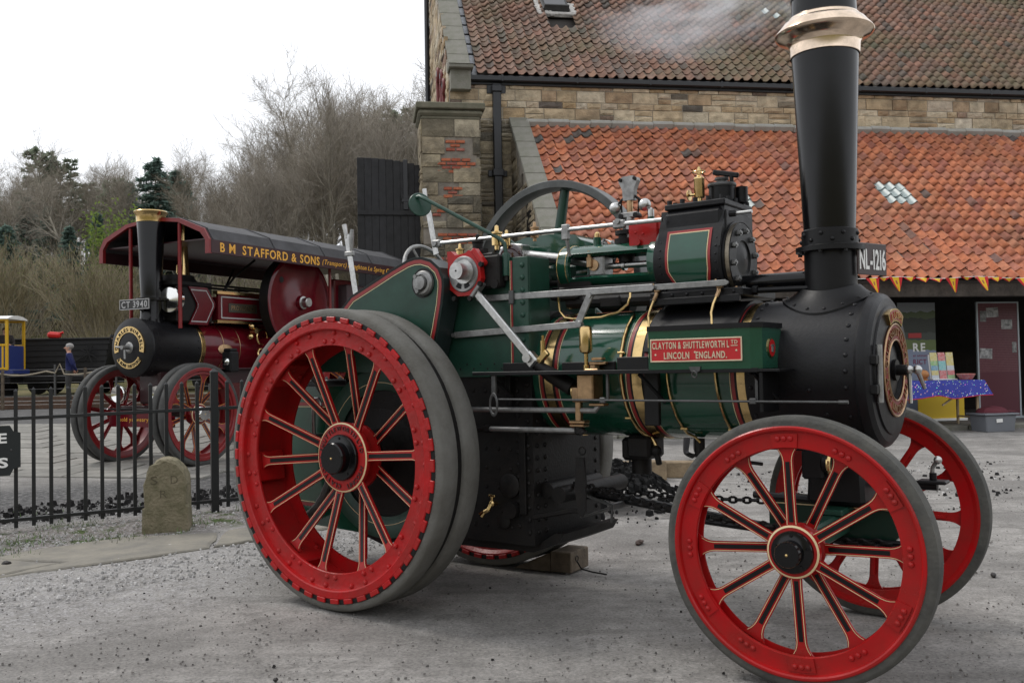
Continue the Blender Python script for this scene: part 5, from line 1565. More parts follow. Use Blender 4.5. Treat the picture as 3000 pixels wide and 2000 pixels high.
# canopy
pr = [(-1.12, 2.98), (-1.12, 3.18), (-1.02, 3.34), (-0.55, 3.52), (0.0, 3.58), (0.55, 3.52), (1.02, 3.34), (1.12, 3.18), (1.12, 2.98), (1.09, 2.98), (1.09, 3.17), (0.99, 3.31), (0.53, 3.49), (0, 3.55), (-0.53, 3.49), (-0.99, 3.31), (-1.09, 3.17), (-1.09, 2.98)]
m = MB()
o_ = pr[1:8]; i_ = [(y * 0.975, z - 0.03) for y, z in o_]
m.prism(o_ + i_[::-1], 'yz', -5.0, 0.02, smooth=False)
for x in (-0.02, -1.3, -2.5, -3.8, -4.9):
    m.tube([(x, y * 1.004, z + 0.004) for y, z in o_], 0.010, 6)
CN = m.build('canopy_roof', [CANVAS], Q)
for sg in (-1, 1):
    m = MB(); m.box((-2.48, sg * 1.105, 3.085), (5.0, 0.03, 0.20), None, 0, 0.005); VA = m.build('canopy_valance', [MAROOND], Q)
    if sg < 0: continue
    m = MB(); d = Vector((-sg, 0, 0))
    text_line(m, 'B M  STAFFORD & SONS', (-0.16, sg * 1.121, 3.02) if sg > 0 else (-4.5, sg * 1.121, 3.035), d, (0, 0, 1), 0.135, width=2.2, bold=0.018, depth=0.004)
    text_line(m, '(Transport) Houghton Le Spring Co Durham', (-2.43, sg * 1.121, 3.045) if sg > 0 else (-2.2, sg * 1.121, 3.045), d, (0, 0, 1), 0.085, width=2.4, bold=0.0, depth=0.004, shear=0.3)
    m.build('canopy_lettering', [GOLD], VA)
m = MB()
ed = [(y, z) for y, z in pr[0:9]]
m.prism(ed + [(y * 0.93, z - (0.05 if abs(y) < 1.1 else 0)) for y, z in ed[::-1]], 'yz', 0.0, 0.05)
m.build('canopy_end_board', [MRED], Q)
m = MB(); m.box((-2.48, 0, 3.20), (4.9, 2.0, 0.02), None, 0); m.build('canopy_ceiling', [MAROOND], Q)
for (x, y) in ((0.0, 0.80), (0.0, -0.80), (-4.6, 0.9), (-4.6, -0.9), (-2.9, 0.9)):
    m = MB()
    if x == 0.0: m.tube([(x, y * 0.625, 3.46), (x, y * 0.625, 1.95)], 0.028, 8)
    else: m.tube([(x, y, 3.1), (x, y, 1.9)], 0.025, 8)
    m.build('canopy_post', [MRED], Q)
# dynamo box at the back under the canopy
m = MB(); m.box((-3.9, 0.5, 2.55), (0.9, 0.7, 0.5), None, 0, 0.02); m.cyl((-3.6, 0.55, 2.2), (-3.6, 0.55, 2.3), 0.05); m.build('rear_locker', [mat('locker', (0.06, 0.035, 0.04), 0.5)], Q)
# ------------------------------------------------------------------ railings
def lerp2(L, t_abs):
    acc = 0
    for (a, b) in zip(L[:-1], L[1:]):
        d = math.hypot(b[0] - a[0], b[1] - a[1])
        if acc + d >= t_abs or b is L[-1]:
            k = (t_abs - acc) / d
            return (a[0] + (b[0] - a[0]) * k, a[1] + (b[1] - a[1]) * k, math.atan2(b[1] - a[1], b[0] - a[0]))
        acc += d
FLEN = sum(math.hypot(b[0] - a[0], b[1] - a[1]) for a, b in zip(FENCE[:-1], FENCE[1:]))
FNC = empty('iron_railing', (FENCE[1][0], FENCE[1][1], gz(*FENCE[1])), 0, None, 'black iron railing of upright square bars between yard and road locomotive', 'railing')
IRONP = mat('railing_black', (0.012, 0.013, 0.014), 0.35, var=0.4, vscale=20, rvar=0.15)
def floc(x, y, z): return (x - FENCE[1][0], y - FENCE[1][1], z - gz(*FENCE[1]))
m = MB(); m.box((0, 0, 0.66), (0.035, 0.035, 1.30)); m.add([(-.0175, -.0175, 1.31), (.0175, -.0175, 1.31), (.0175, .0175, 1.31), (-.0175, .0175, 1.31), (0, 0, 1.335)], [[0, 1, 4], [1, 2, 4], [2, 3, 4], [3, 0, 4]])
bar_me = m.mesh('bar', [IRONP])
t = 2.2
while t < FLEN - 0.05:
    x, y, a = lerp2(FENCE, t)
    link_mesh('bar', bar_me, FNC, floc(x, y, gz(x, y) + 0.03), (0, 0, a))
    t += 0.151
for z, nm in ((0.11, 'bottom_rail'), (1.07, 'top_rail')):
    for p, q in zip(FENCE[:-1], FENCE[1:]):
        m = MB(); A, B_ = Vector(floc(p[0], p[1], gz(*p) + z)), Vector(floc(q[0], q[1], gz(*q) + z)); d = B_ - A
        x_ = d.normalized(); y_ = Vector((-x_.y, x_.x, 0)).normalized(); M = Matrix((x_, y_, x_.cross(y_))).transposed()
        m.box((A + B_) / 2, (d.length, 0.056, 0.032), M, 0, 0.002); m.build(nm, [IRONP], FNC)
m = MB(); m.box((0, 0, 0.72), (0.075, 0.075, 1.46), None, 0, 0.003); m.add([(-.042, -.042, 1.45), (.042, -.042, 1.45), (.042, .042, 1.45), (-.042, .042, 1.45), (0, 0, 1.49)], [[0, 1, 4], [1, 2, 4], [2, 3, 4], [3, 0, 4]])
post_me = m.mesh('post', [IRONP])
for (px, py) in ((-3.12, 9.83), (-7.0, 7.81)):
    link_mesh('post', post_me, FNC, floc(px, py, gz(px, py)), (0, 0, 0.45))
# cast notice on the railing, only its right end is in the picture
sx, sy, sa = lerp2(FENCE, 4.755)
SG = empty('cast_notice', (sx + 0.03, sy - 0.05, gz(sx, sy) + 0.55), sa, None, 'black cast iron notice with white capital letters fixed to the railing', 'sign')
m = MB()
o8 = [(-0.42, 0.0), (0.11, 0.0), (0.14, 0.06), (0.20, 0.075), (0.20, 0.40), (0.14, 0.415), (0.11, 0.47), (-0.42, 0.47)]
m.prism(o8, 'xz', -0.015, 0.012); m.build('notice_board', [mat('notice_black', (0.012, 0.016, 0.018), 0.35)], SG)
m = MB(); text_line(m, 'E', (0.01, -0.016, 0.31), (1, 0, 0), (0, 0, 1), 0.092, width=0.075, bold=0.03, depth=0.006); text_line(m, 'S', (0.01, -0.016, 0.08), (1, 0, 0), (0, 0, 1), 0.092, width=0.085, bold=0.03, depth=0.006)
m.build('notice_lettering', [WHITE], SG)
m = MB(); m.dome((0.12, -0.015, 0.24), (0, -1, 0), 0.01, 0.008); m.build('fixing_screw', [IRON], SG)

# ------------------------------------------------------------------ milestone
MS = empty('boundary_stone', (-3.30, 8.98, gz(-3.30, 8.98)), R(12), None, 'weathered round-topped boundary stone lettered S D R before the railing', 'stone marker')
m = MB()
prof = [(-0.27, -0.1), (0.27, -0.1), (0.265, 0.22), (0.245, 0.24), (0.242, 0.45)]
for i in range(1, 12):
    a = PI * i / 12; prof.append((0.242 * math.cos(a), 0.45 + 0.235 * math.sin(a)))
prof += [(-0.242, 0.45), (-0.245, 0.24), (-0.265, 0.22)]
rng = random.Random(4)
n = len(prof); V = []
for y, k in ((-0.15, 0.94), (-0.13, 1.0), (0.0, 1.01), (0.13, 1.0), (0.15, 0.95)):
    for (a, b) in prof:
        j = 0.012
        V.append((a * k + rng.uniform(-j, j), y + rng.uniform(-0.006, 0.006), (b - 0.2) * k + 0.2 + rng.uniform(-j, j) * 0.7))
F = [list(range(n)), [4 * n + i for i in range(n)][::-1]]
for s in range(4):
    F += [[s * n + i, s * n + (i + 1) % n, (s + 1) * n + (i + 1) % n, (s + 1) * n + i] for i in range(n)]
V = [(x * 0.78, y, z) for x, y, z in V]
m.add(V, F, 0)
STONEM = mat('old_sandstone', (0.235, 0.20, 0.135), 0.92, var=0.8, vscale=7, var_col=(0.10, 0.095, 0.05), bump=0.8, bscale=38)
m.build('stone_block', [STONEM], MS)
m = MB()
for ch, x, z in (('S', -0.13, 0.45), ('D', 0.05, 0.45), ('R', -0.045, 0.32)):
    text_line(m, ch, (x, -0.152, z), (1, 0, 0), (0, 0, 1), 0.080, width=0.062, bold=-0.01, depth=0.002)
m.build('carved_lettering', [mat('carved_dark', (0.085, 0.072, 0.045), 0.95)], MS)

# ------------------------------------------------------------------ flagstone kerb path
FLAG = mat('flagstone', (0.245, 0.225, 0.185), 0.9, var=0.9, vscale=3.5, var_col=(0.15, 0.142, 0.125), bump=0.5, bscale=22, coord='Object')
KP = put(empty('kerb_path', (0, 0, 0)), 'worn flagstone kerb', None, None, 'structure'); del KP['label']
fl = [[(-6.6, 5.75), (-5.1, 6.42), (-5.35, 7.22), (-6.9, 6.6)], [(-5.05, 6.45), (-3.98, 7.0), (-3.62, 7.55), (-4.4, 7.75), (-5.3, 7.25)],
      [(-3.92, 7.02), (-3.2, 7.62), (-2.62, 8.1), (-2.75, 8.75), (-3.55, 8.6), (-4.2, 8.08), (-4.33, 7.78), (-3.6, 7.58)], [(-2.58, 8.12), (-1.75, 8.85), (-1.2, 9.3), (-1.6, 9.9), (-2.7, 8.8)]]
rng = random.Random(8)
for q, poly in enumerate(fl):
    m = MB(); pp = []
    for i in range(len(poly)):
        a, b = Vector(poly[i]), Vector(poly[(i + 1) % len(poly)])
        nn = max(2, int((b - a).length / 0.15))
        for j in range(nn):
            p = a.lerp(b, j / nn); pp.append((p.x + rng.uniform(-0.02, 0.02), p.y + rng.uniform(-0.02, 0.02)))
    cx = sum(p[0] for p in pp) / len(pp); cy = sum(p[1] for p in pp) / len(pp)
    z0 = gz(cx, cy)
    V = [(x, y, gz(x, y) - 0.05) for x, y in pp] + [(x, y, gz(x, y) + 0.006 + q % 2 * 0.004) for x, y in pp] + [(cx + (x - cx) * 0.97, cy + (y - cy) * 0.97, gz(x, y) + 0.016 + q % 2 * 0.004) for x, y in pp]
    n = len(pp); F = [[2 * n + i for i in range(n)]]
    for s in (0, 1): F += [[s * n + i, s * n + (i + 1) % n, (s + 1) * n + (i + 1) % n, (s + 1) * n + i] for i in range(n)]
    m.add(V, F); m.build('flagstone', [FLAG], KP)

# ------------------------------------------------------------------ slab paving under the road locomotive, rails
PV = put(empty('paving', (-6.0, 15.2, gz(-6, 15.2)), R(-10)), None, None, None, 'structure')
SLABM = mat('paving_slab', (0.27, 0.26, 0.235), 0.9, var=0.4, vscale=3, rnd=0.14, bump=0.3, bscale=25, coord='Object')
variants = []
for q in range(5):
    rng = random.Random(q); m = MB(); m.box((0, 0, -0.03), (0.985 - rng.random() * 0.008, 0.585 - rng.random() * 0.008, 0.08), Matrix.Rotation(rng.uniform(-0.006, 0.006), 3, 'X'), 0, 0.008); variants.append(m.mesh('slab', [SLABM]))
rng = random.Random(3); cnt = 0
pang = R(-10)
for j in range(-4, 10):
    for i in range(-6, 7):
        lx, ly = i * 1.0 + (0.5 if j % 2 else 0), j * 0.6
        wx = -6.0 + lx * math.cos(pang) - ly * math.sin(pang); wy = 15.2 + lx * math.sin(pang) + ly * math.cos(pang)
        if side(wx, wy, FENCE) < 2.6 or wx > 1.0 or wy > 20.6: continue
        link_mesh('slab', variants[rng.randrange(5)], PV, (lx, ly, gz(wx, wy) - gz(-6, 15.2) + 0.012 + rng.uniform(-0.004, 0.004)), (0.035, 0, 0))
BALL = mat('tar_ballast', (0.085, 0.083, 0.082), 0.9, var=0.5, vscale=5, bump=0.6, bscale=30)
m = MB()
V = []; F = []
X_ = [-26 + i for i in range(33)]; Y_ = [20.4 + 0.6 * i for i in range(14)]
for y in Y_:
    for x in X_: V.append((x, y + 0.25 * math.sin(x * 0.9) * (1 if y in (Y_[0], Y_[-1]) else 0), gz(x, y) + 0.012))
for j in range(len(Y_) - 1):
    for i in range(len(X_) - 1): F.append([j * 33 + i, j * 33 + i + 1, (j + 1) * 33 + i + 1, (j + 1) * 33 + i])
m.add(V, F); put(m.build('trackbed', [BALL]), kind='structure')
RAILM = mat('rail_rust', (0.12, 0.07, 0.045), 0.7, 0.3, var=0.4, vscale=8)
for yr in (25.2, 26.7, 28.9):
    m = MB(); m.box((-10, yr, gz(-10, yr) + 0.07), (36, 0.065, 0.12), None, 0, 0.01); m.box((-10, yr, gz(-10, yr) + 0.13), (36, 0.05, 0.012), None, 1, 0.002)
    put(m.build('rail', [RAILM, STEELD]), kind='structure')

# ------------------------------------------------------------------ loose stuff on the ground
def scatter(name, cnt, seed, sampler, size, mt_, flat=0.7):
    rng = random.Random(seed); m = MB()
    for _ in range(cnt):
        p = sampler(rng)
        if p is None: continue
        x, y = p; s = size(rng); z = gz(x, y); a = rng.random() * 6.28; ca, sa = math.cos(a), math.sin(a)
        bt = [(s, 0, 0), (0.1 * s, s * 0.8, 0), (-s * 0.9, 0.1 * s, 0), (-0.1 * s, -s * 0.75, 0)]
        bt = [(px * rng.uniform(0.7, 1.2), py * rng.uniform(0.7, 1.2), -0.3 * s) for px, py, pz in bt]
        tp = [(px * rng.uniform(.5, .85), py * rng.uniform(.5, .85), s * flat * rng.uniform(.6, 1.1)) for px, py, pz in bt]
        m.add([(x + px * ca - py * sa, y + px * sa + py * ca, z + pz + s * 0.2) for px, py, pz in bt + tp], [[4, 5, 6, 7], [0, 1, 5, 4], [1, 2, 6, 5], [2, 3, 7, 6], [3, 0, 4, 7]])
    me = m.mesh(name, [mt_]); o = link_mesh(name, me)
    return o
DARKST = mat('cinder', (0.022, 0.021, 0.021), 0.85, rnd=0.5, spec=0.2)
PALEST = mat('pale_chip', (0.42, 0.41, 0.40), 0.85, rnd=0.35)
GRITM = mat('grit', (0.17, 0.16, 0.15), 0.9, rnd=0.5)
def yard(rng):
    y = 3.0 + 8 * rng.random() ** 1.3; x = rng.uniform(-0.62, 0.62) * y
    return None if side(x, y, KERB) > -0.1 else (x, y)
put(scatter('yard_grit', 9000, 1, yard, lambda r: 0.003 + 0.008 * r.random() ** 3, GRITM), 'fine grey grit lying loose over the yard', 'grit', None, 'stuff')
put(scatter('coal_crumb', 240, 2, yard, lambda r: 0.003 + 0.012 * r.random() ** 5, DARKST), 'small black coal crumbs strewn across the yard gravel', 'coal', None, 'stuff')
def verge(rng):
    t = rng.random() * 5.5 - 1.5; x = -5.5 + rng.random() * 4.6; y = 6.0 + rng.random() * 5
    s1, s2 = side(x, y, KERB), side(x, y, FENCE)
    return (x, y) if s1 > -1.3 and s2 < 1.0 and not (-0.1 < s1 < 0.55 and rng.random() < 0.72) else None
put(scatter('stone_chips', 6500, 3, verge, lambda r: 0.006 + 0.014 * r.random() ** 2, PALEST), 'pale stone chippings on the verge below the railing', 'chippings', None, 'stuff')
def cind(rng):
    x = -6.5 + rng.random() * 5.5; y = 8.5 + rng.random() * 4.5; s2 = side(x, y, FENCE)
    return (x, y) if 0.35 < s2 < 1.5 and noise.noise(Vector((x * 1.3, y * 1.3, 2))) > -0.12 else None
put(scatter('cinder_heap', 6500, 5, cind, lambda r: 0.009 + 0.05 * r.random() ** 4, DARKST, 0.95), 'dark row of cinders and clinker lying behind the railing', 'cinders', None, 'stuff')
rng = random.Random(9)
m = MB(); GRS = mat('verge_grass', (0.075, 0.13, 0.03), 0.7, rnd=0.5)
for _ in range(9000):
    x = -6.0 + rng.random() * 5.2; y = 6.2 + rng.random() * 5.5
    s1, s2 = side(x, y, KERB), side(x, y, FENCE)
    if not (0.5 < s1 and s2 < 0.9): continue
    if noise.noise(Vector((x * 1.7, y * 1.7, 7))) < 0.12 - (0.15 if abs(s2) < 0.12 else 0): continue
    z = gz(x, y); h = rng.uniform(0.02, 0.07); a = rng.random() * 6.28; w = 0.004; lx, ly = math.cos(a) * h * 0.7, math.sin(a) * h * 0.7
    m.add([(x - w * math.sin(a), y + w * math.cos(a), z), (x + w * math.sin(a), y - w * math.cos(a), z), (x + lx, y + ly, z + h)], [[0, 1, 2]])
put(link_mesh('verge_grass', m.mesh('verge_grass', [GRS])), 'sparse green grass growing among the verge chippings', 'grass', None, 'stuff')
def lump(name, loc, s, mt_, seed, label, cat, sc=(1, 0.7, 0.5), group=None):
    rng = random.Random(seed); m = MB(); m.sphere((0, 0, 0), 1, 9, 6)
    m.v = [(x * s * sc[0] * (1 + rng.uniform(-.22, .22)), y * s * sc[1] * (1 + rng.uniform(-.22, .22)), z * s * sc[2] * (1 + rng.uniform(-.2, .2))) for x, y, z in m.v]; m.sm = [False] * len(m.sm)
    o = m.build(name, [mt_], None, loc=(loc[0], loc[1], gz(*loc) + s * sc[2] * 0.75)); o.rotation_euler = (0, 0, rng.random() * 3)
    return put(o, label, cat, group)
COALM = mat('coal', (0.022, 0.018, 0.016), 0.55, var=0.4, vscale=30)
lump('coal_lump', (1.04, 7.95), 0.045, mat('clinker_brown', (0.05, 0.03, 0.022), 0.7), 1, 'brown clinker lump on the gravel between front wheel and firebox', 'coal', (1.5, .7, .5))
lump('coal_lump', (3.30, 6.55), 0.032, COALM, 2, 'black coal lump on gravel at the far right of the front wheels', 'coal', (1.3, .6, .5))
lump('coal_lump', (3.55, 8.9), 0.05, COALM, 6, 'dark clinker lump lying beyond the far front wheel', 'coal', (1.3, .6, .5))
lump('coal_lump', (-4.05, 7.52), 0.034, COALM, 3, 'black coal lump resting on the flagstone kerb at left', 'coal', (1, .9, .8))
lump('coal_lump', (-1.18, 4.62), 0.014, COALM, 4, 'tiny black coal piece in the open gravel left of the rear wheel', 'coal', (1, .9, .8))
# chock under the ashpan and timbers behind
CK = empty('wheel_chock', (0.40, 7.05, 0), R(-30), None, 'square timber chock with chain on the ground behind the rear wheels', 'chock')
m = MB(); m.box((0, 0, 0.075), (0.17, 0.30, 0.15), None, 0, 0.008); m.prism([(-0.40, 0.0), (-0.09, 0.0), (-0.09, 0.14)], 'xz', -0.14, 0.14); m.build('chock_block', [WOOD], CK)
m = MB(); m.torus((0.10, -0.08, 0.10), (1, 0, 0), 0.02, 0.004, 14, 5); m.tube([(0.10, -0.08, 0.08), (0.14, -0.09, 0.03), (0.22, -0.06, 0.008), (0.34, -0.09, 0.008)], 0.006, 5); m.build('chock_chain', [SOOT], CK)
TIMB = mat('squared_timber', (0.30, 0.225, 0.14), 0.85, var=0.5, vscale=5, bump=0.3, bscale=40)
for (x, y, sz, a, lb) in ((1.55, 11.6, (0.6, 0.22, 0.24), 0.2, 'upper squared timber baulk seen under the boiler between chain and wheel'), (1.95, 11.9, (0.9, 0.24, 0.2), -0.1, 'long squared timber baulk lying beyond the steering chain')):
    m = MB(); m.box((0, 0, sz[2] / 2), sz, None, 0, 0.012); put(m.build('timber_baulk', [TIMB], None, loc=(x, y, gz(x, y)), rot=(0, 0, a)), lb, 'timber', 'timber baulks behind the engine')

# coal heap and rubble beyond the engine
def heap(rng):
    x = 0.95 + rng.gauss(0, 0.4); y = 9.9 + rng.gauss(0, 0.4); return (x, y)
o = scatter('coal_heap', 1300, 14, heap, lambda r: 0.012 + 0.06 * r.random() ** 3, mat('heap_coal', (0.010, 0.010, 0.010), 0.8, spec=0.15), 0.9)
for v in o.data.vertices:
    v.co.z += 0.42 * math.exp(-(((v.co.x - 1.05) / 0.6) ** 2 + ((v.co.y - 9.9) / 0.6) ** 2))
put(o, 'black coal heap on the ground beyond the steering chain', 'coal heap', None, 'stuff')
def rub(rng):
    x = rng.uniform(1.8, 7.5); y = rng.uniform(9.3, 13.0)
    return (x, y) if noise.noise(Vector((x * 0.8, y * 1.6, 9))) > 0.02 else None
put(scatter('yard_rubble', 1200, 15, rub, lambda r: 0.008 + 0.026 * r.random() ** 3, DARKST), 'dark rubble scattered on the yard beyond the front wheels', 'rubble', None, 'stuff')
put(scatter('pale_rubble', 900, 16, rub, lambda r: 0.008 + 0.025 * r.random() ** 3, PALEST), 'pale stones scattered among the dark rubble beyond the front wheels', 'stones', None, 'stuff')
# ------------------------------------------------------------------ stone building with tiled roofs
BX, BY_, BA = -1.32, 21.32, R(8.7)
BLD = empty('stone_building', (BX, BY_, 0), BA, None, 'old sandstone railway building with weathered brown pantile roof', 'building')
STN = ramp_mat('sandstone_block', [(0.0, (0.445, 0.342, 0.218)), (0.18, (0.548, 0.451, 0.316)), (0.34, (0.385, 0.269, 0.148)), (0.48, (0.593, 0.510, 0.379)), (0.6, (0.489, 0.393, 0.267)), (0.72, (0.326, 0.218, 0.126)), (0.82, (0.622, 0.553, 0.435)), (0.90, (0.282, 0.175, 0.120)), (0.97, (0.104, 0.095, 0.084)), (1.0, (0.445, 0.349, 0.225))],
               nscale=5, bump=0.7, bscale=30, dirt=(0.10, 0.085, 0.065), dirt_amt=0.35, dscale=0.8)
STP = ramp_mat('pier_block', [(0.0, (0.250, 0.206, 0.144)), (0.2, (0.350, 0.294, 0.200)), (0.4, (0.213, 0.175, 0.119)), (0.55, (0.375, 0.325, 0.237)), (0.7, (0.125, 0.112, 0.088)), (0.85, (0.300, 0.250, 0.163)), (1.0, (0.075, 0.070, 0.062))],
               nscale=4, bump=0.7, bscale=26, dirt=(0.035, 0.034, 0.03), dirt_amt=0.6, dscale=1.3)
MORT = mat('lime_mortar', (0.44, 0.39, 0.32), 0.95, var=0.4, vscale=4, bump=0.5, bscale=40)
MORTD = mat('grey_mortar', (0.27, 0.24, 0.20), 0.95, var=0.4, vscale=4, bump=0.5, bscale=40)
BRK = ramp_mat('brick', [(0.0, (0.36, 0.10, 0.055)), (0.4, (0.42, 0.14, 0.07)), (0.7, (0.28, 0.075, 0.05)), (1.0, (0.33, 0.13, 0.10))], nscale=14, bump=0.4)
COPE = mat('coping_stone', (0.215, 0.205, 0.18), 0.92, var=0.6, vscale=5, var_col=(0.12, 0.125, 0.085), bump=0.5, bscale=40)
CASTI = mat('cast_iron_pipe', (0.014, 0.015, 0.018), 0.4, var=0.3, vscale=10)
LEAD = mat('lead_sheet', (0.30, 0.31, 0.33), 0.5, 0.3, var=0.4, vscale=6)
stone_me = {}
def stone_variants(mt_):
    if mt_.name not in stone_me:
        L_ = []
        for q in range(6):
            rng = random.Random(q * 7 + 1); m = MB()
            m.box((0, 0, 0), (1, 1, 1), None, 0, 0.0)
            # a rough face: 4x3 grid pushed about on the outer side (-y)
            V = []; nx_, nz_ = 4, 3
            for k in range(nz_ + 1):
                for i in range(nx_ + 1):
                    e = i in (0, nx_) or k in (0, nz_)
                    V.append((-0.5 + i / nx_ + (0 if i in (0, nx_) else rng.uniform(-.06, .06)) , -0.5 - (0 if e else rng.uniform(0.05, 0.32)), -0.5 + k / nz_))
            m2 = MB(); F = [[k * 5 + i, k * 5 + i + 1, (k + 1) * 5 + i + 1, (k + 1) * 5 + i] for k in range(nz_) for i in range(nx_)]
            m2.add(V, F)
            o = len(V); m2.add([(-.5, .5, -.5), (.5, .5, -.5), (.5, .5, .5), (-.5, .5, .5)], [])
            m2.f += [[0, 4, o + 1, o], [15, 19, o + 2, o + 3], [0, 15, o + 3, o], [4, 19, o + 2, o + 1]]; m2.m += [0] * 4; m2.sm += [False] * 4
            L_.append(m2.mesh('stone', [mt_]))
        stone_me[mt_.name] = L_
    return stone_me[mt_.name]
def lay(parent, o, udir, ndir, W, H, hs, ws, mt_, seed, name='stone', depth=0.09, skip=None):
    """stones on a wall face: o lower left corner, udir along, ndir outward"""
    rng = random.Random(seed); u, n = Vector(udir).normalized(), Vector(ndir).normalized(); o = Vector(o)
    rz = math.atan2(u.y, u.x)
    z = 0.0
    while z < H - 0.03:
        h = min(rng.choice(hs), H - z)
        if H - z - h < 0.08: h = H - z
        x = 0.0
        while x < W - 0.02:
            w = min(rng.uniform(*ws) * (0.7 + 0.5 * h / max(hs)), W - x)
            if W - x - w < 0.12: w = W - x
            split = h > 0.19 and rng.random() < 0.22
            cells = [(z, h)] if not split else [(z, h * 0.48), (z + h * 0.5, h * 0.5)]
            for (zz, hh) in cells:
                if skip and skip(x + w / 2, zz + hh / 2): continue
                c = o + u * (x + w / 2) + Vector((0, 0, zz + hh / 2)) + n * (-depth / 2 + rng.uniform(0.006, 0.03))
                link_mesh(name, rng.choice(stone_variants(mt_)), parent, c, (0, 0, rz), (w - 0.018, depth, hh - 0.018))
            x += w
        z += h
# walls
m = MB(); m.box((9.6, 0.35, 3.9), (19.2, 0.70, 8.4)); MW = m.build('front_wall', [MORT], BLD)
lay(MW, (0.0, 0.0, 7.22), (1, 0, 0), (0, -1, 0), 15.2, 0.86, (0.15, 0.19, 0.23, 0.27), (0.26, 0.62), STN, 11)
lay(MW, (0.60, 0.0, 3.2), (1, 0, 0), (0, -1, 0), 1.0, 4.0, (0.20, 0.25, 0.3), (0.3, 0.55), STP, 12)  # shadow beside the pier put into the colour: darker stone than above
m = MB(); m.prism([(0.0, 0.0), (9.6, 0.0), (9.6, 8.1), (4.8, 12.6), (0.0, 8.1)], 'yz', 0.0, 0.6); GW = m.build('gable_wall', [MORT], BLD)
lay(GW, (0.0, 6.2, 4.5), (0, -1, 0), (-1, 0, 0), 6.0, 8.0, (0.2, 0.25, 0.3), (0.4, 0.8), STN, 13, skip=lambda x, z: z + 4.5 > 8.0 + 0.9 * (6.2 - x))
# gable coping, kneeler
sl = 0.92; L_ = 4.8 * math.sqrt(1 + sl * sl)
for i in range(8):
    m = MB(); m.box((0, 0, 0), (0.50, L_ / 8 - 0.012, 0.10), None, 0, 0.012)
    t = (i + 0.5) / 8; o = m.build('coping_stone', [COPE], BLD); o.location = (0.26, 4.8 * t, 8.30 + 4.8 * sl * t); o.rotation_euler = (math.atan(sl), 0, 0)
m = MB(); m.box((0.24, -0.06, 8.05), (0.46, 0.34, 0.46), None, 0, 0.012); m.box((0.24, -0.12, 8.32), (0.56, 0.52, 0.09), None, 0, 0.015); m.prism([(-0.40, 8.36), (0.2, 8.36), (0.2, 8.55)], 'yz', -0.04, 0.52)
m.build('kneeler', [COPE], BLD)
m = MB()
for i in range(9):
    m.box((0.56, 0.1 + i * 0.42, 8.36 + i * 0.42 * sl), (0.16, 0.42, 0.02), Matrix.Rotation(math.atan(sl) + 0.05, 3, 'X'), 0, 0.004)
m.build('lead_flashing', [LEAD], BLD)
m = MB(); m.tube([(-0.12, 5.9, 4.0), (-0.10, 5.9, 13.0)], 0.07, 8); m.build('gable_drainpipe', [CASTI], BLD)
for i, (y, z) in enumerate(((0.9, 8.2), (1.5, 8.6), (2.6, 9.0), (3.1, 7.4))):
    m = MB(); m.torus((-0.06, y, z), (1, 0, 0), 0.16, 0.05, 12, 6, a0=0, a1=PI); m.tube([(-0.05, y, z - 1.0), (-0.06, y + 0.1, z)], 0.05, 6); m.box((-0.03, y + 0.35, z - 0.2), (0.08, 0.3, 0.9), None, 1)
    m.build('gable_bracket', [mat('oxide_red_%d' % i, (0.14, 0.02, 0.02), 0.6), BLK], BLD)
# gutter and downpipe
m = MB(); m.box((9.9, -0.13, 8.11), (19.3, 0.15, 0.13), None, 0, 0.02); m.box((9.9, -0.04, 8.03), (19.3, 0.08, 0.09), None, 0, 0.01)
for i in range(11): m.box((1.2 + i * 1.75, -0.13, 8.11), (0.05, 0.17, 0.15), None, 0, 0.01)
m.build('gutter', [CASTI], BLD)
m = MB(); m.box((1.07, -0.09, 5.6), (0.19, 0.15, 4.8), None, 0, 0.015); m.box((1.07, -0.10, 7.88), (0.24, 0.20, 0.16), None, 0, 0.02); m.box((1.07, -0.03, 7.9), (0.44, 0.05, 0.22), None, 0, 0.01); m.box((1.07, -0.10, 5.95), (0.26, 0.19, 0.16), None, 0, 0.015); m.box((1.07, -0.03, 5.95), (0.44, 0.05, 0.14), None, 0, 0.01)
m.build('downpipe', [CASTI], BLD)
# pier
m = MB(); m.box((-0.09, -0.54, 3.45), (1.24, 1.08, 6.9)); PR = m.build('pier', [MORTD], BLD)
bricks_at = [(0.42, 5.72, 0.70, 4), (0.62, 6.20, 0.36, 3), (0.55, 5.18, 0.3, 3), (0.42, 4.18, 0.8, 3), (0.35, 3.66, 0.9, 3), (0.30, 4.78, 0.2, 2)]
def inbrick(x, z):
    zz = z + 2.6
    return any(bx0 - 0.1 < x < bx0 + bw + 0.05 and bz - 0.02 < zz < bz + 0.085 * bn + 0.02 for bx0, bz, bw, bn in bricks_at)
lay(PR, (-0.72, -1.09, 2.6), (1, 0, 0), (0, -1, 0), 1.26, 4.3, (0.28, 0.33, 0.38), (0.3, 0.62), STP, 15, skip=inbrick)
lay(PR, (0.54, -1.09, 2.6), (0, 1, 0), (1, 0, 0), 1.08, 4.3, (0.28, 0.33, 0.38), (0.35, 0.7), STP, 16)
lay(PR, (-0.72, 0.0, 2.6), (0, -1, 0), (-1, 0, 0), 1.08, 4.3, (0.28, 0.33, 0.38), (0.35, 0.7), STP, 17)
m = MB(); m.box((0, 0, 0), (0.20, 0.10, 0.062), None, 0, 0.006); brk_me = m.mesh('brick', [BRK])
rng = random.Random(2)
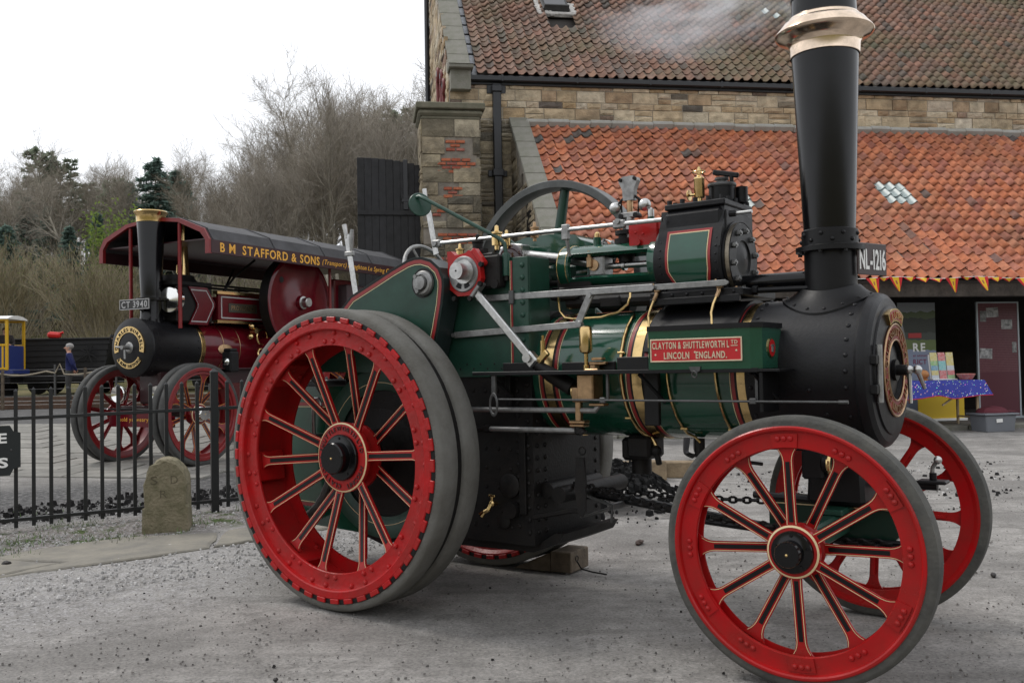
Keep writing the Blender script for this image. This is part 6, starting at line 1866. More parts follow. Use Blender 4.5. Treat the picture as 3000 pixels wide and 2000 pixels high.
for bx0, bz, bw, bn in bricks_at:
    for r_ in range(bn):
        x = bx0 + (0.1 if r_ % 2 else 0)
        while x < bx0 + bw - 0.05:
            link_mesh('brick', brk_me, PR, (-0.72 + x, -1.062 + rng.uniform(-0.012, 0.006), bz + 0.04 + r_ * 0.085), (0, 0, rng.uniform(-0.02, 0.02)), (rng.uniform(0.85, 1.05), 1, rng.uniform(0.9, 1.05)))
            x += 0.215
m = MB(); m.box((-0.09, -0.55, 7.17), (1.50, 1.34, 0.14), None, 0, 0.02); m.box((-0.09, -0.55, 7.03), (1.40, 1.24, 0.14), None, 0, 0.05); m.box((-0.09, -0.55, 6.93), (1.28, 1.12, 0.10), None, 0, 0.03)
m.build('pier_cap', [mat('cap_stone', (0.17, 0.155, 0.115), 0.95, var=0.7, vscale=4, var_col=(0.075, 0.08, 0.05), bump=0.5, bscale=25)], BLD)

# ---- pantiles
TP, TG = 0.236, 0.283
def tile_mesh(mt_, seed):
    rng = random.Random(seed); m = MB(); n = 8; V = []
    for (yy, lift) in ((-0.02, 0.038), (TG * 0.5, 0.020), (TG + 0.05, 0.0)):
        for i in range(n + 1):
            t = i / n
            z = 0.040 * math.cos(2 * PI * (t - 0.80)) + 0.012 * math.cos(4 * PI * (t - 0.80))
            V.append((-0.004 + t * (TP + 0.012), yy + (rng.uniform(-0.004, 0.004)), z + lift))
    k = n + 1
    for i in range(n + 1):
        x, y, z = V[i]; V.append((x, y + 0.003, z - 0.018))
    F = [[r_ * k + i, r_ * k + i + 1, (r_ + 1) * k + i + 1, (r_ + 1) * k + i] for r_ in range(2) for i in range(n)]
    m.add(V, F, 0, True); m.add(V[:k] + V[3 * k:], [[i, i + 1, k + i + 1, k + i] for i in range(n)], 0)
    return m.mesh('pantile', [mt_], 50)
T_LOW = ramp_mat('red_pantile', [(0.0, (0.421, 0.137, 0.064)), (0.25, (0.503, 0.184, 0.093)), (0.45, (0.362, 0.113, 0.063)), (0.65, (0.472, 0.196, 0.111)), (0.8, (0.302, 0.107, 0.075)), (0.93, (0.402, 0.166, 0.111)), (0.975, (0.420, 0.150, 0.090)), (0.988, (0.131, 0.100, 0.093)), (1.0, (0.091, 0.096, 0.093))],
                 rough=0.8, nscale=7, bump=0.15, dirt=(0.16, 0.105, 0.065), dirt_amt=0.35, dscale=0.55)
T_UP = ramp_mat('brown_pantile', [(0.0, (0.217, 0.116, 0.081)), (0.25, (0.166, 0.106, 0.081)), (0.45, (0.261, 0.141, 0.102)), (0.6, (0.139, 0.101, 0.081)), (0.8, (0.235, 0.151, 0.118)), (0.92, (0.104, 0.091, 0.081)), (1.0, (0.279, 0.161, 0.108))],
                rough=0.85, nscale=6, bump=0.2, dirt=(0.115, 0.115, 0.062), dirt_amt=0.65, dscale=0.42)
T_GL = mat('glass_tile', (0.36, 0.43, 0.42), 0.35, var=0.35, vscale=8)
LOWV = [tile_mesh(T_LOW, q) for q in range(4)]; UPV = [tile_mesh(T_UP, q + 10) for q in range(4)]; GLV = tile_mesh(T_GL, 30)
cam_xy = Vector((0, 0, 1.504))
def tile_roof(parent, x0, cols, rows, z0, y0, pitch, variants, seed, hide, glass, quota, skip=None):
    rng = random.Random(seed); cp, sp_ = math.cos(pitch), math.sin(pitch)
    cells = []
    Mw = Matrix.Translation((BX, BY_, 0)) @ Matrix.Rotation(BA, 4, 'Z')
    for r_ in range(rows):
        for c in range(cols):
            if skip and skip(c, r_): continue
            s = r_ * TG; loc = Vector((x0 + c * TP + rng.uniform(-.006, .006), y0 + s * cp, z0 + s * sp_ + rng.uniform(-.006, .008) - 0.035 * math.sin(c * 0.21 + seed) * math.sin(r_ * 0.16 + 0.4)))
            w = Mw @ loc; px = w.x / w.y
            cells.append(((w - cam_xy).length + (100 if hide(px, (w.z - 1.504) / w.y) else 0), loc, r_, c, rng.randrange(4), rng.gauss(0, .028), rng.gauss(0, .05)))
    cells.sort(key=lambda t: t[0])
    stuff = MB(); mats_ = variants[0].materials
    for i, (d, loc, r_, c, v, ra, rb) in enumerate(cells):
        me_ = GLV if (c, r_) in glass else variants[v]
        if i < quota or (c, r_) in glass:
            o = link_mesh('pantile', me_, parent, loc, (pitch + rb * 0.3, ra * 0.4, ra))
        else:
            M = Matrix.Translation(loc) @ Euler((pitch + rb * 0.3, ra * 0.4, ra)).to_matrix().to_4x4()
            o_ = len(stuff.v)
            stuff.v.extend([tuple(M @ vv.co) for vv in me_.vertices])
            for p in me_.polygons:
                stuff.f.append([q + o_ for q in p.vertices]); stuff.m.append(0); stuff.sm.append(p.use_smooth)
    me = bpy.data.meshes.new('pantile_field'); me.from_pydata(stuff.v, [], stuff.f); me.materials.append(mats_[0])
    me.polygons.foreach_set('use_smooth', stuff.sm); me.update()
    link_mesh('pantile_field', me, parent, kind='stuff')
PU = math.atan(sl)
m = MB(); m.prism([(0.0, 8.10), (0.0, 8.16), (5.4, 8.16 + 5.4 * sl), (5.4, 8.10 + 5.4 * sl)], 'yz', 0.5, 19.2); m.prism([(5.4, 8.16 + 5.4 * sl), (5.4, 8.10 + 5.4 * sl), (10.2, 8.4), (10.2, 8.5)], 'yz', 0.5, 19.2)
UR = m.build('main_roof', [mat('roof_felt', (0.03, 0.025, 0.022), 0.9)], BLD)
cp_ = math.cos(PU)
sky_c = lambda c, r_: 9 <= c <= 11 and 10 <= r_ <= 16
tile_roof(UR, 0.62, 78, 26, 8.215, -0.16, PU, UPV, 5, lambda px, py: px < -0.3, {(35, 15), (36, 14)}, 298, sky_c)
# roof light
m = MB()
zc = lambda by: 8.19 + by * sl
m.box((0, 0, 0.06), (0.72, 1.5, 0.24), None, 0, 0.02); m.box((0, -0.2, 0.19), (0.56, 0.9, 0.02), None, 1); m.box((0, -0.74, 0.13), (0.66, 0.06, 0.30), None, 0, 0.01)
RL = m.build('roof_light', [mat('weathered_frame', (0.05, 0.05, 0.048), 0.7, var=0.4, vscale=12), mat('dark_pane', (0.01, 0.012, 0.016), 0.1)], BLD)
RL.location = (3.07, 3.25, zc(3.25) + 0.05); RL.rotation_euler = (PU, 0, 0)
m = MB()
rng = random.Random(5)
for (x, y, w, h) in ((-0.44, -0.45, 0.15, 0.9), (0.44, -0.55, 0.15, 0.7), (0.0, -0.86, 0.9, 0.13)):
    m.box((x, y, 0.06), (w, h, 0.12), None, 0, 0.02)
    for k in range(6): m.box((x + rng.uniform(-w, w) * 0.5, y + rng.uniform(-h, h) * 0.5, 0.08), (0.13, 0.13, 0.10), Matrix.Rotation(rng.random(), 3, 'Z'), 0, 0.03)
o = m.build('mortar_fillet', [mat('white_mortar', (0.55, 0.53, 0.50), 0.9, var=0.4, vscale=8)], BLD); o.location = RL.location; o.rotation_euler = RL.rotation_euler

# ------------------------------------------------------------------ lean-to shed
LT = empty('lean_to_shed', (BX, BY_, 0), BA, None, 'open-fronted lean-to shed with bright red pantile roof and stone coping', 'shed')
PL = math.atan((7.08 - 3.07) / 4.75)
m = MB(); m.prism([(-4.75, 2.96), (0.0, 6.97), (0.0, 7.03), (-4.75, 3.02)], 'yz', 1.5, 16.6); LR = m.build('lean_to_roof', [MATS['roof_felt']], LT)
glass = {(31 + i, 10 + j) for i in range(3) for j in range(3)} | {(17, 10), (17, 9)}
tile_roof(LR, 1.80, 62, 22, 3.06, -4.80, PL, LOWV, 6, lambda px, py: px < 0.235 and py < 0.19, glass, 285)
for i in range(9):
    Ls = math.hypot(4.9, 4.9 * math.tan(PL)) / 9
    m = MB(); m.box((0, 0, 0), (0.44, Ls - 0.01, 0.10), None, 0, 0.012); o = m.build('coping_stone', [COPE], LT); t = (i + 0.5) / 9
    o.location = (1.58, -4.75 + 4.95 * t, 3.20 + 4.95 * t * math.tan(PL)); o.rotation_euler = (PL, 0, 0)
m = MB(); m.prism([(-4.7, 0.0), (0.0, 0.0), (0.0, 7.05), (-4.7, 3.05)], 'yz', 1.42, 1.74); LW = m.build('end_wall', [MORTD], LT)
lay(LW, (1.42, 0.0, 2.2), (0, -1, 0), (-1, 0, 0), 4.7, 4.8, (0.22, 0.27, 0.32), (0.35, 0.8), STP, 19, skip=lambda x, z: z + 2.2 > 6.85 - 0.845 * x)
m = MB(); m.box((0, 0, 0), (0.04, 0.5, 0.9), None, 0); m.build('wall_slit', [BLK], LT, loc=(1.41, -2.2, 4.6))
m = MB()
for i in range(30): m.box((2.0 + i * 0.5, -0.09, 7.12 + 0.012 * math.sin(i * 2.3)), (0.52, 0.14, 0.17), Matrix.Rotation(R(35), 3, 'X'), 0, 0.03)
m.build('cement_flashing', [mat('cement_grey', (0.36, 0.36, 0.34), 0.9, var=0.5, vscale=4, var_col=(0.24, 0.22, 0.17))], LT)
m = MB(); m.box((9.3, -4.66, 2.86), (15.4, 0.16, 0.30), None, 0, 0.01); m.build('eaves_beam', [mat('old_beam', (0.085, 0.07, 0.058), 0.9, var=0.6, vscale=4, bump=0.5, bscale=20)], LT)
for x in (3.6, 6.4, 11.55, 15.8):
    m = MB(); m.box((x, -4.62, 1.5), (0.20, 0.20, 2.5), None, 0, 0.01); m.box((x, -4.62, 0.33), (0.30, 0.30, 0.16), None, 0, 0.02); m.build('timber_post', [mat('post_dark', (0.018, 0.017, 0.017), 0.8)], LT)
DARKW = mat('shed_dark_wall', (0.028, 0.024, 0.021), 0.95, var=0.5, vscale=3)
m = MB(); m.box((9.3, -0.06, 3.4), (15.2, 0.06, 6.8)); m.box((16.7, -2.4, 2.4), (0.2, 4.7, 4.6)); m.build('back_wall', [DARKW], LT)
m = MB(); m.box((9.3, -2.35, 0.13), (15.3, 4.66, 0.30), None, 0, 0.02); m.build('shed_floor', [mat('shed_slab', (0.14, 0.13, 0.12), 0.9, var=0.4, vscale=2)], LT)
for i in range(22):
    m = MB(); m.box((0, 0, 0), (0.66, 0.34, 0.20), None, 0, 0.02); o = m.build('kerb_stone', [COPE], LT); o.location = (2.1 + i * 0.68, -4.86, 0.17); 
for i in range(12):
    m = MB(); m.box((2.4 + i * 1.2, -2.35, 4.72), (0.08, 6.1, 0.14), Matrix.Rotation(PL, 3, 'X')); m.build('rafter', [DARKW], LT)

# ------------------------------------------------------------------ tall black boarded door at the left of the pier
BD_ = empty('boarded_door', (BX, BY_, 0), BA, None, 'tall black tarred timber door standing open left of the stone pier', 'door')
TAR = mat('tarred_board', (0.011, 0.011, 0.013), 0.6, var=0.5, vscale=6, rvar=0.2, bump=0.25, bscale=20, rnd=0.3)
for i in range(9):
    x0 = -2.11 + i * 0.156
    m = MB(); zt = 6.14 - 0.008 * i * i * 0.28
    m.box((x0 + 0.078, -0.60 + (0.004 if i % 2 else 0), (zt + 0.8) / 2), (0.1555, 0.06, zt - 0.8), None, 0, 0.006); m.build('board', [TAR], BD_)
for z in (4.93, 3.2, 5.28):
    m = MB(); m.box((-0.92 if z == 5.28 else -1.41, -0.645, z), (0.50 if z == 5.28 else 1.40, 0.035, 0.10), None, 0, 0.006); m.build('ledge', [TAR], BD_)
m = MB(); m.box((-1.06, -0.645, 5.55), (0.10, 0.04, 1.1), None, 0, 0.006); m.box((-1.05, -0.665, 5.20), (0.2, 0.02, 0.07), None, 0, 0.004); m.build('hinge_strap', [CASTI], BD_)

# ------------------------------------------------------------------ things by the shed
def bl(x, y, z): 
    v = Matrix.Rotation(BA, 3, 'Z') @ Vector((x, y, 0)); return (BX + v.x, BY_ + v.y, z)
SZ = 0.285
# maroon display panel
DPN = empty('display_panel', bl(11.0, -3.5, SZ), BA, None, 'tall maroon exhibition panel with photographs and grey frame in the shed', 'display panel')
m = MB(); m.box((0, 0, 1.19), (0.90, 0.03, 2.36), None, 0, 0.004)
def panel_mat():
    mm = bpy.data.materials.new('maroon_print'); mm.use_nodes = True; N, L = mm.node_tree.nodes, mm.node_tree.links; b = N['Principled BSDF']; b.inputs['Roughness'].default_value = 0.4
    tc = N.new('ShaderNodeTexCoord'); w = N.new('ShaderNodeTexWave'); w.wave_type = 'BANDS'; w.bands_direction = 'Z'; w.inputs['Scale'].default_value = 9; w.inputs['Distortion'].default_value = 0.5; L.new(tc.outputs['Object'], w.inputs['Vector'])
    n = N.new('ShaderNodeTexNoise'); n.inputs['Scale'].default_value = 30; L.new(tc.outputs['Object'], n.inputs['Vector'])
    mu = N.new('ShaderNodeMath'); mu.operation = 'MULTIPLY'; L.new(w.outputs['Fac'], mu.inputs[0]); L.new(n.outputs['Fac'], mu.inputs[1])
    sx = N.new('ShaderNodeSeparateXYZ'); L.new(tc.outputs['Object'], sx.inputs[0]); gt = N.new('ShaderNodeMath'); gt.operation = 'GREATER_THAN'; gt.inputs[1].default_value = 0.95; L.new(sx.outputs['Z'], gt.inputs[0])
    m2 = N.new('ShaderNodeMath'); m2.operation = 'MULTIPLY'; L.new(mu.outputs[0], m2.inputs[0]); L.new(gt.outputs[0], m2.inputs[1])
    mx = N.new('ShaderNodeMix'); mx.data_type = 'RGBA'; mx.inputs['A'].default_value = (0.10, 0.022, 0.034, 1); mx.inputs['B'].default_value = (0.22, 0.10, 0.11, 1); L.new(m2.outputs[0], mx.inputs['Factor']); L.new(mx.outputs['Result'], b.inputs['Base Color']); return mm
m.build('panel_board', [panel_mat()], DPN)
m = MB(); m.box((-0.465, 0, 1.20), (0.035, 0.05, 2.40), None, 0, 0.004); m.box((0.465, 0, 1.20), (0.035, 0.05, 2.40), None, 0, 0.004); m.box((0, 0, 2.385), (0.93, 0.05, 0.03), None, 0, 0.004); m.box((0, -0.1, 0.02), (0.98, 0.35, 0.04), None, 0, 0.004); m.build('panel_frame', [mat('alu_frame', (0.42, 0.47, 0.50), 0.4, 0.3)], DPN)
PHO = mat('photo_print', (0.07, 0.07, 0.07), 0.4, var=0.9, vscale=14, var_col=(0.45, 0.45, 0.45), rnd=0.4)
for (x, z, w, h, a) in ((-0.33, 2.10, 0.14, 0.22, 0.03), (-0.12, 2.18, 0.27, 0.20, -0.05), (0.20, 1.93, 0.25, 0.20, 0), (-0.29, 1.33, 0.28, 0.21, 0.05), (0.36, 1.45, 0.1, 0.22, 0)):
    m = MB(); m.box((x, -0.018, z), (w, 0.006, h), Matrix.Rotation(a, 3, 'Y'), 0); m.build('photograph', [PHO], DPN)
# picture banner behind the table
PB_ = empty('picture_banner', bl(9.12, -3.6, SZ), BA + R(3), None, 'printed pull-up banner with landscape picture and blue-grey lower half behind table', 'banner')
def banner_mat():
    mm = bpy.data.materials.new('banner_print'); mm.use_nodes = True; N, L = mm.node_tree.nodes, mm.node_tree.links; b = N['Principled BSDF']; b.inputs['Roughness'].default_value = 0.45
    tc = N.new('ShaderNodeTexCoord'); sx = N.new('ShaderNodeSeparateXYZ'); L.new(tc.outputs['Object'], sx.inputs[0])
    n = N.new('ShaderNodeTexNoise'); n.inputs['Scale'].default_value = 6; n.inputs['Detail'].default_value = 8; L.new(tc.outputs['Object'], n.inputs['Vector'])
    ad = N.new('ShaderNodeMath'); ad.operation = 'MULTIPLY_ADD'; ad.inputs[1].default_value = 0.16; L.new(n.outputs['Fac'], ad.inputs[0]); L.new(sx.outputs['Z'], ad.inputs[2])
    mr = N.new('ShaderNodeMapRange'); mr.inputs['From Min'].default_value = 0.0; mr.inputs['From Max'].default_value = 2.5; L.new(ad.outputs[0], mr.inputs['Value'])
    r = N.new('ShaderNodeValToRGB'); r.color_ramp.interpolation = 'CONSTANT'; e = r.color_ramp.elements; e[0].position = 0; e[0].color = (0.22, 0.26, 0.36, 1); e[1].position = 0.60; e[1].color = (0.11, 0.15, 0.045, 1)
    for p, c in ((0.68, (0.05, 0.06, 0.05)), (0.74, (0.02, 0.025, 0.018)), (0.86, (0.06, 0.085, 0.03)), (0.91, (0.20, 0.22, 0.24))): q = e.new(p); q.color = (*c, 1)
    L.new(mr.outputs[0], r.inputs['Fac']); L.new(r.outputs['Color'], b.inputs['Base Color']); return mm
m = MB(); m.box((0, 0, 1.20), (0.86, 0.012, 2.38), None, 0, 0.002); m.build('banner_sheet', [banner_mat()], PB_)
m = MB(); m.box((-0.05, -0.011, 1.72), (0.30, 0.006, 0.10), None, 0, 0.004); m.build('printed_wagon', [mat('print_red', (0.40, 0.03, 0.03), 0.5)], PB_)
m = MB(); text_line(m, 'RE', (-0.10, -0.008, 1.40), (1, 0, 0), (0, 0, 1), 0.17, width=0.28, bold=0.03, depth=0.003); m.build('banner_heading', [WHITE], PB_)
m = MB(); text_line(m, 'ar attractions', (-0.10, -0.008, 1.29), (1, 0, 0), (0, 0, 1), 0.055, width=0.46, bold=0.01, depth=0.003); text_line(m, 'RICT', (-0.10, -0.008, 1.14), (1, 0, 0), (0, 0, 1), 0.10, width=0.30, bold=0.02, depth=0.003); m.build('banner_lettering', [mat('print_maroon', (0.20, 0.03, 0.08), 0.5)], PB_)
m = MB(); m.box((0, -0.02, 0.02), (0.9, 0.2, 0.05), None, 0, 0.01); m.build('banner_base', [STEELD], PB_)
YB = empty('yellow_banner', bl(9.35, -4.0, SZ), BA, None, 'yellow printed board standing under the cloth-covered table', 'board')
m = MB(); m.box((0, 0, 0.42), (1.0, 0.02, 0.78), None, 0, 0.003); m.build('board_sheet', [mat('board_yellow', (0.62, 0.42, 0.02), 0.5)], YB)
m = MB(); m.box((0, -0.02, 0.03), (1.06, 0.10, 0.05), None, 0, 0.005); m.build('board_foot', [WHITE], YB)
# table
TZ_ = gz(8, 16.5)
TBL = empty('folding_table', bl(8.55, -4.95, TZ_ + 0.02), BA, None, 'folding trestle table with pale wooden legs before the shed', 'table')
PLY = mat('pale_wood', (0.42, 0.32, 0.20), 0.6)
m = MB(); m.box((0, 0, 0.925), (1.65, 0.72, 0.03), None, 0, 0.004); m.build('table_top', [PLY], TBL)
for (x, y) in ((-0.75, -0.3), (0.72, -0.3), (-0.75, 0.3), (0.72, 0.3)):
    m = MB(); m.box((x, y, 0.455), (0.04, 0.04, 0.91), None, 0, 0.004); m.build('leg', [PLY], TBL)
m = MB(); m.box((0.35, -0.3, 0.70), (0.03, 0.03, 0.8), Matrix.Rotation(R(58), 3, 'Y'), 0); m.box((0.72, 0, 0.25), (0.03, 0.6, 0.03)); m.build('brace', [PLY], TBL)
def cloth_mat():
    mm = bpy.data.materials.new('blue_cloth'); mm.use_nodes = True; N, L = mm.node_tree.nodes, mm.node_tree.links; b = N['Principled BSDF']; b.inputs['Roughness'].default_value = 0.85
    tc = N.new('ShaderNodeTexCoord'); v = N.new('ShaderNodeTexVoronoi'); v.inputs['Scale'].default_value = 24; L.new(tc.outputs['Object'], v.inputs['Vector'])
    lt = N.new('ShaderNodeMath'); lt.operation = 'LESS_THAN'; lt.inputs[1].default_value = 0.24; L.new(v.outputs['Distance'], lt.inputs[0])
    hs = N.new('ShaderNodeHueSaturation'); hs.inputs['Saturation'].default_value = 0.8; L.new(v.outputs['Color'], hs.inputs['Color'])
    mx = N.new('ShaderNodeMix'); mx.data_type = 'RGBA'; mx.inputs['A'].default_value = (0.035, 0.045, 0.30, 1); L.new(lt.outputs[0], mx.inputs['Factor']); L.new(hs.outputs['Color'], mx.inputs['B']); L.new(mx.outputs['Result'], b.inputs['Base Color']); return mm
m = MB(); V = []; F = []; nn = 72
ring = []
for i in range(nn):
    a = 2 * PI * i / nn; ca, sa = math.cos(a), math.sin(a); k = 1 / max(abs(ca) / 0.85, abs(sa) / 0.38); ring.append((ca * k, sa * k))
for lvl, (s, z) in enumerate(((0.0, 0.945), (1.0, 0.945), (1.02, 0.93), (1.05, 0.80), (1.09, 0.64))):
    for i, (x, y) in enumerate(ring):
        wv = (0.02 * math.sin(i * 1.9) + 0.015 * math.sin(i * 0.7)) * max(0, lvl - 2)
        V.append((x * (s + wv * 0.5), y * (s + wv * 1.4 + (0.08 * max(0, lvl - 2))), z - (0.03 * math.sin(i * 0.35) if lvl == 4 else 0)))
for l in range(4): F += [[l * nn + i, l * nn + (i + 1) % nn, (l + 1) * nn + (i + 1) % nn, (l + 1) * nn + i] for i in range(nn)]
m.add(V, F, 0, True)
CLO = put(m.build('tablecloth', [cloth_mat()], None, loc=bl(8.55, -4.95, TZ_ + 0.02), rot=(0, 0, BA), angle=60), 'blue patterned cloth with red hem draped over the folding table', 'tablecloth')
m = MB(); m.tube([V[4 * nn + i] for i in range(nn)], 0.008, 5, closed=True); m.build('cloth_hem', [mat('hem_red', (0.5, 0.02, 0.04), 0.7)], CLO)
LF = empty('leaflet_rack', bl(8.86, -4.85, TZ_ + 0.97), BA, None, 'cardboard rack of colourful leaflets standing on the blue cloth', 'leaflet rack')
m = MB(); m.box((0, 0.06, 0.24), (0.50, 0.02, 0.48), Matrix.Rotation(R(-8), 3, 'X'), 0, 0.004); m.box((0, 0.02, 0.01), (0.50, 0.16, 0.02)); m.build('rack_back', [WHITE], LF)
rng = random.Random(6); lcol = [mat('leaflet_%d' % i, c, 0.5, var=0.5, vscale=25, var_col=(0.6, 0.6, 0.55)) for i, c in enumerate(((0.5, 0.06, 0.07), (0.05, 0.25, 0.4), (0.55, 0.45, 0.1), (0.2, 0.4, 0.12), (0.45, 0.5, 0.55), (0.10, 0.42, 0.42)))]
for r_ in range(5):
    for c in range(3):
        m = MB(); m.box((-0.165 + c * 0.165, 0.0 + r_ * 0.012, 0.08 + r_ * 0.09), (0.145, 0.006, 0.16), Matrix.Rotation(R(-8), 3, 'X'), 0); m.build('leaflet', [rng.choice(lcol)], LF)
m = MB(); m.lathe([(0.0, 0.09), (0.01, 0.11), (0.11, 0.17), (0.115, 0.165), (0.02, 0.10)], (0, 0, 0), (0, 0, 1), 24, 0, caps=False)
put(m.build('paper_bowl', [mat('bowl_red', (0.55, 0.08, 0.06), 0.5, var=0.6, vscale=20, var_col=(0.6, 0.5, 0.4))], None, loc=bl(9.24, -4.98, TZ_ + 0.966)), 'small red patterned bowl at the end of the blue tablecloth', 'bowl')
m = MB(); m.sphere((0, 0, 0.11), 0.09, 14, 10, (1.2, 0.8, 1.0)); m.lathe([(0, 0.08), (0.03, 0.08)], (0, 0, 0), (0, 0, 1), 14, 0)
put(m.build('round_ornament', [mat('ornament_orange', (0.40, 0.16, 0.04), 0.3)], None, loc=bl(8.42, -4.9, TZ_ + 0.966)), 'small round orange ornament on the blue tablecloth', 'ornament')
# storage box
BXX = empty('storage_box', bl(9.50, -5.35, gz(8, 16) + 0.01), BA + R(4), None, 'grey plastic storage box with maroon cloth on its lid', 'storage box')
GPL = mat('grey_plastic', (0.16, 0.17, 0.19), 0.5)
m = MB(); m.box((0, 0, 0.16), (0.66, 0.46, 0.32), None, 0, 0.02); m.v = [(x * (0.9 + 0.3 * z), y * (0.9 + 0.3 * z), z) for x, y, z in m.v]; m.build('box_body', [GPL], BXX)
m = MB(); m.box((0, 0, 0.335), (0.74, 0.52, 0.035), None, 0, 0.008); m.build('box_lid', [GPL], BXX)
m = MB(); m.box((-0.05, -0.235, 0.22), (0.13, 0.006, 0.065), Matrix.Rotation(R(-4), 3, 'Y')); m.build('paper_label', [WHITE], BXX)
m = MB(); m.sphere((0, 0, 0), 1, 18, 10); rng = random.Random(3)
m.v = [(x * 0.30 * (1 + 0.15 * math.sin(9 * y)), y * 0.2, max(0, z) * 0.11 * (1 + 0.2 * math.sin(7 * x + 3 * y))) for x, y, z in m.v]; m.box((0.28, 0.0, 0.015), (0.3, 0.22, 0.03), Matrix.Rotation(0.2, 3, 'Z'), 0, 0.01)
put(m.build('folded_cloth', [mat('cloth_maroon', (0.10, 0.015, 0.025), 0.85)], None, loc=bl(9.5, -5.33, gz(8, 16) + 0.365), rot=(0, 0, BA)), 'crumpled maroon cloth lying on the grey storage box', 'cloth')
# bunting
BN = empty('bunting', bl(10.0, -4.95, 3.07), BA, None, 'string of red and yellow pennants along the shed eaves', 'bunting')
bx = [4.6 + 0.1 * i for i in range(66)]
def bz(x): return 0.0 - 0.035 * math.sin((x - 4.6) * 1.9) ** 2
m = MB(); m.tube([(x - 10.0, -0.02, bz(x)) for x in bx], 0.006, 4); m.build('string', [WHITE], BN)
FR, FY = mat('flag_red', (0.55, 0.015, 0.02), 0.7), mat('flag_yellow', (0.80, 0.50, 0.02), 0.7)
FE = mat('flag_emblem', (0.35, 0.12, 0.05), 0.7)
rng = random.Random(12)
for i, (x, kind) in enumerate(((5.30, 0), (6.05, 1), (6.72, 0), (7.4, 1), (7.62, 0), (7.86, 1), (8.15, 0), (8.42, 0), (8.70, 0), (9.02, 1), (9.32, 0), (9.62, 1), (9.92, 0), (10.2, 0), (10.5, 1))):
    m = MB(); h = 0.27 if kind else rng.uniform(0.05, 0.10); w = 0.28; tw = rng.uniform(-0.06, 0.06)
    V = []; F = []; mi_ = []
    for r_ in range(5):
        t = r_ / 4; ww = w * (1 - t * 0.92)
        for c in range(6):
            s = [0, 0.25, 0.42, 0.58, 0.75, 1][c]
            V.append(((x - 10.0) - w / 2 + w * 0.5 * t + ww * s + (0.08 if kind else 0.02) * t, -0.03 + tw * t + 0.012 * math.sin(s * 5 + i + t * 3), bz(x) - h * t))
    for r_ in range(4):
        for c in range(5):
            m.add([V[r_ * 6 + c], V[r_ * 6 + c + 1], V[(r_ + 1) * 6 + c + 1], V[(r_ + 1) * 6 + c]], [[0, 1, 2, 3]], 0 if c in (0, 4) else (2 if c == 2 and r_ == 1 and kind else 1), True)
    m.build('pennant', [FR, FY, FE], BN, angle=180)
# steam drifting from the chimney top across the roof
m = MB(); m.sphere((0, 0, 0), 1, 20, 12)
st = bpy.data.materials.new('thin_steam'); st.use_nodes = True; N, L = st.node_tree.nodes, st.node_tree.links; N.remove(N['Principled BSDF'])
pv = N.new('ShaderNodeVolumePrincipled'); pv.inputs['Color'].default_value = (0.95, 0.96, 1, 1); pv.inputs['Anisotropy'].default_value = 0.2
tc = N.new('ShaderNodeTexCoord'); nz = N.new('ShaderNodeTexNoise'); nz.inputs['Scale'].default_value = 1.7; nz.inputs['Detail'].default_value = 5; nz.inputs['Distortion'].default_value = 1.0; L.new(tc.outputs['Object'], nz.inputs['Vector'])
mr = N.new('ShaderNodeMapRange'); mr.inputs['From Min'].default_value = 0.46; mr.inputs['From Max'].default_value = 0.72; mr.inputs['To Max'].default_value = 4.0; L.new(nz.outputs['Fac'], mr.inputs['Value'])
ln = N.new('ShaderNodeVectorMath'); ln.operation = 'LENGTH'; L.new(tc.outputs['Object'], ln.inputs[0])
fo = N.new('ShaderNodeMapRange'); fo.inputs['From Min'].default_value = 0.45; fo.inputs['From Max'].default_value = 1.0; fo.inputs['To Min'].default_value = 1.0; fo.inputs['To Max'].default_value = 0.0; L.new(ln.outputs['Value'], fo.inputs['Value'])
mu = N.new('ShaderNodeMath'); mu.operation = 'MULTIPLY'; L.new(mr.outputs[0], mu.inputs[0]); L.new(fo.outputs[0], mu.inputs[1]); L.new(mu.outputs[0], pv.inputs['Density'])
L.new(pv.outputs[0], N['Material Output'].inputs['Volume'])
so = m.build('steam', [st], None, loc=(1.18, 5.5, 3.60), rot=(0, R(-6), 0)); so.scale = (0.75, 0.4, 0.30)
put(so, 'thin white steam drifting left from the chimney top', 'steam', None, 'stuff')
# ------------------------------------------------------------------ woodland
BARK = mat('pale_bark', (0.42, 0.385, 0.32), 0.9, var=0.5, vscale=3, rnd=0.25, bump=0.3, bscale=12)
TWIG = mat('grey_twig', (0.26, 0.23, 0.19), 0.95, rnd=0.25)
TWIGB = mat('brown_twig', (0.20, 0.17, 0.125), 0.95, rnd=0.3)
TWIGG = mat('olive_twig', (0.25, 0.215, 0.14), 0.95, rnd=0.3)
NEED = mat('conifer_needle', (0.115, 0.165, 0.14), 0.9, rnd=0.5)
NEEDP = mat('pine_needle', (0.15, 0.18, 0.13), 0.85, rnd=0.45)
BUDS = mat('spring_leaf', (0.12, 0.17, 0.035), 0.8, rnd=0.4)
def leafy_light(m, col, fac=0.55):
    N, L = m.node_tree.nodes, m.node_tree.links
    t = N.new('ShaderNodeBsdfTranslucent'); t.inputs['Color'].default_value = (*col, 1); x = N.new('ShaderNodeMixShader'); x.inputs[0].default_value = fac
    L.new(N['Principled BSDF'].outputs[0], x.inputs[1]); L.new(t.outputs[0], x.inputs[2]); L.new(x.outputs[0], N['Material Output'].inputs['Surface'])
leafy_light(NEED, (0.17, 0.25, 0.21)); leafy_light(NEEDP, (0.23, 0.27, 0.19)); leafy_light(BUDS, (0.2, 0.28, 0.06))  # needles lightened and made translucent, standing in for distant haze
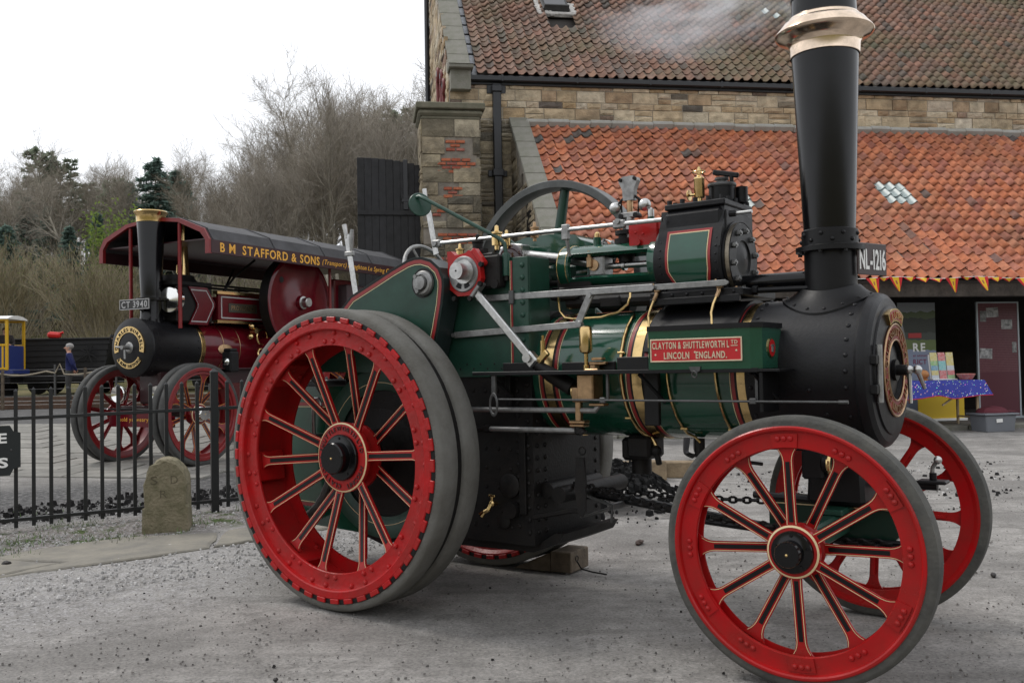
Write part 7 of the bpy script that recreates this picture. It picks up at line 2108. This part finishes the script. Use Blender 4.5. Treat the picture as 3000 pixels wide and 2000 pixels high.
def tri_tube(mb, a, b, ra, rb, mi=0, n=3):
    x, y, z = frame(b - a); P = []
    for c, r_ in ((a, ra), (b, rb)):
        for i in range(n):
            t = 2 * PI * i / n; P.append(c + (x * math.cos(t) + y * math.sin(t)) * r_)
    mb.add(P, [[i, (i + 1) % n, n + (i + 1) % n, n + i] for i in range(n)], mi)
def grow(trunk, twig, rng, p, d, L_, r_, lvl, maxl, up=0.25, spread=0.6, first=2):
    steps = (7, 4, 3, 2)[lvl]
    q = p
    for s in range(steps):
        w = (.07, .16, .22, .25)[lvl]
        d2 = (d + Vector((rng.gauss(0, w), rng.gauss(0, w), rng.gauss(0, w * .6) + up * (0.05 if lvl == 0 else 0.22)))).normalized()
        e = q + d2 * (L_ / steps)
        ra, rb = r_ * (1 - 0.85 * s / steps), r_ * (1 - 0.85 * (s + 1) / steps)
        if lvl <= 2: tri_tube(trunk, q, e, max(.007, ra), max(.005, rb), 0, 6 if lvl == 0 else 3)
        else: tri_tube(twig, q, e, 0.0075, 0.004)
        if lvl < maxl and not (lvl == 0 and s < first):
            for _ in range((4, 3, 3)[lvl]):
                az = rng.random() * 2 * PI; x, y, z = frame(d2)
                sp_ = rng.uniform(spread * 0.7, spread * 1.5)
                nd = (d2 * math.cos(sp_) + (x * math.cos(az) + y * math.sin(az)) * math.sin(sp_)).normalized()
                ll = L_ * (0.38 * (1 - 0.45 * s / steps) if lvl == 0 else 0.48 if lvl == 1 else 0.5) * rng.uniform(0.7, 1.25)
                grow(trunk, twig, rng, q.lerp(e, rng.random()), nd, ll, max(ra * 0.45, .012) if lvl == 0 else ra * 0.5, lvl + 1, maxl, up, spread)
        q = e; d = d2
def bare_tree(seed, h, tw=TWIG, first=2, thick=0.0165, spread=0.62):
    rng = random.Random(seed); a, b = MB(), MB()
    grow(a, b, rng, Vector((0, 0, -0.3)), Vector((rng.uniform(-.1, .1), rng.uniform(-.1, .1), 1)), h, h * thick, 0, 3, 0.3, spread, first)
    top = sorted(v[2] for v in b.v)[int(len(b.v) * 0.995)]
    for mb in (a, b): mb.v = [(x * 10 / top, y * 10 / top, z * 10 / top) for x, y, z in mb.v]
    return a.mesh('trunk', [BARK]), b.mesh('crown', [tw])
def conifer(seed, h, mt_, narrow=0.22, bare=0.12, pine=False):
    rng = random.Random(seed); a, b = MB(), MB()
    a.tube([(0, 0, -0.3), (rng.uniform(-.1, .1), 0, h * 0.5), (0, 0, h)], [h * 0.016, h * 0.010, 0.02], 6)
    n = 30 if not pine else 16
    for i in range(n):
        t = bare + (1 - bare) * i / n; z = h * t
        rad = (h * narrow * (1 - t) ** 0.8 + 0.25) * rng.uniform(.75, 1.15) if not pine else h * narrow * (0.55 + 0.45 * math.sin(t * 3.1)) * rng.uniform(0.6, 1.1)
        for k in range(rng.randint(8, 11)):
            az = rng.random() * 2 * PI; z = h * t + rng.uniform(-.3, .3) * h / 14; l = rad * rng.uniform(0.6, 1.15); dz = -0.12 * l if not pine else 0.25 * l
            tip = Vector((math.cos(az) * l, math.sin(az) * l, z + dz)); base = Vector((0, 0, z))
            tri_tube(a, base, tip, 0.03, 0.008)
            m_ = 34 if not pine else 34
            for q in range(m_):
                f = (0.25 + 0.75 * q / m_) if not pine else rng.uniform(0.6, 1.05); p = base.lerp(tip, f)
                s = rng.uniform(0.16, 0.36) * (h / 9); dv = Vector((rng.gauss(0, 1), rng.gauss(0, 1), rng.gauss(0, .6) - (0.4 if not pine else -0.3))).normalized() * s
                wv = dv.cross(Vector((rng.gauss(0, 1), rng.gauss(0, 1), rng.gauss(0, 1)))).normalized() * s * 0.28
                b.add([p - wv, p + wv, p + dv], [[0, 1, 2]])
    return a.mesh('trunk', [BARK]), b.mesh('crown', [mt_])
def bush(seed, h, w, tw, leaf=None, stems=70):
    rng = random.Random(seed); a, b = MB(), MB()
    for _ in range(stems):
        az = rng.random() * 2 * PI; lean = rng.random() ** 0.8 * w / h
        d = Vector((math.cos(az) * lean, math.sin(az) * lean, 1)).normalized(); p = Vector((math.cos(az) * 0.3 * rng.random(), math.sin(az) * 0.3 * rng.random(), -0.1))
        L_ = h * rng.uniform(0.75, 1.08) * (1 + 0.15 * lean); r_ = 0.02
        for s in range(4):
            d = (d + Vector((rng.gauss(0, .07), rng.gauss(0, .07), 0.07))).normalized(); e = p + d * L_ / 4
            tri_tube(a, p, e, r_ * (1 - s * 0.22), r_ * (1 - (s + 1) * 0.22))
            if s > 1:
                for _k in range(9):
                    x, y, z = frame(d); t = rng.random() * 2 * PI; sp_ = rng.uniform(.25, .7)
                    nd = (d * math.cos(sp_) + (x * math.cos(t) + y * math.sin(t)) * math.sin(sp_)).normalized(); q = p.lerp(e, rng.random()); f = q + nd * h * rng.uniform(.10, .24)
                    tri_tube(b, q, f, 0.009, 0.004)
                    for _j in range(3):
                        g = q.lerp(f, rng.uniform(.3, 1)); hh = g + (nd + Vector((rng.gauss(0, .4), rng.gauss(0, .4), .3))).normalized() * h * .07; tri_tube(b, g, hh, .006, .003)
                        if leaf and rng.random() < 0.5:
                            s_ = 0.045; wv = Vector((rng.gauss(0, 1), rng.gauss(0, 1), rng.gauss(0, 1))).normalized() * s_; b.add([hh, hh + wv, hh + wv.cross(nd)], [[0, 1, 2]], 1)
            p = e
    return a.mesh('stem', [TWIGG]), b.mesh('twigs', [tw, leaf or tw])
def plant(name, pair, loc, rz, s, label, cat, group=None, names=('trunk', 'crown'), tilt=(0, 0)):
    E_ = empty(name, loc, rz, None, label, cat, group); E_.scale = (s[0], s[0], s[1]); E_.rotation_euler = (tilt[0], tilt[1], rz)
    for me_, nm in zip(pair, names): link_mesh(nm, me_, E_)
    return E_
TREES = [bare_tree(21 + i, 10.5, TWIG if i % 2 else TWIGB) for i in range(5)]
SLIM = [bare_tree(51 + i, 10.5, TWIG, 3, 0.0145, 0.42) for i in range(3)]
CONS = [conifer(3, 9, NEED), conifer(4, 9, NEED, 0.26, 0.05), conifer(5, 9, NEEDP, 0.17, 0.42, True)]
BUSH = [bush(1, 4.3, 3.4, TWIGG, BUDS, 75), bush(2, 3.0, 2.2, TWIGB, BUDS, 60)]
rng = random.Random(17)
def at_px(px, Y): return ((px * 3000 / 2352 - 1500) / 2756.0 * Y)
# bare wood: columns across the frame, heights follow the tree line of the photograph
def topline(px):
    pts = [(-200, 400), (0, 410), (130, 440), (210, 395), (330, 400), (430, 400), (500, 360), (560, 330), (640, 280), (700, 250), (760, 190), (800, 165), (860, 215), (900, 200), (960, 170), (1000, 150), (1100, 140)]
    for (a, b), (c, d) in zip(pts[:-1], pts[1:]):
        if a <= px <= c: return b + (d - b) * (px - a) / (c - a)
    return 200
k = 0
for row, (Y0, step, px0, px1) in enumerate(((44, 60, 440, 1090), (51, 50, -120, 1100), (58, 44, -140, 1110), (66, 40, -160, 1100), (76, 44, -180, 1000))):
    px = px0
    while px < px1:
        Y = Y0 + rng.uniform(-3, 3); x = at_px(px + rng.uniform(-14, 14), Y); z = gz(x, Y)
        if row == 0 and px < 470: pass
        tz = 1.504 + (845 - topline(px) + rng.uniform(-70, -12)) * 1.2755 / 2756 * Y
        H = max(4.0, tz - z) * (1.38 if px < 430 else 1.04) 
        sc = H / 10.0
        lab = ('bare grey tree left of the road locomotive, one of the far left wood' if px < 300 else 'bare tree rising behind the maroon canopy in the wood' if px < 720 else 'tall bare tree of the wood beside the black door' if px < 980 else 'bare tree mostly hidden behind the stone building')
        plant('bare_tree', TREES[k % 5], (x, Y, z), rng.random() * 6.28, (sc * rng.uniform(0.75, 1.05), sc), lab, 'tree', 'bare trees of the wood')
        k += 1; px += step * rng.uniform(0.8, 1.2)
# slim pale trunks along the front edge of the wood
rng = random.Random(77)
px = 455
while px < 1000:
    Y = 42.5 + rng.uniform(-1.5, 2.5); x = at_px(px, Y); z = gz(x, Y); H = max(5.0, 1.504 + (845 - topline(px) - rng.uniform(20, 110)) * 1.2755 / 2756 * Y - z)
    plant('slim_tree', SLIM[int(px) % 3], (x, Y, z), rng.random() * 6.28, (H / 10 * 0.8, H / 10), 'slim pale-trunked bare tree at the front edge of the wood above the canopy', 'tree', 'slim trees at the wood edge', tilt=(rng.uniform(-.05, .05), rng.uniform(-.12, .06)))
    px += rng.uniform(18, 40)
# conifers and pines standing out of the wood
for (px, Y, top, kind, wd, lab) in ((92, 57, 325, 2, 1.0, 'tall sparse pine with tufted crown at far left of the wood'), (140, 58, 350, 2, 1.2, 'broad pine leaning beside the tallest left pine'), (360, 50, 345, 1, 1.25, 'dense dark green conifer above the small chimney'),
                                    (405, 52, 375, 0, 1.1, 'dark conifer just right of the dense green one'), (160, 44, 500, 0, 1.1, 'blue-green spruce between the left bushes'), (15, 43, 495, 0, 1.2, 'blue-green spruce at the left edge of the wood'),
                                    (265, 55, 400, 2, 1.0, 'grey-green pine between the two dark conifers'), (330, 44, 545, 0, 1.0, 'low dark spruce behind the road locomotive chimney'), (225, 47, 470, 0, 0.9, 'small spruce beside the bright green shrub'), (925, 60, 250, 2, 1.0, 'pine showing above the tall black door'),
                                    (60, 52, 430, 0, 1.10, 'mid-height spruce between the two tall left pines'),
                                    (115, 50, 455, 0, 1.20, 'broad spruce in front of the leaning pine'),
                                    (200, 60, 405, 2, 1.20, 'grey-green pine left of the bright leafy shrub'),
                                    (300, 56, 400, 0, 1.00, 'slender conifer left of the dense green one'),
                                    (-30, 55, 420, 2, 1.20, 'pine cut by the left edge of the picture'),
                                    (430, 56, 400, 0, 0.90, 'thin conifer where the bare trees begin'),
                                    (385, 46, 470, 0, 1.30, 'low broad spruce behind the canopy front')):
    x = at_px(px, Y); z = gz(x, Y); H = 1.504 + (845 - top) * 1.2755 / 2756 * Y - z
    plant('conifer' if kind < 2 else 'pine_tree', CONS[kind], (x, Y, z), px, (H / 9 * wd, H / 9), lab, 'conifer')
for (px, Y, base, s, q, lab) in ((245, 37, 770, 1.0, 0, 'big rounded leafless bush spreading behind the black wagons'), (460, 38, 770, 1.0, 1, 'smaller leafless bush behind the road locomotive smokebox'), (20, 39, 740, 0.95, 0, 'leafless bush at the left edge above the yellow carriage'),
                                 (600, 39, 740, 1.0, 1, 'twiggy bush under the bare trees behind the canopy')):
    x = at_px(px, Y); plant('bush', BUSH[q], (x, Y, gz(x, Y)), px * 0.37, (s, s), lab, 'bush', 'leafless bushes on the bank', ('stem', 'twig_mass'))
# fresh green shrub
def leafy(seed):
    rng = random.Random(seed); a, b = MB(), MB()
    for _ in range(26):
        az = rng.random() * 6.28; e = Vector((math.cos(az) * rng.random() * 1.5, math.sin(az) * rng.random() * 1.5, rng.uniform(1.4, 3.0))); tri_tube(a, Vector((0, 0, -.1)), e, .03, .008)
        for _j in range(90):
            p = e * rng.uniform(.35, 1.1) + Vector((rng.gauss(0, .25), rng.gauss(0, .25), rng.gauss(0, .25))); d = Vector((rng.gauss(0, 1), rng.gauss(0, 1), rng.gauss(0, 1))).normalized() * .13; b.add([p, p + d, p + d.cross(Vector((rng.gauss(0, 1), rng.gauss(0, 1), 1))).normalized() * .09], [[0, 1, 2]])
    return a.mesh('stem', [TWIGB]), b.mesh('leaves', [BUDS])
LS = leafy(3)
x = at_px(265, 45); plant('leafy_shrub', LS, (x, 45, gz(x, 45) + 1.2), 0, (1.2, 1.4), 'bright green leafy shrub in the middle of the wood', 'shrub', None, ('stem', 'foliage'))
x = at_px(300, 47); plant('leafy_shrub', LS, (x, 47, gz(x, 47)), 2, (1.4, 1.1), 'dull green shrub right of the bright leafy one', 'shrub', None, ('stem', 'foliage'))
# brambles and dead grass low on the bank
m = MB(); rng = random.Random(31)
for _ in range(9000):
    Y = rng.uniform(41, 64); x = at_px(rng.uniform(-60, 1050), Y); z = gz(x, Y); h = rng.uniform(0.3, 1.3) * 1.5; a = rng.random() * 6.28
    tri_tube(m, Vector((x, Y, z)), Vector((x + math.cos(a) * h * .6, Y + math.sin(a) * h * .6, z + h)), 0.018, 0.006)
put(link_mesh('undergrowth', m.mesh('undergrowth', [TWIGB])), 'brown brambles and scrub covering the wooded bank', 'undergrowth', None, 'stuff')
# ------------------------------------------------------------------ people
SKIN = mat('skin', (0.50, 0.27, 0.19), 0.6); HAIRG = mat('grey_hair', (0.30, 0.29, 0.28), 0.8); HAIRD = mat('dark_hair', (0.03, 0.02, 0.015), 0.7)
def person(name, loc, rz, label, top, legs, hair, H=1.74, pose='stand', hat=None, shirt=None):
    P_ = empty(name, loc, rz, None, label, 'person')
    # faces -y; joints in metres for a 1.74 m figure
    s = H / 1.74
    J = {'pel': (0, 0, .94), 'waist': (0, .01, 1.08), 'chest': (0, .0, 1.30), 'neck': (0, -.005, 1.47), 'head': (0, -.02, 1.60), 'crown': (0, -.01, 1.68)}
    if pose == 'hands_back':
        arms = {'sh': (.19, .01, 1.40), 'el': (.25, .10, 1.14), 'wr': (.10, .17, .95), 'hd': (.03, .18, .91)}
    elif pose == 'sit':
        arms = {'sh': (.19, 0, 1.40), 'el': (.26, -.06, 1.14), 'wr': (.16, -.26, 1.10), 'hd': (.12, -.33, 1.10)}
    else:
        arms = {'sh': (.19, 0, 1.40), 'el': (.24, .03, 1.12), 'wr': (.25, -.05, .88), 'hd': (.25, -.07, .79)}
    if pose == 'sit': leg = {'hip': (.10, 0, .90), 'kn': (.12, -.40, .88), 'an': (.12, -.42, .46), 'toe': (.12, -.56, .42)}
    else: leg = {'hip': (.10, 0, .88), 'kn': (.11, -.03, .50), 'an': (.12, .02, .09), 'toe': (.14, -.15, .04)}
    rad = {'pel': .15, 'waist': .145, 'chest': .165, 'neck': .058, 'head': .10, 'crown': .08, 'sh': .075, 'el': .052, 'wr': .036, 'hd': .035, 'hip': .10, 'kn': .062, 'an': .045, 'toe': .036}
    V = []; Eg = []; Rr = []; ix = {}
    def jv(k, p, r_): ix[k] = len(V); V.append(tuple(c * s for c in p)); Rr.append(r_ * s)
    for k, p in J.items(): jv(k, p, rad[k])
    for a, b in zip(list(J)[:-1], list(J)[1:]): Eg.append((ix[a], ix[b]))
    for sg in (-1, 1):
        prev = 'chest'
        for k, p in arms.items():
            pp = (p[0] * sg, p[1] + (0.03 * sg if pose == 'hands_back' and k in ('wr', 'hd') else 0), p[2] + (0.02 * sg if k == 'hd' else 0)); jv(k + str(sg), pp, rad[k]); Eg.append((ix[prev], ix[k + str(sg)])); prev = k + str(sg)
        prev = 'pel'
        for k, p in leg.items():
            dy = (0.10 * sg if pose == 'walk' and k != 'hip' else 0)
            jv(k + str(sg), (p[0] * sg, p[1] + dy, p[2]), rad[k]); Eg.append((ix[prev], ix[k + str(sg)])); prev = k + str(sg)
    me = bpy.data.meshes.new('body'); me.from_pydata(V, Eg, []); ob = bpy.data.objects.new('body', me); COL.objects.link(ob)
    ob.modifiers.new('skin', 'SKIN'); ss = ob.modifiers.new('sub', 'SUBSURF'); ss.levels = 2; ss.render_levels = 2
    for i, v in enumerate(me.skin_vertices[0].data): 
        r_ = Rr[i]; v.radius = (r_ * (1.15 if i in (0, 1, 2) else 1), r_ * (0.78 if i in (0, 1, 2) else 1)); v.use_root = (i == 0)
    dg = bpy.context.evaluated_depsgraph_get(); m2 = bpy.data.meshes.new_from_object(ob.evaluated_get(dg)); bpy.data.objects.remove(ob); bpy.data.meshes.remove(me)
    m2.name = 'body'
    m2.materials.clear()
    for mt_ in (top, legs, SKIN, hair, BLK): m2.materials.append(mt_)
    hdp = [Vector(V[ix['hd-1']]), Vector(V[ix['hd1']])]
    for p in m2.polygons:
        c = p.center / s; p.use_smooth = True
        if c.z > 1.46: mi = 3 if (c.z > 1.66 or (c.y > 0.0 and c.z > 1.53)) else 2
        elif min((p.center - h).length for h in hdp) < 0.085 * s: mi = 2
        elif c.z < 0.10 and pose != 'sit' or (pose == 'sit' and c.z < .5 and c.y < -.45): mi = 4
        elif c.z < 0.96 or (pose == 'sit' and c.y < -0.18 and c.z < 1.0): mi = 1
        else: mi = 0
        p.material_index = mi
    link_mesh('body', m2, P_)
    f = MB(); f.sphere((0, -.115 * s, 1.595 * s), 0.018 * s, 8, 6, (0.7, 1.2, 1.2)); 
    for sg in (-1, 1): f.sphere((sg * .098 * s, 0, 1.60 * s), 0.022 * s, 8, 6, (0.4, 0.8, 1.3))
    f.build('face_feature', [SKIN], P_)
    f = MB()
    for sg in (-1, 1): f.sphere((sg * .035 * s, -.105 * s, 1.625 * s), 0.010 * s, 6, 5)
    f.box((0, -.112 * s, 1.55 * s), (.05 * s, .012 * s, .010 * s)); f.build('eye', [HAIRD], P_)
    # fingers
    for h in hdp:
        f = MB(); dn = Vector((0, -0.2, -1)) if pose != 'sit' else Vector((0, -1, -0.2))
        for q in range(4): f.tube([h + Vector((0.012 * (q - 1.5), 0, 0)), h + Vector((0.013 * (q - 1.5), 0, 0)) + dn * 0.05, h + Vector((0.013 * (q - 1.5), -0.01, 0)) + dn * (0.085 - 0.006 * abs(q - 1.5))], [.010, .009, .006], 6)
        f.tube([h + Vector((.03, -.01, .01)), h + Vector((.045, -.03, -.03))], [.011, .007], 6); f.build('fingers', [SKIN], P_)
    hr = MB(); hr.sphere((0, 0.015 * s, 1.645 * s), 0.108 * s, 12, 8, (0.95, 1.05, 0.85)); hr.v = [v for v in hr.v]; 
    hr.v = [(x, y if z > 1.60 * s or y > 0 else y * 0.7, z) for x, y, z in hr.v]; hr.v = [(x, max(y, -0.085 * s) , z) for x, y, z in hr.v]; hr.build('hair', [hair], P_)
    if hat:
        f = MB(); f.lathe([(1.665 * s, 0.19 * s), (1.675 * s, 0.19 * s), (1.68 * s, 0.105 * s), (1.77 * s, 0.09 * s), (1.775 * s, 0.0001)], (0, -0.01, 0), (0, 0, 1), 18, 0, caps=False); f.build('hat', [hat], P_)
    f = MB(); f.lathe([(1.425 * s, 0.085 * s), (1.455 * s, 0.075 * s), (1.46 * s, 0.066 * s)], (0, 0, 0), (0, 0, 1), 14, 0, caps=False); f.build('collar', [top], P_)
    return P_
NAVY = mat('navy_jumper', (0.012, 0.018, 0.105), 0.85, var=0.3, vscale=12); TROU = mat('grey_trousers', (0.045, 0.045, 0.043), 0.9); DKT = mat('dark_trousers', (0.03, 0.028, 0.03), 0.9)
xm, ym = at_px(158, 27), 27.0
person('person', (xm, ym, gz(xm, ym)), R(-70), 'grey-haired man in navy jumper standing behind the railing, hands behind him', NAVY, TROU, HAIRG, 1.76, 'hands_back')
person('person', (2.62, 13.9, gz(2.62, 13.9)), R(40), 'person in dark trousers seen only as legs beneath the boiler', mat('dark_coat', (0.03, 0.03, 0.035), 0.9), DKT, HAIRD, 1.72)
x2 = at_px(259, 34.2)
person('person', (x2, 34.2, gz(x2, 34.2) + 0.28), R(10), 'person in dark brimmed hat and pale shirt beyond the black wagon', mat('pale_shirt', (0.5, 0.5, 0.5), 0.9), DKT, HAIRD, 1.70, 'stand', BLK)

# ------------------------------------------------------------------ yellow and blue carriage at the left edge
cx_ = at_px(0, 30.0) - 0.42
CR = empty('toy_carriage', (cx_, 30.0, gz(cx_, 30) + 0.45), R(6), None, 'small yellow framed carriage with blue slatted sides at the left edge', 'carriage')
YEL = mat('carriage_yellow', (0.62, 0.36, 0.01), 0.4); BLU = mat('carriage_blue', (0.02, 0.035, 0.16), 0.45)
m = MB(); m.box((-0.4, 0, 0.42), (2.9, 1.3, 0.16), None, 0, 0.02); m.build('chassis', [BLU], CR)
m = MB(); m.box((-0.4, 0, 0.18), (2.6, 1.0, 0.28), None, 0, 0.02); m.build('underframe', [BLK], CR)
m = MB(); m.box((-0.4, -0.62, 0.86), (2.55, 0.04, 0.78), None, 0, 0.01); m.box((-0.4, 0.62, 0.86), (2.55, 0.04, 0.78), None, 0, 0.01); m.box((0.86, 0, 0.86), (0.04, 1.2, 0.78), None, 0, 0.01); m.build('side_panel', [BLU], CR)
for x in (-1.66, -0.60, 0.02, 0.86):
    for y in (-0.64, 0.64):
        m = MB(); m.box((x, y, 1.27), (0.09, 0.07, 1.62), None, 0, 0.01); m.build('frame_post', [YEL], CR)
for y in (-0.65, 0.65):
    for z, nm in ((1.26, 'waist_rail'), (2.05, 'roof_rail'), (0.52, 'sill_rail')):
        m = MB(); m.box((-0.4, y, z), (2.6, 0.06, 0.07), None, 0, 0.01); m.build(nm, [YEL], CR)
for i in range(9):
    m = MB(); m.box((-1.5 + i * 0.28, -0.652, 0.88), (0.06, 0.03, 0.74), None, 0, 0.006); m.build('slat', [YEL], CR)
m = MB(); pr_ = [(-0.74, 2.08), (-0.70, 2.12), (-0.35, 2.19), (0, 2.21), (0.35, 2.19), (0.70, 2.12), (0.74, 2.08)]; m.prism(pr_, 'yz', -1.75, 0.95); m.build('carriage_roof', [WHITE], CR)
for x in (-1.2, 0.4):
    for y in (-0.5, 0.5):
        m = MB(); m.cyl((x, y - 0.04, -0.10), (x, y + 0.04, -0.10), 0.33, n=20); m.build('wheel', [BLK], CR)
def car_pt(x, y): return (cx_ + math.cos(R(6)) * x - math.sin(R(6)) * y, 30.0 + math.sin(R(6)) * x + math.cos(R(6)) * y)
px_, py_ = car_pt(0.52, 0.1); person('person', (px_, py_, gz(cx_, 30) + 0.69), R(25), 'passenger in dark jacket at the front of the yellow carriage', mat('jacket_dark', (0.035, 0.03, 0.03), 0.9), DKT, HAIRD, 1.62, 'sit')
px_, py_ = car_pt(-0.24, 0.05); person('person', (px_, py_, gz(cx_, 30) + 0.65), R(20), 'passenger in red coat inside the yellow carriage', mat('coat_red', (0.40, 0.012, 0.02), 0.85), DKT, HAIRD, 1.58, 'sit')

# ------------------------------------------------------------------ black hopper wagons
BOARD = mat('wagon_board', (0.010, 0.010, 0.011), 0.7, var=0.4, vscale=6, rnd=0.35)
def wagon(x0, Y, label, flip=1, w=3.1):
    W = empty('hopper_wagon', (x0, Y, gz(x0, Y)), R(2), None, label, 'wagon', 'black hopper wagons in a row')
    for i in range(7):
        z = 0.62 + i * 0.19; half = w / 2 * (0.80 + 0.20 * i / 6)
        for y in (-0.95 * (0.8 + 0.2 * i / 6), 0.95 * (0.8 + 0.2 * i / 6)):
            m = MB(); m.box((0, y, z), (half * 2, 0.06, 0.182), None, 0, 0.006); m.build('board', [BOARD], W)
    for sx in (-1, 1):
        m = MB(); m.box((sx * w / 2 * 0.9, 0, 1.18), (0.06, 1.75, 1.36), Matrix.Rotation(sx * R(13), 3, 'Y'), 0, 0.006); m.build('end_boards', [BOARD], W)
    m = MB(); m.box((0, -1.0, 1.86), (w + 0.1, 0.10, 0.06), None, 0, 0.01); m.box((0, 1.0, 1.86), (w + 0.1, 0.1, 0.06), None, 0, 0.01); m.build('top_rail', [BOARD], W)
    m = MB(); m.box((0, -0.5, 0.45), (w * 0.95, 0.14, 0.2), None, 0, 0.01); m.box((0, 0.5, 0.45), (w * 0.95, 0.14, 0.2), None, 0, 0.01); m.box((0, 0, 0.52), (w * 0.8, 1.6, 0.1)); m.build('underframe', [BOARD], W)
    for sx in (-1, 1):
        for y in (-0.62, 0.62):
            m = MB(); m.lathe([(-0.06, 0.30), (-0.05, 0.36), (0.04, 0.34), (0.05, 0.12), (0.07, 0.05)], (sx * w * 0.26, y, 0.36), (0, 1, 0), 20, 0); m.build('wheel', [BLK], W)
    m = MB(); m.tube([(-w * 0.1, -1.0, 0.62), (w * 0.3, -1.04, 1.35)], 0.03, 6)
    for k_ in range(4):
        a = k_ * PI / 4 + .3; m.tube([(w * 0.3 - math.cos(a) * .3, -1.05, 1.35 - math.sin(a) * .3), (w * 0.3 + math.cos(a) * .3, -1.05, 1.35 + math.sin(a) * .3)], 0.02, 5)
    m.build('brake_gear', [BOARD], W)
    return W
wagon(at_px(165, 32.5), 32.5, 'black boarded hopper wagon directly behind the man in navy', 1, 3.3)
wagon(at_px(420, 33.3), 33.3, 'black hopper wagon half hidden by the road locomotive front wheels', 1, 3.3)
m = MB(); m.box((0, 0, 0.10), (0.42, 0.24, 0.2), None, 0, 0.06); m.cyl((0.17, 0, 0.16), (0.28, 0, 0.22), 0.04)
put(m.build('red_can', [mat('can_red', (0.55, 0.015, 0.012), 0.4)], None, loc=(at_px(139, 32), 31.55, gz(-12, 31.55) + 1.93), rot=(0.2, 0.1, 0.1)), 'red can resting on top of the black hopper wagon', 'can')
# rope and wire fence in front of the wagons
WF = empty('wire_fence', (-12, 29.2, gz(-12, 29.2)), 0, None, 'thin wire fence with dark posts in front of the black wagons', 'fence')
for i in range(7):
    m = MB(); m.box((-6 + i * 1.9, 0, 0.55), (0.05, 0.05, 1.1)); m.build('post', [IRON], WF)
for z in (0.15, 0.35, 0.55, 0.75, 0.95):
    m = MB(); m.tube([(-6.2, 0, z), (0, 0, z - 0.01), (5.6, 0, z)], 0.008, 4); m.build('wire', [IRON], WF)
RF = empty('rope_barrier', (-10, 25.0, gz(-10, 25)), 0, None, 'pale rope barrier slung between posts behind the man in navy', 'rope barrier')
ROPE = mat('rope', (0.28, 0.24, 0.18), 0.9)
pts = []
for i in range(25):
    t = i / 24; x = at_px(-20 + 250 * t, 25) + 10; pts.append((x, 0, 1.02 + (0.26 if t > 0.62 and t < 0.66 else 0) - 0.10 * abs(math.sin(t * PI * 2.0))))
m = MB(); m.tube(pts, 0.022, 6); m.build('rope', [ROPE], RF)
for px in (5, 195, 232):
    m = MB(); m.box((at_px(px, 25) + 10, 0, 0.55), (0.06, 0.06, 1.1)); m.build('post', [WOOD], RF)
# lettering is flat print on its plate: one joined part each
for o in bpy.data.objects:
    if 'lettering' in o.name and 'kind' not in o: o['kind'] = 'stuff'
